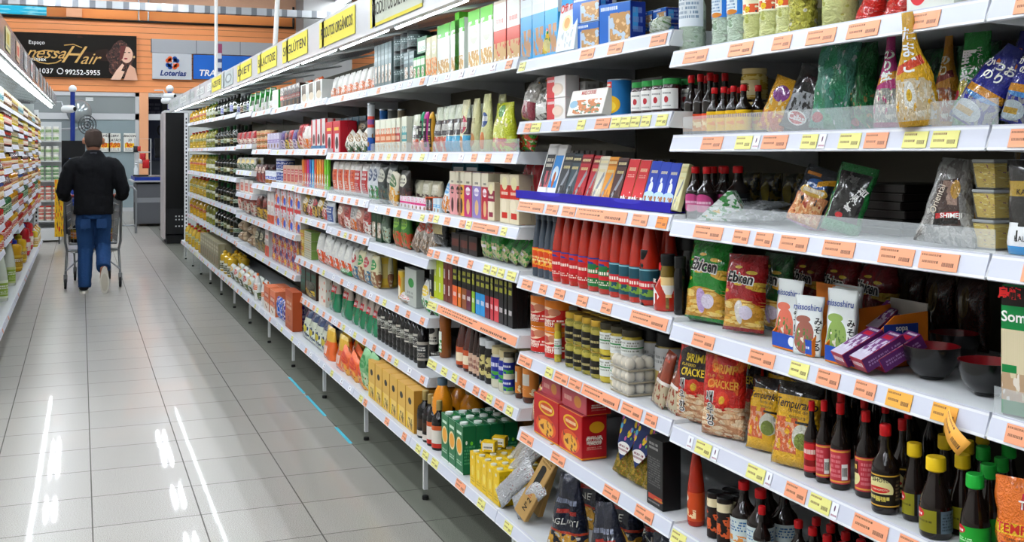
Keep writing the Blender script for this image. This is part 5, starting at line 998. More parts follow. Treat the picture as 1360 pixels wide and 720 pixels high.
run(z, 850, 868, 1, 74, bottle('jar', black, blackc, G('mustard_lbl', '#cfcfb4', [('e', .3, .4, .7, .7, '#2a2a22'), ('r', 0, 0, 1, .15, '#7a8a6a')], .4), u=(.2, .8), lz=(.2, .62), name='sauce_jar'), 'slim black jar with pale label, right beside the teal ketchup', 'jar')
def heart(w, d, h):
    n, me, p = bottle('flask', tom, redc, None)(w, d, h); R = w/2
    sf = lambda x, zz: -math.sqrt(max((R*1.03)**2-x*x, 0))
    bm = bmesh.new(); pts = [(-.9, .52), (-.2, .5), (.45, .3), (-.2, .1), (-.9, .08)]; vs = [bm.verts.new((q[0]*R, sf(q[0]*R, 0), q[1]*h)) for q in pts]; bm.faces.new(vs)
    return (n, me, p+[('label', mesh('label', bm, S('#ece8e2', .4))), ('lettering', text_data('EK', .014, S('#f4e6d8', .4), bold=.03, surf=sf, off=(0, h*.62)))])
run(z, 861, 879, 1, 64, heart, 'small red sauce bottle with a white heart-edge label', 'sauce bottle', None, X=1.43)
run(z, 877, 897, 1, 76, bottle('honey', G('olive_glass', '#6a5418', [('n', 0, 0, 1, .6, 7, .5, '#8a7a2a')], .1, coat=.6), blackc, G('honey_lbl', '#e8c88a', [('r', 0, .15, 1, .6, '#eae4da'), ('e', .1, .6, .5, 1, '#e08a2a')], .4), u=(.2, .8), lz=(.24, .6), name='sauce_jar'), 'amber jar with cream label and a white cord, near the green snack bag', 'jar', None, X=1.44)
run(z, 895, 912, 1, 78, bottle('honey', black, blackc, None, name='sauce_jar'), 'very dark jar touching the green noodle snack bag', 'jar', None, X=1.44)
run(z, 850, 912, 3, 92, bottle('honey', black, blackc, None, name='sauce_jar'), 'very dark jar in the second row near the snack bags', 'jar', 'dark jars in the second row', X=1.55)
# ---- bay 2, fifth shelf: cans and jars
z = D(2, 4)
rc = G('red_can', '#c82018', [('r', 0, .7, 1, 1, '#e07a18'), ('e', .32, .42, .62, .78, '#e8c8a8'), ('e', .36, .46, .54, .7, '#b8483a'), ('e', .5, .5, .64, .74, '#c07a5a'), ('t', .3, .2, .68, .4, 2, '#f4e0d0'), ('r', .72, .45, .84, .85, '#e8e8e4'), ('s', 0, 0, 0, '#000000')], .35)
def rcan(w, d, h):
    n, me, p = can(rc, seg=24)(w, d, h); R = w/2; sf = lambda x, zz: -math.sqrt(max((R*.99)**2-x*x, 0))
    return (n, me, p+[('lettering', text_data('TOMATE\nPELADO', .0125, S('#f6e6d6', .4), bold=.02, surf=sf, off=(0, h*.27)))])
for t in range(2): run(z+.088*t, 697, 735, 2, 45, rcan, ['orange-red tomato can in the %s, the farther of the two' % ('bottom layer', 'top layer')[t], 'orange-red tomato can in the %s, the nearer of the two' % ('bottom layer', 'top layer')[t]], 'can', 'stacked tomato cans', rows=4, yaw=12)
olg = G('olive_jar_glass', '#7a7420', [('n', 0, 0, 1, 1, 6, .5, '#a89a3a')], .1, coat=.6); oll = G('olive_jar_label', '#1a160e', [('t', .2, .3, .8, .6, 1, '#c8b87a')], .4)
pl_ = G('palm_jar_glass', '#c8b23a', [('n', 0, 0, 1, 1, 4, .5, '#b09a2a')], .12, coat=.5); pll = G('palm_jar_label', '#dfe0da', [('t', .2, .3, .8, .9, 4, '#8a8a7a'), ('r', 0, .5, 1, .58, '#3a8a4a')], .45)
oj = bottle('honey', olg, goldc, oll, u=(.15, .85), name='olive_jar', lz=(.14, .55)); pj = bottle('honey', pl_, S('#3a3420', .4), pll, u=(.15, .85), name='olive_jar', lz=(.2, .72))
run(z, 736, 746, 1, 52, bottle('honey', pl_, goldc, pll, u=(.1, .9), name='olive_jar', lz=(.2, .6)), 'slim yellow-green jar with white label beside the tomato cans', 'jar')
for t in range(2):
    tt = ('bottom', 'upper')[t]; run(z+.079*t, 746, 791, 4, 43, oj, 'small olive jar with gold lid and dark label, %s layer' % tt, 'jar', 'stacked olive jars, %s layer' % tt, rows=3)
    run(z+.08*t, 791, 834, 3, 46, pj, 'yellow palm-heart jar with white and green label, %s layer' % tt, 'jar', 'stacked palm-heart jars, %s layer' % tt, rows=2)
run(z+.0, 838, 885, 2, 88, bottle('honey', G('big_jar', '#b8a05a', [], .15, coat=.5), blackc, G('big_jar_lbl', '#b4b4b2', [('t', .2, .3, .8, .7, 2, '#7a7a78')], .45), u=(.1, .9), lz=(.42, .78), name='olive_jar'), 'wide pickle jar with black lid and grey label, behind the mushroom tub', 'jar', 'wide pickle jars with black lids', X=1.50, rows=2)
mtb = B('champ_tub', '#8a7c66', [('m', 0, 0, 1, 1, 3.4, .42, '#cdc2ac'), ('m', 0, 0, 1, 1, 3.4, .28, '#e6dcc8')], bump=.4)
def mtray(w, d, h):
    bm = bmesh.new(); r = random.Random(4)
    for i in range(4):
        for j in range(3):
            m_ = Matrix.Translation((-w*.36+i*w*.24+r.uniform(-.002, .002), -d*.34+j*d*.33, h*.46)) @ Matrix.Diagonal((w*.13, d*.17, h*.42, 1)); bmesh.ops.create_uvsphere(bm, u_segments=12, v_segments=8, radius=1, matrix=m_)
    mu = mesh('mushrooms', bm, S('#ddd2bc', .6), True)
    return ('mushroom_tray', boxm('mushroom_tray', (w, d, h*.12), S('#a89c84', .4), .0008), [('mushrooms', mu), ('film', boxm('film', (w*.99, d*.99, h*.84), G('tray_film', '#eef2f2', [], .1, alpha=.2)), (0, 0, h*.13))])
mtray.kind = 'box'
for t in range(3): run(z+.035*t, 829, 853, 1, 20, mtray, ('bottom', 'middle', 'top')[t]+' clear tray of white mushrooms in the stack of three', 'food tray', 'stacked mushroom trays', d=.09, X=1.425)
brp = B('brown_pouch', '#8a3a22', [('n', 0, 0, 1, .42, 7, .45, '#b8a88a'), ('r', 0, .42, 1, .48, '#e8e0d8'), ('e', .1, .56, .34, .7, '#f0e8e0'), ('e', .15, .6, .29, .67, '#8a3a22'), ('t', .3, .8, .8, .88, 1, '#d8482a')], bump=.15)
run(z, 857, 894, 2, 80, pouch(brp, name='food_bag', seed=90, prof=[1, .95, .85, .7, .65]), ['brown and clear pouch leaning by the mushroom trays', 'brown and clear pouch leaning by the shrimp crackers'], 'food bag', 'brown pouches', d=.03, lean=12, tilt=12, X=1.43)
# ---- bay 2, sixth shelf: taco kits, pasta, black box
z = D(2, 5)
run(z, 702, 731, 1, 60, pouch(B('taco_bag', '#c01c1c', [('n', 0, 0, 1, .7, 6, .5, '#d8b08a'), ('n', 0, .6, 1, .9, 5, .55, '#e8b82a')]), name='snack_bag', seed=91), 'red tortilla chip bag slumped at the shelf end', 'snack bag', None, d=.06, lean=14, tilt=6, X=1.43)
tk = G('taco_front', '#b8141c', [('e', .1, .05, .9, .55, '#d8501c'), ('e', .2, .08, .8, .46, '#e8a83a'), ('n', .2, .08, .8, .46, 6, .55, '#6a3a1c'), ('e', .2, .58, .84, .9, '#e0b41c'), ('e', .26, .62, .78, .86, '#c8481c'), ('t', .3, .68, .74, .8, 1, '#f4e0b0'), ('r', 0, 0, 1, .04, '#e8a81c')], .35)
tks = G('taco_side', '#b0121a', [('e', .3, .6, .9, .86, '#d8981c'), ('t', .2, .34, .8, .56, 2, '#f0e0d0'), ('t', .2, .22, .8, .3, 2, '#d88a7a'), ('r', 0, 0, 1, .05, '#e0801c')], .35)
def taco(w, d, h):
    return ('taco_kit', boxm('taco_kit', (w, d, h), [tk, tks, S('#c8505a', .4)], .0015), [('lettering', text_data('KIT PARA\nTACOS', .0135, S('#f6ead8', .4), bold=.02, off=(0, h*.42)), (w/2+.001, 0, 0))])
taco.kind = 'box'
def fixrot(o):
    for c in o.children:
        if c.name.startswith('lettering'): c.rotation_euler = (0, 0, PI/2)
for a, b_, hp, t in ((724, 757, 56, 'red taco kit box with yellow arch, the farther on the shelf'), (758, 789, 58, 'red taco kit box with yellow arch, closest to the pasta bags')):
    for o in run(z, a, b_, 1, hp, taco, t, 'carton', 'red taco kit boxes', d=.085, X=1.43, yaw=0): fixrot(o)
def tacol(w, d, h): return ('taco_kit', boxm('taco_kit', (w, d, h), [G('taco_flat', '#b84a54', [('e', .5, .2, .8, .8, '#c8823a'), ('t', .1, .3, .4, .7, 1, '#e0b0a0')], .4), tks, S('#c8606a', .4)], .0015), [])
tacol.kind = 'box'
run(z+.137, 735, 760, 1, 24, tacol, 'pinkish taco kit box lying flat on top, the farther of the two', 'carton', 'red taco kit boxes', d=.085, X=1.45)
run(z+.139, 762, 795, 1, 26, tacol, 'pinkish taco kit box lying flat on top, the nearer of the two', 'carton', 'red taco kit boxes', d=.085, X=1.44)
def pasta(w, d, h):
    m = G('pasta_film', '#b8963a', [('n', 0, 0, 1, 1, 7, .48, '#8a7a2a'), ('m', 0, 0, 1, 1, 9, .22, '#d8a04a'), ('n', 0, 0, 1, 1, 9, .62, '#a8482a')], .3, bump=.9)
    me, sf = bag('pasta_bag', w, h*.6, d, m, seed=93, wr=.1, gus=True)
    c = G('pasta_card', '#1a2a5c', [('m', .05, .4, .95, 1, 4, .36, '#e8c22a'), ('m', .0, .4, 1, 1, 5, .3, '#c85a9a'), ('m', .0, .4, 1, 1, 3.4, .24, '#5ab0d8'), ('m', .0, .4, 1, 1, 6, .2, '#6aa83a'), ('e', .15, .12, .85, .38, '#eeeae4'), ('t', .25, .18, .75, .32, 2, '#8a3a4a')], .35)
    cd = prism('header_card', [(-w*.32, h*.46), (w*.0, h*.22), (w*.32, h*.46), (w*.46, h*.9), (w*.3, h), (-w*.3, h), (-w*.46, h*.9)], -d/2-.006, -d/2-.003, c)
    return ('pasta_bag', me, [('header_card', cd)])
run(z, 808, 868, 3, 88, pasta, ['bag of coloured pasta with a rounded navy card, first by the taco kit', 'bag of coloured pasta with a rounded navy card, middle one', 'bag of coloured pasta with a rounded navy card, next to the tall black box'], 'pasta bag', 'coloured pasta bags', d=.05, lean=16, tilt=8, yaw=16, X=1.45)
def bbox(w, d, h):
    f = G('black_box_front', '#1c1b1c', [('t', .15, .82, .7, .94, 2, '#9a9a96'), ('t', .1, .3, .85, .72, 12, '#5a5a58'), ('r', .1, .1, .95, .17, '#b8402a'), ('t', .1, .04, .8, .08, 1, '#8a8a86'), ('r', .5, .115, 1, .13, '#b8902a')], .4)
    return ('gift_box', boxm('gift_box', (w, d, h), [f, S('#0f0e0f', .35), S('#1a1919', .4)], .001), [])
bbox.kind = 'box'
run(z, 871, 892, 1, 92, bbox, 'tall black box with small print and a red stripe near its foot', 'box', None, d=.055, X=1.425)
# ---- bay 2, bottom: foil packs, kraft slab, navy bags
z = .277
for k, (px, X, L_, tl, t) in enumerate(((662, 1.345, .25, 50, 'crinkled silver foil pack leaning, lowest and nearest the shelf edge'), (666, 1.40, .31, 47, 'crinkled silver foil pack with reddish print in the middle of the leaning stack'), (668, 1.45, .33, 44, 'crinkled silver foil pack on top of the leaning stack'), (684, 1.36, .2, 52, 'crinkled silver foil pack beside the kraft slab'))):
    me, sf = bag('foil_pack', .075, L_, .035, foil, seed=100+k, wr=.07, crimp=.03)
    o = new('foil_pack', me, None, (X, YP(px, X), z+.028), (-.1, math.radians(tl), -PI/2+.12)); tag(o, t, 'food pack', 'silver foil packs')
kraft = G('kraft_card', '#b8935a', [('t', .15, .75, .85, .92, 4, '#7a5a2a'), ('t', .2, .28, .6, .34, 2, '#b8483a')], .75)
kr_ = boxm('kraft_slab', (.062, .02, .28), [kraft, S('#a8834c', .8), S('#a8834c', .8)], .002)
o = new('kraft_slab', kr_, None, (XBOT+.035, YP(694, 1.36), z+.026), (-.14, .52, -PI/2+.3)); tag(o, 'tall kraft cardboard slab with a dark rounded window, leaning over the foil packs', 'package')
wn_ = [(.012*(1 if a < PI else -1)*0+.012*math.cos(a), (.036 if math.sin(a) > 0 else -.036)+.012*math.sin(a)) for a in [i*PI/8+.01 for i in range(16)]]
new('window', prism('window', wn_, -.0112, -.0102, S('#2a2824', .4)), o, (-.002, 0, .16)); new('lettering', text_data('Nº 2', .026, S('#2a241c', .5), bold=.02, rot=1.5), o, (.006, -.0104, .055))
o = new('kraft_slab', kr_, None, (XBOT+.10, YP(704, 1.4), z+.02), (-.1, .34, -PI/2+.2)); tag(o, 'kraft cardboard slab standing behind the one with the window', 'package')
def navy(s, i):
    m = B('navy_bag', '#11162a', [('n', 0, 0, 1, .3, 5, .45, '#d8a032'), ('n', 0, 0, 1, .26, 6, .56, '#e8e0cc'), ('r', 0, .28, 1, .31, '#b8381c'), ('r', .3, .52, .9, .57, '#a8281c'), ('t', .2, .62, .9, .72, 1, '#8a90a4')], bump=1.0, rough=.16, coat=.7)
    mk = pouch(m, name='food_bag', seed=110+i, wr=.12, gus=True, top=.45)
    mk.extra = lambda w, d, h, sf: [('lettering', text_data(s, .15*w, S('#c8c4b8', .4), surf=sf, off=(0, h*.42)))]
    return mk
run(z, 724, 790, 1, 104, navy('TAGLIATI', 1), 'navy bag with cream TAGLIATI lettering, cinched top, by the kraft slab', 'food bag', 'navy glossy bags', d=.10, X=1.35, yaw=26)
run(z, 782, 850, 1, 108, navy('TAGLIATI', 2), 'navy glossy bag crumpled at the bottom shelf edge, middle of the row', 'food bag', 'navy glossy bags', d=.10, X=1.36, yaw=20, tilt=-10)
run(z, 846, 920, 1, 112, navy('PENNE', 3), 'navy glossy bag under the orange price tags of the taco shelf', 'food bag', 'navy glossy bags', d=.10, X=1.38, yaw=20)
run(z, 750, 880, 3, 120, navy('PENNE', 4), 'dark navy bag in the second row of the bottom shelf', 'food bag', 'navy bags in the second row', d=.12, X=1.52)
# ---- bay 3
z = D(3, 0)
def gran(key, top, mid): return G(key, '#eef0ea', [('r', 0, .82, 1, 1, top), ('n', 0, .74, 1, .9, 6, .5, top), ('n', .05, 0, .95, .3, 5, .42, '#c89a5a'), ('n', .05, 0, .95, .26, 8, .56, '#e8d8b8'), ('e', .2, .42, .8, .7, mid), ('t', .3, .5, .7, .62, 1, '#ffffff')], .4)
gw, gg, gr_ = gran('gran_white', '#5ab83a', '#eef2e6'), gran('gran_green', '#7ac85a', '#c8e0b8'), G('gran_red', '#eeebe6', [('r', 0, .1, 1, .52, '#c8402a'), ('n', 0, .0, 1, .32, 5, .42, '#c8a06a'), ('t', .2, .6, .8, .72, 1, '#c8402a'), ('r', 0, .95, 1, 1, '#d8c8b8')], .4)
gs = S('#dfe6da', .45)
run(z, 580, 617, 2, 72, carton(gw, gs), ['white cereal carton with a green top, farthest of the tall cartons', 'white cereal carton with a green top, second of the tall cartons'], 'carton', 'white and green cereal cartons', rows=2, d=.06)
run(z, 613, 619, 1, 80, carton(S('#5ab82a', .4)), 'slim bright green carton between the white cereal cartons', 'carton', None, d=.06)
run(z, 621, 655, 2, 82, carton(gg, gs), ['green and white granola carton, the farther one', 'green and white granola carton beside the red ones'], 'carton', 'green granola cartons', rows=2, d=.06)
run(z, 655, 691, 2, 88, carton(gr_, S('#a8242a', .4)), ['red and white granola carton, the farther one', 'red and white granola carton beside the blue ones'], 'carton', 'red granola cartons', rows=2, d=.06)
bx = lambda c, c2='#ffffff', k=1: carton(P('bx%s%d' % (c.lstrip('#'), k), c, c2, '#e8e0d0', k), S(c, .45))
run(z, 548, 564, 3, 32, bx('#3a9a4a', '#d8e8d0', 0), 'small green and pink boxed bar, lower layer', 'carton', 'small green boxes by the cereal', rows=2, d=.05)
run(z, 565, 580, 2, 56, bx('#d8cfa8', '#e8862a', 2), 'cream carton with orange print beside the white cereal cartons', 'carton', 'cream cartons', rows=2, d=.05)
run(z+.12, 565, 578, 1, 22, bx('#1a5a34', '#c8d8c0', 1), 'dark green box stacked on the cream cartons', 'carton', None, d=.08)
z = D(3, 1)
snk = lambda key, c1, c2, c3, seed, k=2, **kw: pouch(P(key, c1, c2, c3, k, bump=.3, coat=.3), seed=seed, **kw)
cr1 = B('cracker_grey', '#d4dcc4', [('r', 0, .36, 1, .7, '#4a4446'), ('t', .08, .42, .92, .66, 1, '#eceadf'), ('n', 0, 0, 1, .34, 4, .45, '#d8604a'), ('n', 0, 0, 1, .3, 7, .6, '#e8b04a')])
cr2 = B('cracker_blue', '#d4dcc4', [('r', 0, .36, 1, .7, '#4a4446'), ('t', .08, .42, .92, .66, 1, '#eceadf'), ('r', 0, 0, 1, .34, '#4ab0dc')])
cr3 = B('cracker_crimson', '#e4e0ae', [('e', .2, .35, .9, .7, '#b82a4a'), ('t', .1, .45, .9, .6, 1, '#f0e6d8'), ('e', .2, .04, .8, .3, '#c8843a')])
cr4 = B('cracker_cream', '#dcd8a0', [('t', .2, .5, .8, .66, 1, '#8a7a3a'), ('e', .2, .06, .8, .36, '#c08040')])
cr5 = B('cracker_grap', '#dedd9c', [('e', .2, .42, .9, .68, '#2a4a8a'), ('t', .1, .5, .9, .64, 1, '#f0f0e8'), ('e', .2, .04, .8, .34, '#e0781c')])
run(z, 572, 590, 2, 62, pouch(cr1, seed=120, gus=True), 'grey banded cracker bag with coral foot', 'snack bag', 'grey banded cracker bags', rows=2, d=.06)
run(z, 588, 616, 3, 66, pouch(cr2, seed=121, gus=True), 'grey banded cracker bag with sky blue foot', 'snack bag', 'cracker bags with sky blue feet', rows=2, d=.06)
run(z, 612, 628, 1, 70, pouch(cr3, seed=122, gus=True), 'pale cracker bag with a crimson patch and round cracker', 'snack bag', None, d=.06)
run(z, 627, 641, 1, 72, pouch(cr4, seed=123, gus=True), 'plain cream-yellow cracker bag with a round cracker', 'snack bag', None, d=.06)
run(z, 640, 656, 1, 78, pouch(cr5, seed=124, gus=True), 'cream cracker bag with a blue patch and orange crackers, tall and upright', 'snack bag', None, d=.06, rows=2)
run(z, 655, 688, 1, 66, pouch(B('lemon_bag', '#c8cf2a', [('e', .4, .7, .7, .95, '#4a8a2a'), ('n', .1, .5, .9, .7, 4, .55, '#f0e8a0'), ('r', .1, .2, .4, .28, '#d8402a'), ('r', .5, .2, .9, .27, '#c8302a'), ('n', 0, .0, 1, .2, 5, .5, '#d8702a')]), seed=125, gus=True), 'large lime yellow snack bag beside the crimson and grey bag', 'snack bag', None, d=.09)
run(z, 668, 700, 3, 36, pouch(B('gr_or', '#4a9a2a', [('n', 0, 0, 1, 1, 4, .5, '#d8482a'), ('n', 0, 0, 1, 1, 6, .6, '#e8e0b0')]), seed=126), 'green and orange bag in the shade under the dessert boxes', 'snack bag', 'green and orange bags', d=.06, X=1.53)
z = D(3, 2)
tall = lambda key, c, top='#e4ddc4', k='pink': carton(G(key, c, [('r', 0, .7, 1, 1, top), ('t', .3, .72, .7, .8, 1, '#3a3a3a'), ('e', .2, .48, .8, .66, '#1a1414' if k == 'dot' else '#ece6ec'), ('e', .3, .06, .75, .4, '#d8b07a' if k != 'dot' else '#4a2a2a'), ('t', .2, .5, .8, .6, 1, c)], .4), S('#d9cfb4', .5), name='breadstick_box')
run(z, 597, 612, 2, 60, tall('tall_pink', '#e09a9a', k='dot'), ['pink breadstick box with a black disc, the farther one', 'pink breadstick box with a black disc, beside the amber one'], 'carton', 'tall breadstick boxes', rows=3, d=.03, fill=.97)
run(z, 613, 621, 1, 60, tall('tall_amber', '#e0a038', k='dot'), 'amber breadstick box with a black disc', 'carton', 'tall breadstick boxes', rows=3, d=.03)
run(z, 621, 631, 1, 61, tall('tall_magenta', '#b81c6a'), 'magenta breadstick box in the tall pastel row', 'carton', 'tall breadstick boxes', rows=3, d=.03)
run(z, 632, 643, 1, 62, tall('tall_violet', '#8a78b8'), 'violet breadstick box in the tall pastel row', 'carton', 'tall breadstick boxes', rows=3, d=.03)
run(z, 644, 653, 1, 63, tall('tall_crimson', '#b8243c'), 'crimson breadstick box next to the violet one', 'carton', 'tall breadstick boxes', rows=3, d=.03)
loc_ = lambda key, c: carton(G(key, '#ddd0b0', [('r', 0, .5, 1, .78, c), ('e', .2, .68, .8, .95, '#e8dfae'), ('t', .15, .56, .85, .66, 1, '#f0e8d0'), ('e', .1, .22, .7, .5, '#e8dcc0'), ('r', .2, .1, .8, .22, c)], .4), S('#c8b494', .55), name='breadstick_box')
run(z, 654, 663, 1, 52, loc_('loc_wine', '#8a1838'), 'shorter cream box with a wine band', 'carton', None, rows=2, d=.04)
run(z, 664, 689, 2, 68, loc_('loc_red', '#c82a1c'), ['cream box with a red-orange band, the farther one', 'cream box with a red-orange band, at the shelf end'], 'carton', 'cream and red boxes', rows=3, d=.05, fill=.98)
run(z, 581, 597, 2, 46, snk('toysnack', '#dce4ea', '#e08a3a', '#6ab0e0', 127), 'white snack bag with orange and blue print leaning on the pink boxes', 'snack bag', 'white snack bags with blue print', d=.03, lean=14, tilt=10, rows=2)
run(z, 572, 582, 1, 18, bx('#d8602a'), 'small orange box at the far end of the breadstick shelf', 'carton', None, d=.05)
run(z, 600, 636, 2, 66, bx('#1a5a6a'), 'teal box standing behind the breadstick boxes', 'carton', 'teal boxes behind', d=.08, X=1.7)
z = D(3, 3)
bgk = B('black_gold_bag', '#15120f', [('r', .1, .35, .9, .75, '#c8b47a'), ('n', 0, 0, 1, .3, 8, .55, '#3a3630')])
run(z, 575, 597, 1, 48, pouch(bgk, seed=130), 'black bag with a gold label at the end of the green snack shelf', 'food bag', None, d=.06, rows=2)
bt = lambda c: carton(G('date_tray'+c, '#1c1614', [('r', .1, .3, .9, .7, c)], .4), S('#141010', .5), S('#5a544e', .3), name='food_tray')
run(z, 599, 634, 3, 26, bt('#5a2a20'), 'low dark tray carton sloping back before the green snack bags', 'food tray', 'low dark tray cartons', d=.14, lean=-0, rows=1)
gsn = B('green_snack', '#1e8a28', [('n', 0, 0, 1, .45, 5, .45, '#c8c08a'), ('n', 0, 0, 1, .4, 7, .58, '#8ac04a'), ('e', .1, .8, .6, .98, '#c8e0d0'), ('r', .3, .28, .7, .36, '#f0e8e0')])
run(z, 634, 661, 2, 52, pouch(gsn, seed=131), ['bright green snack bag with a pale disc, the farther one', 'bright green snack bag in the middle'], 'snack bag', 'bright green snack bags', d=.05, lean=4)
run(z, 656, 692, 3, 42, pouch(gsn, seed=132), 'bright green snack bag leaning over in the row before the grey-blue bottles', 'snack bag', 'leaning green snack bags', d=.04, lean=26, tilt=10, rows=2)
z = D(3, 4)
bio = ['#1a1a1a', '#b8c81e', '#b8c81e', '#6a2418', '#6a2418', '#e0602a', '#e07a1c', '#8a4a1c', '#5a1c34', '#8ab82a', '#2a90d0', '#2a90d0', '#6a1a28', '#c83a44', '#d84048', '#1c1a1a', '#1c1a1a', '#1c1a1a']
ws = 111/len(bio)
for k, c in enumerate(bio):
    full = k < 5
    L = [('t', .1, .1, .4, .9, 2, '#e8e8e0')] if full else [('r', 0, 0, 1, .48, c), ('t', .2, .6, .8, .9, 2, '#c8c83a'), ('t', .2, .2, .8, .36, 1, '#e8e0e0')]
    nm = {'#1a1a1a': 'black', '#b8c81e': 'lime yellow', '#6a2418': 'brown', '#e0602a': 'orange', '#e07a1c': 'amber', '#8a4a1c': 'tan', '#5a1c34': 'plum', '#8ab82a': 'green', '#2a90d0': 'blue', '#6a1a28': 'maroon', '#c83a44': 'red', '#d84048': 'coral red', '#1c1a1a': 'all-black'}[c]
    a = 573+ws*k; pos = ['', 'first ', 'second '][0]
    mk = carton(G('bio_%s_%d' % (c.lstrip('#'), full), c if full else '#171615', L, .4), S('#171615', .4), name='chocolate_box')
    if k in (6, 9, 13, 16):
        def mk2(w, d, h, mk=mk):
            n, me, p = mk(w, d, h); return (n, me, p+[('lettering', text_data('BIO', w*.36, S('#d8d83a', .4), bold=.02, off=(0, h*.74)), (0, -d/2, 0))])
        use = mk2
    else: use = mk
    twin = bio.count(c) > 1
    run(z, a, a+ws, 1, 50+k*1.15, use, 'black chocolate box with %s lower half in the dark row%s' % (nm, '' if not twin else ', one of its colour') if not full and c != '#1c1a1a' else '%s chocolate box above the long orange price strip' % nm, 'chocolate box', 'black chocolate boxes', d=.02, fill=.97, rows=3)
z = D(3, 5)
amb = G('amber_sauce', '#8a4a14', [], .12, coat=.5); brn = S('#2a120a', .1, coat=.5)
wsl = G('worcester', '#dcd8cc', [('e', .2, .5, .8, .9, '#1a1a1a'), ('t', .1, .1, .9, .4, 2, '#3a3a3a')], .4)
run(z, 570, 582, 1, 74, bottle('wine', black, blackc, wsl, u=(.1, .9)), 'black bottle with white oval label at the end of the dressing shelf', 'sauce bottle')
run(z, 583, 600, 1, 70, bottle('squeeze', amb, S('#7a4212', .3), G('green_white', '#e8ecdc', [('n', 0, 0, 1, .6, 5, .5, '#3a8a3a')], .4), u=(.1, .6)), 'amber squeeze bottle with green and white label', 'sauce bottle')
run(z, 602, 620, 2, 72, bottle('sauce', S('#4a1a10', .1, coat=.5), S('#3a1a14', .3), G('rust_lbl', '#b8502a', [('e', .2, .2, .8, .7, '#e8d8b8')], .4), u=(.1, .9)), 'dark reddish sauce bottle with rust label', 'sauce bottle', 'dark reddish sauce bottles', rows=3)
run(z, 620, 636, 3, 74, bottle('sauce', brn, S('#2a1410', .3), G('pale_lbl', '#c8a890', [('t', .1, .2, .9, .8, 2, '#6a1a1a')], .4), u=(.1, .9)), 'narrow dark sauce bottle in the dressing row', 'sauce bottle', 'narrow dark sauce bottles', rows=3)
run(z, 633, 648, 2, 58, bottle('jar', black, S('#d8dadc', .3), G('y_lbl', '#cdbf7a', [('n', 0, 0, 1, 1, 4, .5, '#3a3020')], .4), u=(.1, .9), name='sauce_jar'), 'dark jar with white lid and yellow label', 'jar', 'dark jars with white lids', rows=2)
may = G('mayo_glass', '#d8d2b8', [], .15, coat=.5); bl = G('blue_mayo', '#232f8e', [('n', .1, 0, .9, .35, 4, .45, '#4aa03a'), ('t', .2, .5, .8, .8, 1, '#e8e8f0')], .4)
run(z, 648, 668, 2, 56, bottle('jar', may, S('#c8b88a', .4), bl, u=(.1, .9), name='mayonnaise_jar', lz=(.22, .76)), ['cream jar with blue label and beige lid, the farther one', 'cream jar with blue label and beige lid, the nearer one'], 'jar', 'cream jars with blue labels', rows=2)
for t in range(2): run(z+.062*t, 668, 684, 1, 32, bottle('jar', may, S('#4a4434', .4), bl, u=(.1, .9), name='mayonnaise_jar'), ('short cream jar with blue label, bottom of its pair', 'short cream jar with blue label, top of its pair')[t], 'jar', 'stacked short jars', rows=1)
nut = G('nut_lbl', '#c87a34', [('r', .3, .4, .6, .8, '#c8c4b8'), ('e', .1, .1, .4, .4, '#dccba8'), ('n', .5, 0, 1, .3, 5, .55, '#e8d8b0')], .4)
run(z, 684, 696, 1, 60, bottle('honey', S('#4a2210', .15, coat=.4), blackc, nut, u=(0, 1), name='peanut_butter_jar', lz=(.12, .72)), 'brown jar with black lid and orange label, the farther one', 'jar', 'brown jars with black lids', rows=2, X=1.46)
run(z, 694, 716, 1, 64, bottle('honey', S('#4a2210', .15, coat=.4), blackc, nut, u=(0, 1), name='peanut_butter_jar', lz=(.12, .72)), 'large brown jar with black lid and a white square on its orange label', 'jar', 'brown jars with black lids', rows=1, X=1.46, yaw=20)
# bottom of bay 3
z = .277; XB = XBOT+.03
win = G('wine_lbl', '#16110e', [('r', .1, .0, .9, .25, '#d8d0c4'), ('e', .2, .4, .8, .8, '#3a2a1c')], .4)
run(z, 551, 565, 2, 64, bottle('wine', black, S('#a8925a', .4, metal=.4), win, u=(.1, .9), lz=(.05, .5)), ['slim black bottle with dull gold neck, first of four', 'slim black bottle with dull gold neck, second of four'], 'bottle', 'slim black bottles with gold necks', X=XB, rows=2)
run(z, 564, 577, 2, 66, bottle('wine', black, S('#a8925a', .4, metal=.4), G('wine_lbl2', '#e0d8cc', [('r', 0, 0, 1, .2, '#b82a1c'), ('r', 0, .8, 1, 1, '#c85a2a')], .4), u=(.1, .9), lz=(.05, .5)), ['slim black bottle with gold neck beside the orange juice bottle', 'slim black bottle with pale label, almost touching the juice bottle'], 'bottle', 'slim black bottles with gold necks', X=XB)
oj_ = G('orange_juice', '#e08a10', [], .1, coat=.6, bump=.1)
run(z, 574, 601, 1, 90, bottle('juice', oj_, S('#4a5a64', .35), None, name='juice_bottle', seg=24), 'tall orange juice bottle with grey-blue cap, front of the bottom shelf', 'juice bottle', 'orange juice bottles', X=XB+.02)
run(z, 590, 618, 2, 70, bottle('juice', oj_, S('#8a7a4a', .35), None, name='juice_bottle', seg=24), ['orange juice bottle with olive cap behind the green cartons, the farther', 'orange juice bottle with olive cap behind the green cartons, the nearer'], 'juice bottle', 'orange juice bottles', X=XB+.15)
jc = G('juice_front', '#126a3c', [('e', .08, .36, .92, .74, '#eed9a8'), ('e', .16, .4, .84, .7, '#e8a020'), ('r', .15, .8, .8, .86, '#d8e8d8'), ('t', .15, .16, .8, .26, 2, '#c8dcc8'), ('r', 0, 0, 1, .04, '#e8ece4')], .35); jcs = G('juice_side', '#10603a', [('e', .55, .6, .75, .68, '#6ac82a'), ('e', .2, .62, .34, .7, '#e0e8e0'), ('t', .1, .2, .9, .6, 6, '#4a9a6a')], .35)
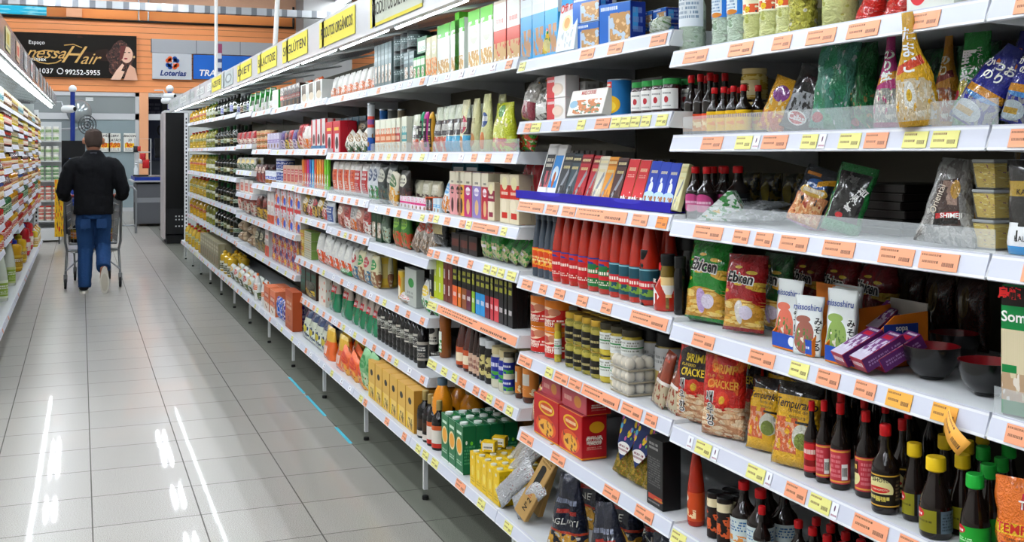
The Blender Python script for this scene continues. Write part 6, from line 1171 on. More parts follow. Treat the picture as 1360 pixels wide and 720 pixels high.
def tetra(fm_, sm, capc):
    def mk(w, d, h): return ('juice_carton', boxm('juice_carton', (w, d, h*.96), [fm_, sm, sm], .001), [('cap', lathe('cap', [(0, 0), (w*.2, 0), (w*.2, h*.045), (0, h*.045)], capc, 10), (0, -d*.15, h*.955))])
    return mk
run(z, 586, 615, 3, 68, tetra(jc, jcs, S('#dfe4df', .4)), ['green orange-juice carton with a heart-shaped orange, first from the bottle', 'green orange-juice carton with a heart-shaped orange, second', 'green orange-juice carton with a heart-shaped orange, third'], 'juice carton', 'green juice cartons', X=XB, rows=4, d=.055)
run(z, 616, 624, 1, 68, tetra(jc, jcs, S('#dfe4df', .4)), 'green orange-juice carton next to the little yellow boxes', 'juice carton', 'green juice cartons', X=XB+.04, rows=3, d=.06)
yb_ = G('yellow_juice', '#e8c018', [('e', .3, .3, .7, .6, '#f0d860'), ('t', .2, .1, .8, .25, 2, '#a88a10'), ('e', .35, .8, .6, .9, '#dcdcd0')], .35); ybs = G('yellow_juice_side', '#e0b814', [('t', .1, .5, .9, .9, 3, '#b89610')], .35)
run(z, 624, 663, 5, 49, tetra(yb_, ybs, S('#d0d0c0', .4)), 'small yellow juice box standing in the front block', 'juice box', 'small yellow juice boxes', X=XB-.005, rows=4, d=.042, fill=.95)
ytop = boxm('juice_box', (.052, .04, .036), [G('yellow_white', '#e8c018', [('r', .1, .1, .9, .9, '#e8e4d8'), ('t', .2, .3, .8, .6, 1, '#1a1a1a'), ('r', .2, .1, .8, .25, '#e0b818')], .4), yb_, ybs], .001)
for px, X, t in ((650, 1.40, 'small yellow juice box lying on the block, white face showing'), (664, 1.46, 'small yellow juice box lying on the block, farther in')):
    o = new('juice_box', ytop, None, (X, YP(px, X), z+.001+.128), (0, 0, -PI/2+.9)); tag(o, t, 'juice box', 'small yellow juice boxes')
run(z, 672, 712, 1, 88, carton(G('brown_box', '#8a5a24', [('e', .05, .3, .5, .8, '#2a1a20'), ('r', .6, 0, .62, 1, '#6a4218')], .6), S('#8a5c28', .6)), 'brown carton with a dark print behind the yellow juice boxes', 'carton', None, X=1.60, d=.1)
run(z, 640, 690, 2, 92, carton(S('#1c4a24', .5)), 'dark green carton at the back of the juice shelf', 'carton', 'dark green cartons at the back', X=1.68, d=.1)
# ---- bays 4 to 9: smaller goods, one mesh body plus cap/label where it shows
rb = random.Random(21)
def pp(key, c1, c2, c3, seed=0, k=2, nm='snack_bag', **kw):
    kw.setdefault('gus', False); return pouch(P('pp'+key, c1, c2, c3, k, bump=.35, coat=.3), name=nm, seed=seed, **kw)
def bxs(key, c1, c2, c3='#e8e8e0', k=1, side=None, nm='food_carton'): return carton(P('bs'+key, c1, c2, c3, k), S(side or c1, .45), name=nm)
def bt(sty, c, cap, l1=None, l2='#444444', nm='sauce_bottle', **kw):
    return bottle(sty, S(c, .12, coat=.5), S(cap, .35), P('bl'+c+l1+l2, l1, l2, '#e8e8e0', 1) if l1 else None, u=(.1, .9), name=nm, seg=12, **kw)
# bay 4
z = D(4, 0)
run(z, 497, 520, 5, 60, bxs('slate', '#56686a', '#7a8a8c', k=5), 'slim grey-green carton standing in a tight row on the top shelf', 'carton', 'slim grey-green cartons', rows=1, d=.05)
blk = can(P('blkcan', '#16181a', '#3a4a4a', '#9aa8a8', 1), S('#101214', .3), name='food_can')
for t in range(3): run(z+.075*t, 519, 546, 3, 26, blk, 'black tin with pale print in the stacked block on the top shelf', 'can', 'stacked black tins', rows=2)
run(z, 536, 550, 2, 40, bxs('dkteal', '#4a5e60', '#8aa0a0', k=5), 'dark grey-green slab box before the black tins', 'carton', 'dark slab boxes', d=.03)
z = D(4, 1)
run(z, 488, 498, 1, 66, can(P('bluetin', '#c8ccd0', '#2a5ab0', '#d84a3a', 3), name='food_can'), 'tall white and blue tin at the end of the cracker shelf', 'can', None)
for c, c2, a, b_ in (('#2a6ab8', '#a8c8e0', 504, 515), ('#6a6a66', '#9a9a92', 515, 528), ('#8a7a62', '#c8b89a', 528, 540)): run(z, a, b_, 1, 58, can(P('tin'+c, c, c2, '#e0e0e0', 1), name='food_can'), 'tall metal tin standing behind the cracker bags', 'can', 'metal tins behind the crackers', X=1.56)
sw = lambda key, c1, c2: carton(G(key, '#e4e6d2', [('r', 0, .3, 1, .55, c1), ('t', .1, .32, .9, .52, 1, c2), ('n', 0, .55, 1, .72, 6, .5, c1), ('n', .1, .02, .9, .26, 5, .5, '#d8b88a')], .4), S('#e0e0cc', .45), name='biscuit_pack')
run(z, 498, 527, 4, 46, sw('sw_orange', '#d8682a', '#f0e0c0'), 'white biscuit pack with orange band', 'biscuit pack', 'white biscuit packs with orange bands', rows=2, d=.05)
run(z, 527, 536, 1, 46, sw('sw_red', '#b82a2a', '#f0e0c0'), 'white biscuit pack with red band', 'biscuit pack', None, rows=2, d=.05)
run(z, 536, 545, 1, 48, sw('sw_teal', '#3a9aa0', '#f0e0c0'), 'white biscuit pack with teal band', 'biscuit pack', None, rows=2, d=.05)
run(z, 543, 562, 2, 52, pouch(cr1, seed=140, gus=True), 'grey banded cracker bag in the farther pair', 'snack bag', 'farther grey banded cracker bags', rows=2, d=.05)
for k, (c, a, b_, nm) in enumerate((('#2a9a6a', 560, 566, 'green'), ('#b82a8a', 564, 572, 'magenta'), ('#d8a02a', 571, 578, 'amber'))): run(z, a, b_, 1, 54, pp('nar'+c, c, '#2a2226', '#e8e4d0', 141+k, 1), 'narrow %s snack bag between the grey banded ones' % nm, 'snack bag', None, d=.04)
z = D(4, 2)
run(z, 486, 498, 2, 54, pp('wb', '#d8dce0', '#4a8a5a', '#3a4a6a', 145), 'white bag with green and blue print, tall, in front of the dark gap', 'snack bag', 'white and green bags', d=.05, tilt=10)
run(z, 498, 522, 2, 56, pp('db', '#28302e', '#4a5a52', '#c8c8b8', 146), 'dark transparent bag with pale corner on the third shelf', 'snack bag', 'dark transparent bags', d=.05, tilt=6, rows=2)
run(z, 515, 530, 1, 50, pp('yb', '#e0d8c0', '#e0a02a', '#3a6a3a', 147), 'cream bag with a yellow patch leaning back', 'snack bag', None, d=.04, tilt=18)
run(z, 532, 548, 1, 50, pp('brb', '#2a2420', '#4a2a2a', '#d8d4c0', 148), 'black-green bag with cream nuts window', 'snack bag', None, d=.05)
run(z, 531, 566, 7, 17, bxs('pinkw', '#e8e0e4', '#d8287a', '#d8287a', 4), 'little pink and white striped box in the front row', 'carton', 'little pink and white boxes', d=.03)
run(z, 546, 582, 3, 40, pp('crm', '#d0ccb0', '#4a3030', '#e0dcc8', 149), 'cream bag of nuts with dark foot behind the pink boxes', 'snack bag', 'cream nut bags', d=.05, X=1.5)
run(z, 566, 584, 4, 20, bxs('cyw', '#c8dce6', '#4aa8d8', k=4), 'little sky blue and white box in the front row', 'carton', 'little sky blue boxes', d=.03)
z = D(4, 3)
run(z, 493, 507, 2, 52, bxs('dkgr', '#1c3a24', '#3a5a3a', k=5), 'dark green tall box on the green snack shelf', 'carton', 'dark green tall boxes', d=.05, rows=2)
run(z, 506, 520, 1, 46, pp('clg', '#5a6a5a', '#a8b8a0', '#3a5a3a', 151), 'grey-green translucent bag on the green snack shelf', 'snack bag', None, d=.05)
run(z, 519, 540, 2, 48, pp('grn2', '#3a7a2a', '#c84a2a', '#8ac03a', 152), 'green snack bag with a red patch', 'snack bag', 'green snack bags with red patches', d=.05, rows=2)
run(z, 540, 572, 3, 50, pp('paper', '#b8a898', '#6a5a4a', '#d8482a', 153), 'brownish printed bag leaning back at the shelf end', 'snack bag', 'brownish printed bags', d=.04, lean=20, tilt=14)
z = D(4, 4)
ct = can(G('tin_yellow', '#d8b43a', [('e', .36, .3, .62, .9, '#e07a1c'), ('e', .4, .05, .6, .5, '#e8dcc0'), ('r', .64, .3, .8, .8, '#c8b060'), ('r', 0, .0, 1, .08, '#c89a2a')], .4), S('#d8c07a', .35), name='biscuit_tin', seg=24)
run(z, 496, 528, 1, 42, ct, 'wide yellow tin with an orange picture', 'tin', 'yellow tins', X=1.46)
run(z, 529, 543, 1, 38, ct, 'yellow-orange tin standing behind the grey box', 'tin', 'yellow tins', X=1.46)
run(z, 541, 560, 1, 50, carton(G('greydot', '#b4b8b0', [('e', .3, .5, .8, .75, '#2f8a3a'), ('t', .2, .2, .7, .4, 2, '#7a7c78')], .45), S('#9a9e98', .5)), 'grey carton with a green disc', 'carton', None, d=.04)
run(z, 532, 556, 1, 12, pp('flatw', '#dcdcd8', '#c83a3a', '#b8b8b0', 155, 5), 'white packet lying flat before the grey carton', 'food pack', None, d=.1, X=1.43, lean=0)
run(z, 556, 576, 2, 42, pp('rollw', '#dedfd8', '#3a8a4a', '#e8c83a', 156), 'white sack with green print at the shelf end', 'food bag', 'white sacks at the shelf end', d=.06, tilt=10)
z = D(4, 5)
win2 = lambda k: bt('wine', '#0f0d0c', '#15120f', '#cfcabc' if k else '#1a1614', '#2a2a2a', nm='wine_vinegar_bottle')
run(z, 499, 552, 10, 62, [bt('pet', '#0f0d0c', '#15120f', '#1a1614', '#8a8a80', nm='vinegar_bottle'), bt('pet', '#0f0d0c', '#15120f', '#d0ccc0', '#2a2a2a', nm='vinegar_bottle')], 'black vinegar bottle with a square shoulder, in the long dark row', 'vinegar bottle', 'black vinegar bottles', rows=2)
run(z, 554, 571, 1, 70, bt('wine', '#0f0d0c', '#15120f', '#b8b0a4', '#3a3a3a'), 'black bottle with a grey label and round emblem, nearest end of the dark row', 'vinegar bottle', None, X=1.43)
run(z, 572, 590, 1, 66, bt('wine', '#0f0d0c', '#15120f', '#b8b0a4', '#3a3a3a'), 'black bottle half covered by the dressing shelf', 'vinegar bottle', None, X=1.47)
z = .277
yc = bxs('ybox', '#d8a84a', '#e0b860', '#3a2a1a', 4, '#c8943a')
run(z, 489, 550, 6, 58, carton(G('ycart', '#d8ac52', [('e', .3, .62, .7, .78, '#2a2a2a'), ('r', .1, .15, .9, .42, '#e8c870'), ('n', .2, .05, .8, .3, 5, .5, '#6a5a30'), ('r', 0, .0, .2, .4, '#e8c22a')], .5), S('#b8822e', .5), S('#c89a4a', .5)), ['tan yellow carton, first in the bottom row after the green bag', 'tan yellow carton, second in the bottom row', 'tan yellow carton, third in the bottom row', 'tan yellow carton, fourth in the bottom row', 'tan yellow carton, fifth in the bottom row', 'tan yellow carton next to the slim black bottles'], 'carton', 'tan yellow cartons', X=XB, rows=2, d=.12)
run(z, 474, 492, 2, 56, pp('grbag', '#7ab07a', '#c8d8b0', '#3a8a4a', 158), 'pale green bag beside the tan yellow cartons', 'food bag', 'pale green bags', X=XB, d=.08, tilt=8)
# bay 5
z = D(5, 0)
wt = pp('wtoast', '#e8e4e0', '#e08a6a', '#f4f0ec', 160, 2, top=.8, gus=True)
run(z, 436, 498, 8, 34, wt, 'white toast bag with orange print, bright under the canopy', 'snack bag', 'white toast bags on the top shelf', rows=3, d=.08)
z = D(5, 1)
run(z, 432, 452, 2, 43, carton(G('redbox', '#c81c2c', [('r', .3, .0, .8, .6, '#e0dcdc'), ('e', .35, .1, .75, .5, '#3a2a2a'), ('r', .2, .7, .8, .8, '#e8c23a')], .4), S('#a81424', .4)), ['crimson carton with a chocolate picture, the farther', 'crimson carton with a chocolate picture, the nearer'], 'carton', 'crimson cartons', rows=2, d=.05)
run(z+.0, 452, 480, 3, 28, pp('wsl', '#dcd8cc', '#3a5a3a', '#8a6a3a', 161), 'white bag with brown print lying slanted', 'snack bag', 'slanting white bags', d=.05, lean=20, tilt=20)
run(z+.06, 455, 486, 2, 30, pp('dkt', '#2a2824', '#5a4a3a', '#8a7a5a', 162), 'dark bag piled behind the slanted white bags', 'snack bag', 'dark piled bags', d=.06, X=1.54)
run(z, 430, 486, 7, 50, bxs('tealb', '#1a5a74', '#8ab0c0', k=1), 'teal blue carton standing tall behind the red and white ones', 'carton', 'tall teal cartons', d=.06, X=1.6)
z = D(5, 2)
run(z, 439, 470, 4, 46, pp('wor', '#e0dcd4', '#d8603a', '#b8302a', 163, 1), 'white bag with an orange-red patch in the middle row', 'snack bag', 'white bags with orange-red patches', rows=2, d=.05)
run(z, 468, 487, 2, 46, pp('wred', '#dcd8d4', '#b82a2a', '#e8e4e0', 164, 1), 'white bag with a crimson patch before the tall white and green one', 'snack bag', 'white bags with crimson patches', rows=2, d=.05)
z = D(5, 3)
run(z, 434, 448, 1, 30, pp('wbl', '#c8ccd0', '#2a4a8a', '#e8e8e8', 165, 1), 'white bag with blue letters on the fourth shelf', 'snack bag', None, d=.05)
run(z, 446, 488, 5, 36, [pp('pnk', '#c88a7a', '#8a3a2a', '#e8dccc', 166), pp('rdw', '#b84a44', '#e8e0d8', '#7a2a1a', 167), pp('wsn', '#c4c0bc', '#d8702a', '#8a8a8a', 168)], 'small glossy pasta or sweets bag of the mixed row', 'snack bag', 'mixed small glossy bags', rows=2, d=.05, tilt=6)
z = D(5, 4)
run(z, 431, 472, 5, 42, pp('wori', '#dcdcd8', '#e0582a', '#e8e8e0', 169, 2, top=.8), 'white flour bag with bright orange swirls', 'flour bag', 'white and orange flour bags', rows=2, d=.07)
run(z, 464, 498, 4, 44, [pp('mixa', '#c8c4b0', '#3a6a8a', '#b82a3a', 170), pp('mixb', '#d8d0a8', '#8a5a3a', '#2a8a4a', 171)], 'tall cereal mix bag with mixed print before the yellow tin', 'food bag', 'tall mixed print bags', rows=2, d=.06)
run(z, 452, 470, 1, 8, pp('grl', '#2a8a4a', '#e8e8e8', '#1a5a34', 172, 5), 'little green pack lying in front of the flour bags', 'food pack', None, d=.05)
z = D(5, 5)
run(z, 426, 438, 1, 38, carton(G('polka', '#e4dccf', [('m', 0, 0, 1, 1, 4, .25, '#d85a2a')], .45)), 'cream carton with orange dots before the green bags', 'carton', None, d=.04)
gr2 = pouch(B('green_rice', '#1c7a50', [('r', 0, .55, 1, 1, '#b8a89a'), ('r', .2, .55, .8, .76, '#c8242c'), ('t', .26, .58, .74, .72, 1, '#f0e0e0'), ('n', 0, .1, 1, .3, 5, .62, '#e0882a')], bump=.3), name='rice_bag', seed=173, top=.85, gus=True)
run(z, 432, 463, 2, 48, gr2, 'fat teal green bag with a red square label, the farther pair', 'rice bag', 'teal green rice bags', rows=2, d=.08)
run(z, 464, 498, 4, 46, gr2, 'teal green bag with a red square label, in the nearer row', 'rice bag', 'teal green rice bags, nearer row', rows=2, d=.08)
z = .277
ob = pouch(B('orange_fat', '#e8641c', [('r', 0, .58, 1, .9, '#dcae3a'), ('t', .25, .1, .6, .5, 1, '#f4e6d8'), ('r', .0, .5, .4, .6, '#c82a1c'), ('r', 0, .9, 1, 1, '#e8c86a')], bump=.3), name='juice_pouch', seed=174, top=.85, gus=True)
run(z, 423, 456, 2, 46, ob, ['plump orange bag standing upright, the farther one', 'plump orange bag standing upright, the nearer one'], 'food bag', 'plump orange bags', X=XB, d=.09, rows=2)
run(z, 448, 482, 3, 36, pp('orlean', '#e0642a', '#e8a84a', '#c83a2a', 175), 'orange and gold bag slumped in front of the pale green one', 'food bag', 'slumped orange bags', X=XB, d=.07, tilt=16, rows=2)
run(z, 440, 480, 2, 50, ob, 'plump orange bag in the second row', 'food bag', 'plump orange bags behind', X=XB+.14, d=.09)
# bay 6
z = D(6, 0)
run(z, 399, 428, 3, 28, carton(G('wcrate', '#e6e6e2', [('r', .2, .25, .8, .95, '#5a4630'), ('e', .2, .1, .9, .5, '#d8c8b0')], .5), S('#ecebe6', .4), name='display_box'), ['white display box of bread, the farthest of three', 'white display box of bread, the middle one', 'white display box of bread, the nearest of three'], 'display box', 'white display boxes', d=.12)
run(z, 372, 398, 5, 30, bxs('cocoa', '#3a241c', '#c8242a', '#d8c8b0', 4), 'slim brown and red coffee pack on the top shelf', 'food pack', 'slim brown packs', rows=2, d=.05)
run(z+.09, 398, 425, 2, 18, pp('or1', '#e0602a', '#e8dcd0', '#f0e8e0', 176), 'orange bag on top of the white display boxes', 'snack bag', 'orange bags on the display boxes', d=.07, X=1.5)
z = D(6, 1)
run(z, 413, 432, 3, 41, carton(G('wred2', '#dedcd8', [('r', 0, 0, .3, 1, '#c8242c'), ('e', .4, .15, .9, .5, '#4a3028'), ('r', 0, 0, 1, .1, '#3a7aa8')], .4)), 'white and red cookie carton beside the crimson ones', 'carton', 'white and red cookie cartons', rows=2, d=.05)
run(z, 400, 414, 2, 32, pp('wor2', '#e0d8d0', '#e0762a', '#e8e0d8', 177), 'small white and orange bag before the cookie cartons', 'snack bag', 'small white and orange bags', d=.05)
run(z, 394, 405, 2, 34, pp('redz', '#b01c24', '#e8c8b8', '#7a1018', 178), 'red glossy bag before the white and orange ones', 'snack bag', 'red glossy bags', rows=2, d=.06)
z = D(6, 2)
cc = ['#e8862a', '#d8402a', '#c82a7a', '#2a6ac0', '#4ab0d8', '#d8502a', '#e8961c', '#e8962a', '#d86a1c', '#7ac82a', '#6ac02a']
nmz = ['orange', 'red-orange', 'magenta', 'blue', 'sky blue', 'brick orange', 'amber', 'light amber', 'deep orange', 'lime green', 'green']
w_ = (438-402)/len(cc)
for k, c in enumerate(cc): run(z, 402+k*w_, 402+(k+1)*w_, 1, 36+k*.5, bxs('cer'+c, c, c, '#f0ece0', 5, nm='cereal_box'), '%s slim cereal box in the rainbow row' % nmz[k], 'cereal box', 'rainbow row of cereal boxes', d=.045, fill=.96)
z = D(6, 3)
run(z, 398, 438, 6, 29, [pp('cof1', '#c8a02a', '#2a1c14', '#e0d8c8', 180), pp('cof2', '#d8d0c0', '#b82a2a', '#3a2a20', 181), pp('cof3', '#3a2a20', '#c8a03a', '#b8242a', 182)], 'coffee-coloured bag with gold and red print, leaning', 'coffee bag', 'leaning coffee bags', rows=2, d=.05, lean=10, tilt=8)
z = D(6, 4)
run(z, 396, 412, 2, 36, bxs('ycr', '#c8a83a', '#d8c07a', '#b82a2a', 3), 'yellow and cream carton on the long white shelf', 'carton', 'yellow cream cartons', rows=1, tiers=2, d=.08)
run(z, 408, 421, 1, 36, carton(G('clamshell', '#c8c4a8', [('s', 4, .2, 1, '#8a8468')], .3), S('#7a9a4a', .5), name='egg_box'), 'stack of clear clamshell packs', 'food pack', None, tiers=3, d=.08)
run(z, 418, 436, 2, 42, pp('wori3', '#dcdcd8', '#e0582a', '#e8e8e0', 183, 2, top=.8), 'white flour bag with orange swirls, farther pair', 'flour bag', 'white and orange flour bags, farther', rows=2, d=.07)
z = D(6, 5)
run(z, 399, 420, 3, 40, bxs('dkbr', '#3a2418', '#1c5a4a', '#5a3a28', 1), 'dark brown and teal carton in the shade', 'carton', 'dark brown cartons', rows=2, d=.08)
run(z, 406, 426, 1, 24, pp('bkyl', '#2a2820', '#c8a82a', '#4a4a3a', 184), 'black and yellow bag slumped before the dotted carton', 'food bag', None, d=.07, X=1.43)
z = .277
run(z, 383, 397, 1, 52, bxs('rust', '#a84a24', '#b8603a', '#e0d0c0', 1), 'rust red carton with small white panel at the foot of the shelving', 'carton', None, X=XB, d=.12)
nb = pouch(B('navy_white', '#c8ccb8', [('r', 0, .7, 1, 1, '#2a3a5a'), ('n', 0, .05, 1, .5, 5, .5, '#2a3a5a'), ('e', .2, .2, .8, .45, '#b8a83a')], bump=.4), name='food_bag', seed=185)
run(z, 397, 428, 4, 44, nb, 'cream and navy bag leaning in the bottom row before the orange ones', 'food bag', 'cream and navy bags', X=XB, rows=2, d=.07, lean=12)
# bays 7 to 9
z = D(7, 0)
run(z, 365, 376, 1, 26, carton(G('wgr', '#e8ece8', [], .4), S('#2fa03a', .4)), 'white carton with a bright green side on the top shelf', 'carton', None, d=.12)
run(z, 376, 398, 4, 24, bxs('cocoa2', '#2a1c18', '#c8c0b0', '#b83a2a', 4), 'dark brown and white pack beside the white display boxes', 'food pack', 'dark brown packs', rows=2, d=.05)
z = D(7, 1)
run(z, 371, 398, 5, 27, [pp('vio', '#3a2a6a', '#c8b8d0', '#5a3a8a', 190), pp('dkc', '#2a2226', '#c8a83a', '#8a2a2a', 191), pp('rdb', '#a81c20', '#d8c8b0', '#6a1014', 192)], 'small dark violet, gold or red sweets bag', 'snack bag', 'small dark sweets bags', rows=2, d=.05)
z = D(7, 2)
run(z, 364, 376, 2, 32, can(P('wcan', '#c8ccd4', '#3a4a8a', '#e8e8ec', 1), name='food_can'), 'pale blue and white can', 'can', 'pale blue cans', rows=1, tiers=2)
run(z, 376, 386, 1, 20, can(P('brcan', '#a8702a', '#5a3a1a', '#d8b060', 1), name='food_can'), 'brown and gold can stacked beside the pale ones', 'can', 'brown cans', tiers=1)
run(z, 376, 402, 5, 26, bxs('mixc', '#c8a890', '#b83a3a', '#e8e0d8', 1), 'small peach and red carton before the rainbow cereal boxes', 'carton', 'small peach cartons', rows=2, d=.05)
z = D(7, 3)
cer = carton(G('kidcer', '#d4d4d8', [('n', 0, 0, 1, 1, 4, .54, '#d83a3a'), ('e', .2, .1, .6, .5, '#e87a2a'), ('e', .5, .05, .9, .4, '#2a5ac8'), ('r', 0, .85, 1, 1, '#c83a3a')], .4), S('#d8d4d0', .45), name='cereal_box')
run(z, 364, 400, 4, 64, cer, 'colourful children cereal box in the double-stacked block', 'cereal box', 'children cereal boxes', tiers=2, d=.06, rows=1)
run(z, 355, 364, 2, 44, bxs('orw', '#d8d0cc', '#d8502a', '#e8e0d8', 3), 'white and orange carton beside the children cereal', 'carton', 'white and orange cartons', d=.06)
z = D(7, 4)
cer2 = carton(G('kidcer2', '#a8a4b0', [('n', 0, 0, 1, 1, 4, .5, '#c8442a'), ('e', .2, .1, .6, .5, '#e8b02a'), ('e', .5, .5, .9, .9, '#3a2a7a'), ('n', 0, 0, 1, 1, 7, .6, '#2a2430')], .4), name='cereal_box')
run(z, 361, 401, 5, 46, cer2, 'cereal box with orange, yellow and violet print in the shaded double stack', 'cereal box', 'shaded cereal boxes', tiers=2, d=.06)
run(z, 354, 361, 1, 42, bxs('wor5', '#c8c0bc', '#d84a2a', '#e8e0d8', 3), 'white and orange carton in the shade, before the cereal stack', 'carton', None, d=.08)
z = .277
run(z, 338, 347, 1, 36, bt('pet', '#e0e0dc', '#e0702a', '#e8e8e4', '#e0702a', nm='milk_bottle'), 'white milk bottle with orange cap in the bottom row', 'milk bottle', 'white milk bottles', X=XB)
run(z, 347, 353, 1, 32, bt('pet', '#e0e0dc', '#e0702a', '#e8e8e4', '#e0702a', nm='milk_bottle'), 'white milk bottle standing beside the orange cartons', 'milk bottle', 'white milk bottles', X=XB, rows=2)
run(z, 350, 366, 2, 34, bxs('orc', '#d8744a', '#e8dcd0', '#b84a2a', 3), 'salmon orange carton in the bottom row', 'carton', 'salmon orange cartons', X=XB, rows=2, d=.08)
bv = lambda c, s: pouch(B('bv'+c, c, [('n', 0, 0, 1, 1, 5, .52, '#c8c4e0'), ('n', 0, 0, 1, .5, 4, .6, '#1a1a5a')], bump=.6), name='snack_bag', seed=s)
run(z, 362, 374, 3, 30, bv('#1a5ac0', 193), 'bright blue glossy bag in the bottom row', 'snack bag', 'bright blue bags', X=XB, rows=2, d=.06)
run(z, 373, 386, 3, 32, bv('#4a2a8a', 194), 'violet and white glossy bag in the bottom row', 'snack bag', 'violet bags', X=XB, rows=2, d=.06)
z = D(8, 0)
gt = boxm('bottle_box', (.05, .05, .20), [G('green_tilt', '#2fa03a', [('r', .2, .1, .8, .8, '#e0e8dc')], .4)], .001)
for k in range(5):
    px = 334+k*6.5; o = new('green_carton', gt, None, (1.47, YP(px, 1.47), D(8, 0)+.03), (0, .75, -PI/2)); tag(o, 'green and white carton tilted in the display on the top shelf', 'carton', 'tilted green cartons'); o.location.z = D(8, 0)+.02
run(D(8, 0), 330, 364, 4, 12, bxs('wtray', '#e0dedc', '#c8c4c0', '#d8d4d0', 5), 'low white tray under the tilted green cartons', 'tray', 'low white trays', d=.12)
z = D(8, 1)
run(z, 338, 355, 3, 26, can(P('ccan', '#c8a07a', '#d8382a', '#e8d8a8', 4), name='food_can'), 'cream and red can stacked in threes', 'can', 'cream and red cans', tiers=3)
run(z, 355, 371, 4, 22, bxs('lil', '#c8c0d8', '#8a6ab8', '#e8e4f0', 4), 'lilac and white carton next to the stacked cans', 'carton', 'lilac cartons', rows=2, d=.06)
z = D(8, 2)
run(z, 337, 351, 3, 26, pp('mar', '#4a1a18', '#8a2a24', '#c8b0a0', 195), 'maroon bag on the third shelf', 'snack bag', 'maroon bags', rows=2, d=.06)
run(z, 350, 364, 3, 20, can(P('bluew', '#d8dce4', '#2a4ab0', '#e8ecf0', 4), name='food_can'), 'blue and white striped can', 'can', 'blue and white cans', rows=2)
z = D(8, 3)
run(z, 337, 354, 2, 33, pp('gold_', '#4a2014', '#c8a03a', '#8a2a1c', 196), 'tall maroon and gold bag hanging over the edge', 'snack bag', 'tall maroon and gold bags', rows=2, d=.08)
z = D(8, 4)
run(z, 337, 355, 3, 32, pp('trs', '#3a3a2a', '#8a7a4a', '#c8c0a0', 197), 'dark bag with olive and gold print in the shade', 'food bag', 'dark olive bags', rows=2, d=.06)
run(D(8, 4), 312, 337, 2, 30, pp('ril', '#c0a888', '#8a6a4a', '#e8e0d0', 198, 1), 'long beige bag lying in a slanted heap', 'food bag', 'beige bags in a heap', tiers=2, d=.12)
z = .277
run(z, 303, 340, 6, 24, [pp('wbk', '#c8ccc4', '#2a3a2a', '#d8a83a', 199), pp('wbk2', '#d8dad4', '#5a6a3a', '#c83a2a', 200)], 'white, green and gold bag piled in the bottom row', 'food bag', 'piled white bags', X=XB, rows=2, tiers=1, d=.08)
z = D(9, 0)
run(z, 313, 330, 4, 26, [bt('wine', '#14180e', '#111111', '#c8c8d8', '#4a4a8a', nm='oil_bottle'), bt('wine', '#1c2410', '#1c1c1c', '#d8ccb0', '#5a2a1a', nm='oil_bottle'), bt('wine', '#101010', '#0a3a1a', '#dce0d8', '#2a4a2a', nm='oil_bottle')], 'dark olive oil bottle with pale label on the top shelf', 'oil bottle', 'olive oil bottles on the top shelf', rows=2)
for i, t in ((1, 'second'), (2, 'third'), (3, 'fourth')):
    z = D(9, i); run(z, 313, 337, 4, 18, [pp('m9a', '#b8242c', '#e8d8c8', '#6a1a1c', 201), pp('m9b', '#c8c4b8', '#3a5a3a', '#e0c03a', 202), bxs('m9c', '#e8e4dc', '#c8502a')][i-1], ('red', 'white and green', 'white and rust')[i-1]+' little pack on the %s shelf beside the oils' % t, 'food pack', 'little packs, %s shelf' % t, rows=2, d=.06)
run(D(9, 4), 313, 337, 3, 36, pp('m9d', '#c86a5a', '#e8d8c8', '#a83a2a', 203), 'salmon pink bag beside the oil bottles', 'food bag', 'salmon pink bags', rows=2, d=.07)
# bays 10 to 14: oils
OIL = [bt('pet', '#c89a1c', '#d8b43c', '#dcae3a', '#b82a2a', nm='oil_bottle', lz=(.38, .58)), bt('pet', '#c4a02c', '#b82a20', '#d8d0a0', '#8a8a3a', nm='oil_bottle', lz=(.4, .56))]
OLV = [bt('wine', '#141a08', '#15120f', '#6a6a4a', '#c8c8b0', nm='oil_bottle', lz=(.2, .42)), bt('wine', '#0c1006', '#0a3a1a', '#8a7440', '#1c160e', nm='oil_bottle', lz=(.14, .4)), bt('wine', '#10160a', '#111111', '#c8c6bc', '#2a5a2a', nm='oil_bottle', lz=(.2, .38)), bt('wine', '#0e120a', '#1a5a2a', '#26301a', '#8a8a5a', nm='oil_bottle')]
for i, (hp, t) in enumerate(((25, 'top'), (28, 'second'), (28, 'third'), (28, 'fourth'), (30, 'fifth'))):
    z = D(11, i)
    run(z, 250, 272, 5, hp-4, OIL[i % 2] if i else OIL[0], 'yellow cooking oil bottle at the far end of the %s shelf' % t, 'oil bottle', 'yellow oil bottles, %s shelf' % t, rows=2)
    run(z, 272, 284, 3, hp-2, bt('pet', '#7a7a2a', '#3a6a2a', '#2a2c1e' if i % 2 else '#c0c0b0', '#c8c8a8', nm='oil_bottle', lz=(.3, .5)), 'green-capped oil bottle on the %s shelf' % t, 'oil bottle', 'green-capped oil bottles, %s shelf' % t, rows=2)
    run(z, 284, 312, 7, hp+2, OLV if i else [OLV[0], OLV[2], bt('wine', '#202020', '#101010', '#d0d0e0', '#6a6ab0', nm='oil_bottle')], 'dark olive oil bottle in the %s shelf row' % t, 'oil bottle', 'dark olive oil bottles, %s shelf' % t, rows=2)
z = .277
run(z, 244, 266, 5, 28, OIL[1], 'yellow oil bottle with red cap in the bottom row at the far end', 'oil bottle', 'yellow oil bottles with red caps', X=XB, rows=2)
run(z, 266, 290, 8, 34, bxs('dull', '#8a8468', '#c8c0a0', '#4a5a3a', 5), 'drab olive oil tin in the bottom row', 'oil tin', 'drab oil tins', X=XB, rows=2, d=.07)
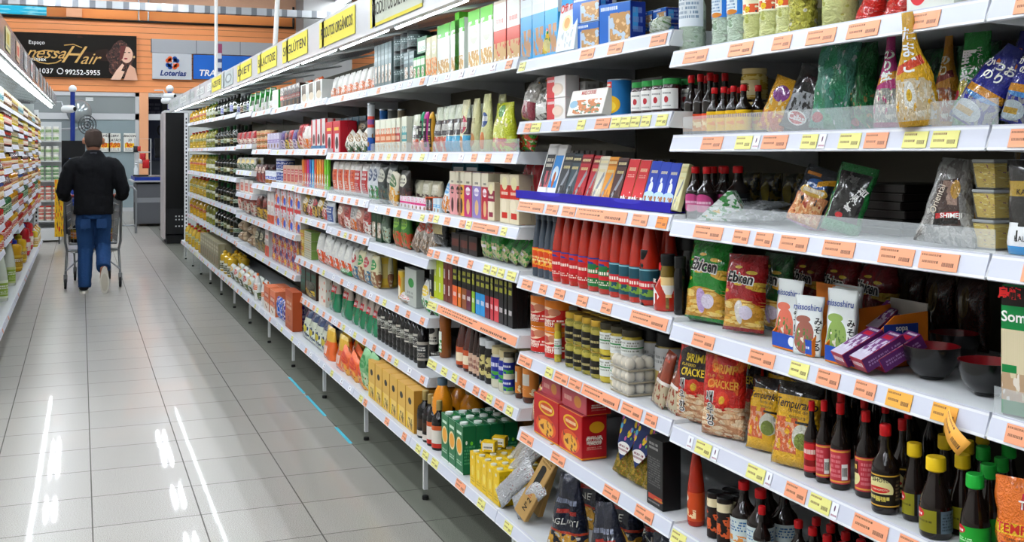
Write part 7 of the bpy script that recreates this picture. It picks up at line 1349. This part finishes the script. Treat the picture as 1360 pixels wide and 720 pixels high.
run(z, 290, 304, 3, 30, bt('squeeze', '#c8a02a', '#c8a02a', '#d8d4c0', '#4a4a2a', nm='oil_bottle'), 'yellow and grey bottle in the bottom row before the piled bags', 'oil bottle', 'yellow and grey bottles', X=XB, rows=2)
# ---- goods across the aisle
LG = [(0, [bt('jar', '#b8a878', '#d0c8b0', '#a8903a', '#5a2a1a', nm='sauce_jar'), bt('jar', '#c4b898', '#c8c8c0', '#b8c4bc', '#3a7a8a', nm='sauce_jar'), bt('jar', '#7a5a3a', '#c8b898', '#4a2018', '#e8d8c8', nm='sauce_jar')], 'pale jar with a light lid'),
      (1, [bt('jar', '#d8c02a', '#e8d03a', '#e8e0a0', '#b88a1a', nm='sauce_jar'), bt('jar', '#5a2a1c', '#e0dcd4', '#b83a2a', '#e8d8c8', nm='sauce_jar')], 'yellow or brown jar'),
      (2, [bt('jar', '#c8b03a', '#e8d03a', '#d8c8b0', '#7a5a1a', nm='sauce_jar'), bt('jar', '#3a1a12', '#c8302a', '#a8482a', '#e8d8c8', nm='sauce_jar'), bt('jar', '#a89868', '#b8b090', '#3a5a2a', '#c8b85a', nm='sauce_jar')], 'brown jar with a red label'),
      (3, [bt('sauce', '#3a1610', '#c8302a', '#c84a2a', '#e8d8a8', nm='condiment_bottle'), bt('squeeze', '#d8a82a', '#d8b43a', '#e8e0c0', '#b8502a', nm='mustard_bottle')], 'dark red sauce bottle'),
      (4, [bt('sauce', '#4a1a12', '#c8302a', '#a8302a', '#e8d8a8', nm='condiment_bottle'), bt('squeeze', '#d8901c', '#e0b82a', '#e8d8a0', '#8a3a1a', nm='mustard_bottle'), bt('jar', '#b8904a', '#2a4a90', '#a86a2a', '#e8d8b0', nm='sauce_jar')], 'small sauce bottle'),
      (5, [bt('squeeze', '#b81c14', '#b81c14', '#e8d8c8', '#b81c14', nm='squeeze_bottle'), bt('squeeze', '#1c6a34', '#1c6a34', '#d8e0c0', '#1c6a34', nm='squeeze_bottle'), bt('squeeze', '#d89a1c', '#e0b82a', '#e8d8a0', '#8a3a1a', nm='squeeze_bottle')], 'squeeze bottle'),
      (6, [bt('squeeze', '#c02a1c', '#e8e0d8', '#e8d8c8', '#b81c14', nm='squeeze_bottle'), bt('squeeze', '#e0a81c', '#c8281c', '#e8e0c0', '#b81c14', nm='squeeze_bottle')], 'squeeze bottle of tomato or mustard sauce')]
XLp = -.60; DK = 1
for i, prs, nm in LG:
    hh = .122 if i < 5 else .14; w_ = .085; ps = [p(w_, w_, hh) for p in prs]
    for m in range(10):
        y0 = 7.4+1.052*m; dz = ((0, -.035, .015, .04, -.02, .03, -.03, 0, .02, -.01)[m] if i > 0 else 0)
        lab = '%s on the %s shelf across the aisle' % (nm, ORD[i])
        
        pr = ps[(m+i) % len(ps)]
        for k in range(5):
            y = y0+.1+k*.21
            if y < 7.45: continue
            place(pr, (XLp, y, LZ[i]+dz+.0425), (0, 0, PI/2), lab, 'bottle' if 'bottle' in nm else 'jar', lab.replace(' on the', 's, '))
# tall bottles on the lowest shelf across the aisle
z = .213
for Y, sty, c, cap, l1, l2, h, w, t in ((9.2, 'sauce', '#c8d0c0', '#c8281c', '#d8e0c8', '#8aa83a', .44, .11, 'clear bottle with red cap and lime label, nearest on the opposite bottom shelf'), (10.5, 'sauce', '#c8d0c0', '#c8281c', '#d8e0c8', '#8aa83a', .46, .12, 'clear bottle with red cap, second on the opposite bottom shelf'), (11.7, 'sauce', '#d0d6c8', '#c8281c', '#c0c88a', '#8aa83a', .46, .12, 'clear bottle with red cap, third on the opposite bottom shelf'),
   (13.1, 'squeeze', '#e0a81c', '#2a3aa8', '#e8c03a', '#b88a1a', .36, .2, 'yellow bottle with deep blue cap on the opposite bottom shelf'), (14.1, 'squeeze', '#e0b01c', '#c8b01c', '#e8c83a', '#b88a1a', .34, .18, 'all-yellow bottle past the blue-capped one on the bottom shelf'), (15.1, 'squeeze', '#b81420', '#2a3aa8', '#c82430', '#e8d8c8', .42, .2, 'dark red bottle with blue cap on the opposite bottom shelf'), (16.0, 'squeeze', '#c01420', '#c01420', '#c82430', '#e8d8c8', .44, .18, 'all-red bottle on the opposite bottom shelf')):
    place(bt(sty, c, cap, l1, l2)(w, w, h), (XL-.06-w/2, Y, z), (0, 0, PI/2), t, 'bottle', 'tall bottles on the opposite bottom shelf')
for k in range(8):
    Y = 16.45+.15*k; pr = bt('squeeze', ('#e0c03a', '#e0dcc8', '#d8b82a')[k % 3], ('#e8e4d8', '#c83a2a', '#e8d03a')[k % 3], '#e8e0c0', '#b8902a')(.11, .11, .26)
    place(pr, (XL-.07, Y, z), (0, 0, PI/2), 'yellow or cream bottle toward the far end of the opposite bottom shelf', 'bottle', 'yellow and cream bottles at the far end')
# ---- jar rack past the perforated post
rk = new('jar_rack', boxm('jar_rack', (.5, .03, 2.05), S('#c4c9ca', .5)), None, (-.56, 20.6, .0)); tag(rk, 'pale end rack of white jars beyond the perforated post', 'rack')
new('base', boxm('base', (.5, .5, .2), white), rk, (0, -.25, .03))
jw = [bt('jar', '#e4e2d4', '#e8e8e4', '#dfe2d0', '#6a9a4a', nm='mayonnaise_jar'), bt('jar', '#e4e2d4', '#4a8a4a', '#c8d8b8', '#3a7a3a', nm='mayonnaise_jar'), bt('jar', '#e4e2d4', '#c83a2a', '#e8e0d0', '#b84a3a', nm='mayonnaise_jar')]
for i, zz in enumerate((.34, .68, 1.02, 1.36, 1.70)):
    new('rack_shelf', prism('rack_shelf', [(-.42, .0), (0, -.08), (0, .015), (-.42, .015)], -.25, .25, shelfm, 'x'), rk, (0, 0, zz))
    pr = jw[(2, 2, 1, 0, 0)[i]](.1, .1, .125)
    for t in range(2):
        for k in range(4):
            place(pr, (-.74+k*.115, 20.6-.33, zz+.016+.126*t), (0, 0, 0), 'white jar on the %s shelf of the end rack' % ORD[4-i], 'jar', 'white jars, %s rack shelf' % ORD[4-i])
# ================= CHECKOUT AREA =================
def cyl(name, r, h, mat, seg=16): return lathe(name, [(0, 0), (r, 0), (r, h), (0, h)], mat, seg)
navy_p = S('#16307e', .35)
for px, Zt, lab in ((96.5, 21.5, 'dark blue pole with a white ball top behind the man\'s shoulder'), (225.5, 21.5, 'dark blue pole with a white ball top above the black refrigerator')):
    X = (px-107)*Zt/(F/cs)*1.0; X = X/(1) ; Y = (Zt-X*sn)/cs
    o = new('numbered_pole', cyl('pole', .045, 2.72, navy_p), None, (X, Y, 0)); tag(o, lab, 'pole', 'checkout poles')
    new('ball', lathe('ball', [(0, 0)]+[(.075*math.sin(a*PI/10), .075-.075*math.cos(a*PI/10)) for a in range(1, 10)]+[(0, .15)], S('#eceef0', .4)), o, (0, 0, 2.70))
    new('base', cyl('base', .2, .03, S('#55585c', .4)), o)
# banded totem behind the fascia
X = 2.35; o = new('banded_totem', boxm('banded_totem', (.1, .1, 3.5), [G('totem', '#2b3566', [('r', .25, .1, .8, 1, '#2b3566'), ('s', 9, .45, 1, '#39456e'), ('r', .0, .94, 1, 1, '#8a3a5a')], .5)]), None, (X, 20.5, 0)); tag(o, 'dark blue checkout totem with pale squares, in front of the blue shop sign', 'totem')
for k in range(5): new('number_square', boxm('number_square', (.085, .004, .1), S('#c8ccd4', .5)), o, (0, -.051, 2.55+.17*k))
# counter by the pillar
Zt = 22.4; X0 = (178-107)*Zt/(F/cs); X1 = (222-107)*Zt/(F/cs)
bodyc = S('#5e6064', .5); Yc = (Zt-X0*sn)/cs
o = new('checkout_counter', boxm('body', (X1-X0, 1.7, .82), [bodyc, bodyc, bodyc], .01), None, ((X0+X1)/2+.06, Yc+.85, .05)); tag(o, 'grey checkout counter with a blue edged top beside the black refrigerator', 'counter')
new('top', boxm('top', (X1-X0+.16, 1.85, .035), S('#b8babc', .4), .008), o, (-.02, 0, .86)); new('bumper', boxm('bumper', (X1-X0+.1, 1.8, .07), S('#1a3590', .4)), o, (0, 0, .895)); new('belt', boxm('belt', (X1-X0, 1.7, .012), S('#75706c', .6)), o, (0, 0, .965)); new('kick_band', boxm('kick_band', (X1-X0+.004, .005, .1), S('#8e9195', .4)), o, (0, -.853, .44))
new('leg', boxm('leg', (.05, .05, .5), S('#1a1a1c', .5)), o, (-(X1-X0)/2-.03, -.8, -.05))
zt_ = .05+.98
def on_counter(name, me, dx, dy, lab, cat):
    o = new(name, me, None, ((X0+X1)/2+dx, Yc+.4+dy, zt_)); tag(o, lab, cat); return o
on_counter('sanitizer_bottle', lathe('sanitizer_bottle', [(0, 0), (.045, 0), (.045, .16), (.02, .2), (.02, .24), (.035, .25), (.0, .27)], S('#dfe6e8', .2)), -.26, 0, 'clear sanitizer pump bottle on the checkout counter', 'bottle')
o = on_counter('impulse_rack', tubes('impulse_rack', [([(-.16, 0, 0), (-.16, 0, .78), (.16, 0, .78), (.16, 0, 0)], .012), ([(-.16, 0, .5), (.16, 0, .5)], .01), ([(-.16, 0, .3), (.16, 0, .3)], .01)], alu), -.12, .1, 'thin chrome rack of small goods on the checkout counter', 'rack')
for k, (c, dx, dz, s_) in enumerate((('#b8202a', .0, .32, .12), ('#c83a2a', -.08, .52, .08), ('#2a2a2e', -.14, .5, .1), ('#c8282a', .06, .16, .14), ('#d8d4d0', -.05, .26, .08))):
    me, sf = bag('hanging_pack', s_, s_*1.3, .04, S(c, .35), seed=k); p = new('hanging_pack', me, None, ((X0+X1)/2-.12+dx, Yc+.48, zt_+dz)); tag(p, ('red pack hanging in the middle of the counter rack', 'small red pack at the top of the counter rack', 'black pack at the top of the counter rack', 'red pack lowest on the counter rack', 'white pack between the red ones')[k], 'pack', 'packs on the counter rack')
o = on_counter('card_tray', boxm('card_tray', (.3, .2, .03), S('#131314', .4), .004), -.18, -.25, 'black tray on the front edge of the counter', 'tray')
o = on_counter('monitor', boxm('screen', (.34, .04, .42), S('#0d0e10', .3), .006), .30, .35, 'black checkout monitor beside the refrigerator', 'monitor'); o.location.z += .38
new('stand', boxm('stand', (.05, .05, .38), S('#2a2a2c', .4)), o, (0, .04, -.38))
# metal rail
zr_ = [(165, 0), (176, 0)]
Xr = (170-107)*20.5/(F/cs); Yr = (20.5-Xr*sn)/cs
o = new('guide_rail', tubes('guide_rail', [([(-.13, 0, 0), (-.13, 0, .8), (-.08, 0, .88), (.08, 0, .88), (.14, 0, .8), (.14, 0, 0)], .022), ([(-.13, 0, .15), (.14, 0, .15)], .012)], S('#9a9ea2', .3, metal=.8)), None, (Xr, Yr, 0)); tag(o, 'chrome hoop rail standing between the man and the counter', 'rail')
# far checkout by the dark figure
Zt = 20.5; xa = (78-107)*Zt/(F/cs); xb = (112-107)*Zt/(F/cs)
o = new('checkout_counter', boxm('body', (xb-xa, 1.2, .86), S('#2a2c30', .5), .01), None, ((xa+xb)/2, 22.6, 0)); tag(o, 'dark checkout counter mostly hidden by the man', 'counter')
new('top', boxm('top', (xb-xa+.1, 1.3, .05), S('#25408e', .4)), o, (0, 0, .86))
o = new('monitor', boxm('screen', (.44, .05, .31), S('#0b0c0e', .3), .006), None, (xa+.24, 21.0, 1.42)); tag(o, 'wide black monitor over the far checkout', 'monitor'); new('stand', boxm('stand', (.06, .05, .51), S('#2a2a2c', .4)), o, (0, .03, -.508))
o = new('magenta_bucket', lathe('magenta_bucket', [(0, 0), (.07, 0), (.09, .14), (.085, .14), (.066, .01), (0, .01)], S('#b8247a', .4)), None, (xa+.33, 21.05, 1.24+.0)); tag(o, 'magenta bucket beside the monitor, above the man\'s shoulder', 'bucket'); o.location.z = .912; o.scale = (1, 1, 1); o.location.z = .912
o.location = (-.115, 21.7, 1.452)
bs_ = new('display_stand', boxm('display_stand', (.16, .16, 1.45), S('#223c8c', .5)), None, (-.115, 21.7, 0)); bs_.location.z = 0; tag(bs_, 'slim blue display stand under the magenta bucket', 'stand')
new('contents', boxm('contents', (.08, .08, .14), G('sticks', '#d0324a', [('s', 6, .5, 0, '#e8b02a')], .5)), o, (0, 0, .08))
st = new('snack_strip', boxm('snack_strip', (.14, .03, .95), G('snack_strip', '#d8a81c', [('m', 0, 0, 1, 1, 6, .3, '#c8241c'), ('n', 0, 0, 1, 1, 7, .58, '#2a2a2a')], .4)), None, (-.33, 19.6, .12)); tag(st, 'yellow and red strip of snack packs beside the cart', 'snack strip')
new('post', boxm('post', (.02, .03, 1.1), S('#3a3a3c', .4)), st, (0, .03, -.12))
# wall fan and dome mirror
Xf = (112-107)*26/(F/cs)
o = new('wall_fan', tubes('cage', [([(math.cos(a*PI/8)*r, -.05, math.sin(a*PI/8)*r) for a in range(17)], .012) for r in (.08, .15, .22)]+[([(0, -.07, 0), (math.cos(a*PI/6)*.22, -.03, math.sin(a*PI/6)*.22)], .004) for a in range(12)], S('#3a3e42', .4)), None, (.12, 27.0, 2.16), (0, 0, 0)); tag(o, 'round caged wall fan above the man\'s head', 'fan'); o.rotation_euler = (0, .5, .5)
for k in range(3): new('blade', prism('blade', [(.02, -.01), (.19, -.08), (.2, .05), (.02, .03)], -.03, -.02, S('#d8dee0', .4)), o, None, (0, k*2*PI/3, 0))
new('arm', tubes('arm', [([(0, 0, 0), (0, .3, -.1), (0, 2.9, -.1)], .03)], S('#9aa0a4', .4)), o)
o = new('dome_mirror', lathe('dome_mirror', [(.3, 0), (.27, .1), (.2, .18), (.1, .24), (0, .25)], S('#a9b2b4', .12, metal=.5), 24), None, (-.03, 29.5, 2.55), (PI/2, 0, 0)); tag(o, 'half-dome mirror on the shop glass above the man', 'mirror')
for px, py, Zq, t in ((84, 145, 17.6, 'white tube camera at the end of the grey canopy'), (219, 128, 21, 'white security camera on the blue pole, upper'), (216, 134, 21, 'white security camera on the blue pole, lower')):
    X = (px-107)*Zq/(F/cs); Y = (Zq-X*sn)/cs; zc = EYE-(py-204)*Zq/F
    o = new('security_camera', lathe('security_camera', [(0, 0), (.05, 0), (.06, .02), (.06, .2), (.035, .24), (0, .24)], S('#e4e8ea', .4)), None, (X, Y, zc), (PI/2, 0, .8)); tag(o, t, 'camera', 'security cameras')
    new('lens', lathe('lens', [(0, 0), (.035, 0), (.035, .012), (0, .012)], S('#15171a', .2)), o, (0, 0, .236)); new('bracket', tubes('bracket', [([(0, 0, .02), (0, .12, -.04), (0, .12, -.25)], .012)], S('#c8ccd0', .4)), o)
# black refrigerator
fx0, fx1 = 1.30, 1.60
o = new('refrigerator', boxm('cabinet', (.95, .8, 2.02), S('#0c0d0e', .3), .006), None, (1.31+.475, 19.35, .16)); tag(o, 'tall black refrigerator cabinet standing past the end of the shelving', 'refrigerator')
new('plinth', boxm('plinth', (.9, .75, .14), S('#0a0a0b', .5)), o, (0, 0, -.16)); new('side_strip', boxm('side_strip', (.03, .8, 2.1), S('#b8b0b0', .3)), o, (-.49, .0, -.08))
gp = boxm('grille', (.9, .01, .42), G('fridge_grille', '#141517', [], .5)); g_ = new('grille', gp, o, (.0, -.405, .0)); 
bm = bmesh.new()
for r_ in range(4):
    for c_ in range(6):
        if r_ == 1: continue
        abox(bm, -.32+c_*.05, -.298+c_*.05, -.008, -.005, .12+r_*.055, .142+r_*.055)
new('glint', mesh('glint', bm, S('#d8dcdc', .3)), g_)  # pale squares stand in for white lights reflected on the grille
new('top_cap', boxm('top_cap', (.97, .82, .04), S('#c8cacc', .4)), o, (0, 0, 2.02))
# ================= THE MAN AND HIS CART =================
def loft(bm, pts, cap=True, seg=12):
    """pts: (x,y,z,rx,ry) horizontal-ish rings along a limb"""
    P_ = [Vector(p[:3]) for p in pts]; rings = []
    pa_ = None
    for i, p in enumerate(pts):
        d = (P_[min(i+1, len(P_)-1)]-P_[max(i-1, 0)]).normalized()
        a = pa_ if pa_ is not None else (Vector((1, 0, 0)) if abs(d.x) < .6 else Vector((0, 0, 1)))
        a = (a-d*a.dot(d)).normalized(); pa_ = a; b = d.cross(a)
        rings.append([bm.verts.new(P_[i]+a*p[3]*math.cos(2*PI*k/seg)+b*p[4]*math.sin(2*PI*k/seg)) for k in range(seg)])
    for k in range(len(rings)-1):
        for i in range(seg): bm.faces.new((rings[k][i], rings[k][(i+1) % seg], rings[k+1][(i+1) % seg], rings[k+1][i]))
    bm.faces.new(rings[0]); bm.faces.new(rings[-1][::-1])
def blend(name, limbs, mat, parent, vox=.012, sm=6, disp=0):
    bm = bmesh.new()
    for l in limbs: loft(bm, l)
    bmesh.ops.recalc_face_normals(bm, faces=bm.faces[:])
    me = mesh(name, bm, mat, True); o = bpy.data.objects.new(name, me); C.objects.link(o)
    r = o.modifiers.new('r', 'REMESH'); r.mode = 'VOXEL'; r.voxel_size = vox; r.use_smooth_shade = True
    s = o.modifiers.new('s', 'SMOOTH'); s.iterations = sm; s.factor = .5
    if disp:
        t = bpy.data.textures.new('folds', 'CLOUDS'); t.noise_scale = .11; dm = o.modifiers.new('d', 'DISPLACE'); dm.texture = t; dm.strength = disp; dm.mid_level = .5
    bpy.context.view_layer.update()
    m2 = bpy.data.meshes.new_from_object(o.evaluated_get(bpy.context.evaluated_depsgraph_get())); o.modifiers.clear(); o.data = m2
    for p in m2.polygons: p.use_smooth = True
    if not m2.materials: m2.materials.append(mat)
    o.parent = parent; return o
skin = S('#b97f63', .55)
def man(X, Y, lab, hair='#3b2f29', coat='#0b0c10', rotz=0, cartpose=True):
    # body: one continuous figure
    arms = []
    for s in (-1, 1):
        arms.append([(s*.15, 0, 1.40, .05, .05), (s*.225, .0, 1.33, .05, .05), (s*.30, .03, 1.12, .042, .042), (s*.27, .26, 1.02, .032, .03), (s*.26, .33, 1.02, .036, .022), (s*.26, .37, 1.03, .036, .02)])
    hands = []
    for s in (-1, 1):
        for k in range(4):
            x = s*.26+(k-1.5)*.019; hands.append([(x, .365, 1.045, .0095, .0095), (x, .405, 1.052, .009, .009), (x, .425, 1.03, .0085, .0085), (x, .412, 1.008, .008, .008)])
        hands.append([(s*.235, .34, 1.03, .011, .011), (s*.222, .375, 1.02, .010, .010), (s*.225, .40, 1.005, .009, .009)])
    head = [[(0, -.01, 1.44, .062, .062), (0, 0, 1.52, .058, .06), (0, .01, 1.56, .06, .066)], [(0, .03, 1.515, .045, .05), (0, .025, 1.56, .066, .082), (0, .012, 1.62, .076, .096), (0, .0, 1.68, .078, .1), (0, -.004, 1.72, .068, .088), (0, -.002, 1.748, .035, .045)],
            [(-.085, .0, 1.60, .012, .02), (-.088, -.008, 1.64, .014, .026), (-.082, 0, 1.66, .01, .018)], [(.085, .0, 1.60, .012, .02), (.088, -.008, 1.64, .014, .026), (.082, 0, 1.66, .01, .018)],
            [(0, .115, 1.60, .016, .014), (0, .108, 1.63, .012, .014), (0, .095, 1.66, .01, .01)], [(-.02, .098, 1.56, .01, .008), (0, .106, 1.56, .014, .008), (.02, .098, 1.56, .01, .008)]]
    hs = lambda q: (q[0]*1.14, q[1]*1.12, 1.5+(q[2]-1.5)*1.04, q[3]*1.14, q[4]*1.12)
    head = [head[0]]+[[hs(q) for q in l] for l in head[1:]]
    torso = [[(0, 0, .86, .15, .1), (0, 0, .95, .155, .1), (0, 0, 1.1, .15, .1), (0, 0, 1.3, .175, .11), (0, -.01, 1.42, .165, .09), (0, -.01, 1.47, .09, .07)]]
    lp = [(-.085, 0, .9, .085, .09), (-.085, .03, .68, .075, .08), (-.08, .05, .48, .055, .058), (-.085, .02, .3, .05, .054), (-.09, -.01, .09, .038, .042), (-.095, .07, .035, .04, .03), (-.098, .15, .03, .03, .022)]
    rp = [(.085, 0, .9, .085, .09), (.09, .06, .68, .075, .08), (.095, .09, .5, .055, .058), (.10, -.03, .38, .05, .055), (.10, -.17, .27, .038, .042), (.10, -.155, .17, .04, .03), (.10, -.10, .06, .034, .024)]
    if not cartpose: rp = [(-p[0], p[1], p[2], p[3], p[4]) for p in lp]
    b_ = blend('person', torso+arms+hands+head+[lp, rp], skin, None, .0085, 3)
    b_.location = (X, Y, 0); b_.rotation_euler = (0, 0, rotz); tag(b_, lab, 'person')
    # jacket
    sl = []
    for s in (-1, 1): sl.append([(s*.12, -.01, 1.405, .07, .075), (s*.185, -.005, 1.385, .082, .085), (s*.235, .0, 1.33, .084, .088), (s*.27, .0, 1.22, .08, .084), (s*.30, .02, 1.10, .076, .08), (s*.295, .10, 1.045, .068, .066), (s*.275, .22, 1.025, .056, .052), (s*.268, .29, 1.02, .048, .046)])
    jk = [[(0, 0, .845, .205, .14), (0, 0, .90, .208, .148), (0, 0, 1.05, .20, .142), (0, 0, 1.22, .21, .148), (0, -.01, 1.34, .215, .142), (0, -.015, 1.42, .17, .12), (0, -.012, 1.475, .115, .095), (0, -.005, 1.525, .085, .085)]]
    blend('jacket', jk+sl, G('jacket_cloth'+coat.strip('#'), coat, [], .85, bump=.3, bs=60, obj=1, spec=.25), b_, .011, 5, .022)
    blend('collar', [[(0, -.01, 1.485, .092, .09), (0, -.006, 1.535, .078, .082)]], S('#0d0e12', .8), b_, .008, 2)
    if cartpose: new('collar_tab', boxm('collar_tab', (.07, .006, .014), S('#3a3c44', .6)), b_, (0, -.098, 1.50))
    # jeans
    den = bpy.data.materials.get('denim') or G('denim', '#22406b', [('n', 0, 0, 1, 1, 3, .5, '#2b4b78')], .85, bump=.4, bs=30, obj=1, spec=.2)
    seat = [[(0, 0, .80, .165, .115), (0, -.005, .88, .175, .125), (0, 0, .97, .165, .115)]]
    def leg(p, ks): return [(q[0], q[1], q[2], q[3]+k, q[4]+k) for q, k in zip(p, ks)]
    L1 = leg(lp[:5], (.014, .018, .026, .028, .036)); L2 = leg(rp[:5], (.014, .018, .026, .028, .034))
    L1[-1] = (-.09, -.012, .06, .068, .078)
    blend('jeans', seat+[L1, L2], den, b_, .0105, 4, .016)
    for s in (-1, 1): new('pocket', boxm('pocket', (.1, .004, .1), S('#1f3d69', .9), .003), b_, (s*.08, -.119, .70), (.05, 0, 0))
    # shoes
    sole = S('#e2ddd2', .6); upper = S('#141416', .6)
    sh = blend('shoe', [[(-.095, -.055, .075, .046, .045), (-.095, -.02, .07, .05, .05), (-.097, .05, .055, .053, .04), (-.1, .13, .045, .05, .028), (-.1, .19, .04, .034, .018)]], upper, b_, .006, 3)
    s1 = prism('sole', [(-.1+.05*math.cos(a)*(.95 if math.sin(a) < 0 else 1), .06+.15*math.sin(a)) for a in [i*PI/12 for i in range(24)]], .0, .028, sole, 'z'); new('sole', s1, sh)
    if cartpose:
        sh = new('shoe', prism('shoe', [(.048*math.cos(a), .145*math.sin(a)) for a in [i*PI/10 for i in range(20)]], .02, .085, upper, 'z'), b_, (.108, -.185, .145))
        so = prism('sole', [((.05-.008*(math.sin(a) < -.1))*math.cos(a), .152*math.sin(a)) for a in [i*PI/14 for i in range(28)]], -.006, .024, sole, 'z'); new('sole', so, sh)
        new('tread', prism('tread', [(.034*math.cos(a), .02+.1*math.sin(a)) for a in [i*PI/10 for i in range(20)]], -.008, -.006, S('#cfc8b8', .7), 'z'), sh)
        # toe down, sole facing back towards the camera
        sh.rotation_euler = (-math.radians(78), 0, math.radians(-4))
    # hair
    hm = G('hair_'+hair.strip('#'), hair, [('n', 0, 0, 1, 1, 30, .5, '#54473e')], .8, bump=.5, bs=200, obj=1)
    blend('hair', [[hs(q) for q in l] for l in [[(0, -.045, 1.565, .058, .05), (0, -.03, 1.62, .078, .078), (0, -.012, 1.68, .082, .096), (0, -.008, 1.725, .072, .09), (0, -.006, 1.755, .035, .045)]]], hm, b_, .007, 3)
    return b_
man(.13, 12.62, 'man seen from behind in a black jacket and blue jeans pushing a shopping cart')
man(-.46, 22.3, 'dark-clothed person partly hidden beside the end rack', hair='#1a1614', coat='#08090b', cartpose=False)
# shopping cart
chrome = S('#8d9093', .28, metal=.85)
cx, cy = .13, 13.02
cart = new('shopping_cart', None, None, (cx, cy, 0)); tag(cart, 'chrome wire shopping cart pushed by the man', 'shopping cart')
def basket():
    p = []; Z0, Z1 = .50, 1.0; yf, yb2 = .92, .06
    def rect(z, w0, w1, a, b_): return [(-w0, a, z), (w0, a, z), (w1, b_, z), (-w1, b_, z), (-w0, a, z)]
    n = 7
    for k in range(n):
        t = k/(n-1); z = Z0+(Z1-Z0)*t; p.append((rect(z, .25+.04*t, .18+.05*t, yb2-.03*t, yf+.06*t), .004 if 0 < k < n-1 else .008))
    for s in (-1, 1):
        for k in range(17):
            f = k/16; p.append(([(s*(.25-.07*f), yb2+(yf-yb2)*f, Z0), (s*(.29-.06*f), yb2-.03+(yf+.06-yb2+.03)*f, Z1)], .003))
    for k in range(11):
        f = -1+k*.2; p.append(([(f*.25, yb2, Z0), (f*.18, yf, Z0)], .003)); p.append(([(f*.18, yf, Z0), (f*.23, yf+.06, Z1)], .003)); p.append(([(f*.25, yb2, Z0), (f*.29, yb2-.03, Z1)], .003))
    return tubes('basket', p, chrome, 6)
new('basket', basket(), cart)
new('frame', tubes('frame', [([(s*.30, -.14, 1.02), (s*.295, .0, .98), (s*.29, .06, .52), (s*.27, .10, .42)], .014) for s in (-1, 1)]+[([(s*.27, .10, .42), (s*.285, .02, .14)], .013) for s in (-1, 1)]+[([(s*.27, .10, .42), (s*.2, .8, .34), (s*.19, .86, .14)], .013) for s in (-1, 1)]+[([(s*.285, .02, .2), (s*.10, .1, .36), (s*.05, .1, .42)], .009) for s in (-1, 1)]+[([(-.27, .10, .42), (.27, .10, .42)], .014), ([(-.2, .8, .34), (.2, .8, .34)], .01), ([(-.25, .1, .49), (.25, .1, .49)], .012)], chrome), cart)
new('handle', tubes('handle', [([(-.31, -.14, 1.03), (.31, -.14, 1.03)], .016)], S('#9a2a2a', .4)), cart).location = (0, .12, 0)
for s in (-1, 1):
    for yy_, xx in ((.02, .285), (.86, .19)):
        w_ = new('wheel', lathe('wheel', [(0, 0), (.052, 0), (.06, .006), (.06, .022), (.052, .028), (0, .028)], S('#17181a', .5), 20), cart, (s*xx-.014, yy_, .06), (0, PI/2, 0))
        new('hub', lathe('hub', [(0, -.003), (.022, -.003), (.022, .031), (0, .031)], chrome, 12), w_)
        new('fork', boxm('fork', (.04, .05, .09), chrome, .004), cart, (s*xx, yy_, .075))
new('child_seat', boxm('child_seat', (.46, .02, .26), S('#b8b4b0', .4), .004), cart, (0, .12, .66), (.15, 0, 0))
pr = bt('wine', '#120d0a', '#d8682a', '#c8a03a', '#e8782a')(.085, .085, .30); place(pr, (cx-.19, cy+.16, .505), (.1, 0, 0), 'dark bottle with orange label in the cart', 'bottle', None)
pr = bt('squeeze', '#c8a23a', '#e0c23a', '#e8dcb0', '#b8502a')(.08, .08, .2); place(pr, (cx+.17, cy+.2, .505), (0, 0, 0), 'yellow bottle in the cart, glimpsed past the man\'s leg', 'bottle', None)
for k, (x, c, t) in enumerate(((-.24, '#d8b02a', 'yellow pack glimpsed through the cart wires'), (.05, '#c83a2a', 'red pack in the cart behind the man'))):
    me, sf = bag('food_pack', .12, .2, .06, S(c, .4), seed=k+300); o = new('food_pack', me, None, (cx+x*.8, cy+.45, .507)); tag(o, t, 'food pack')
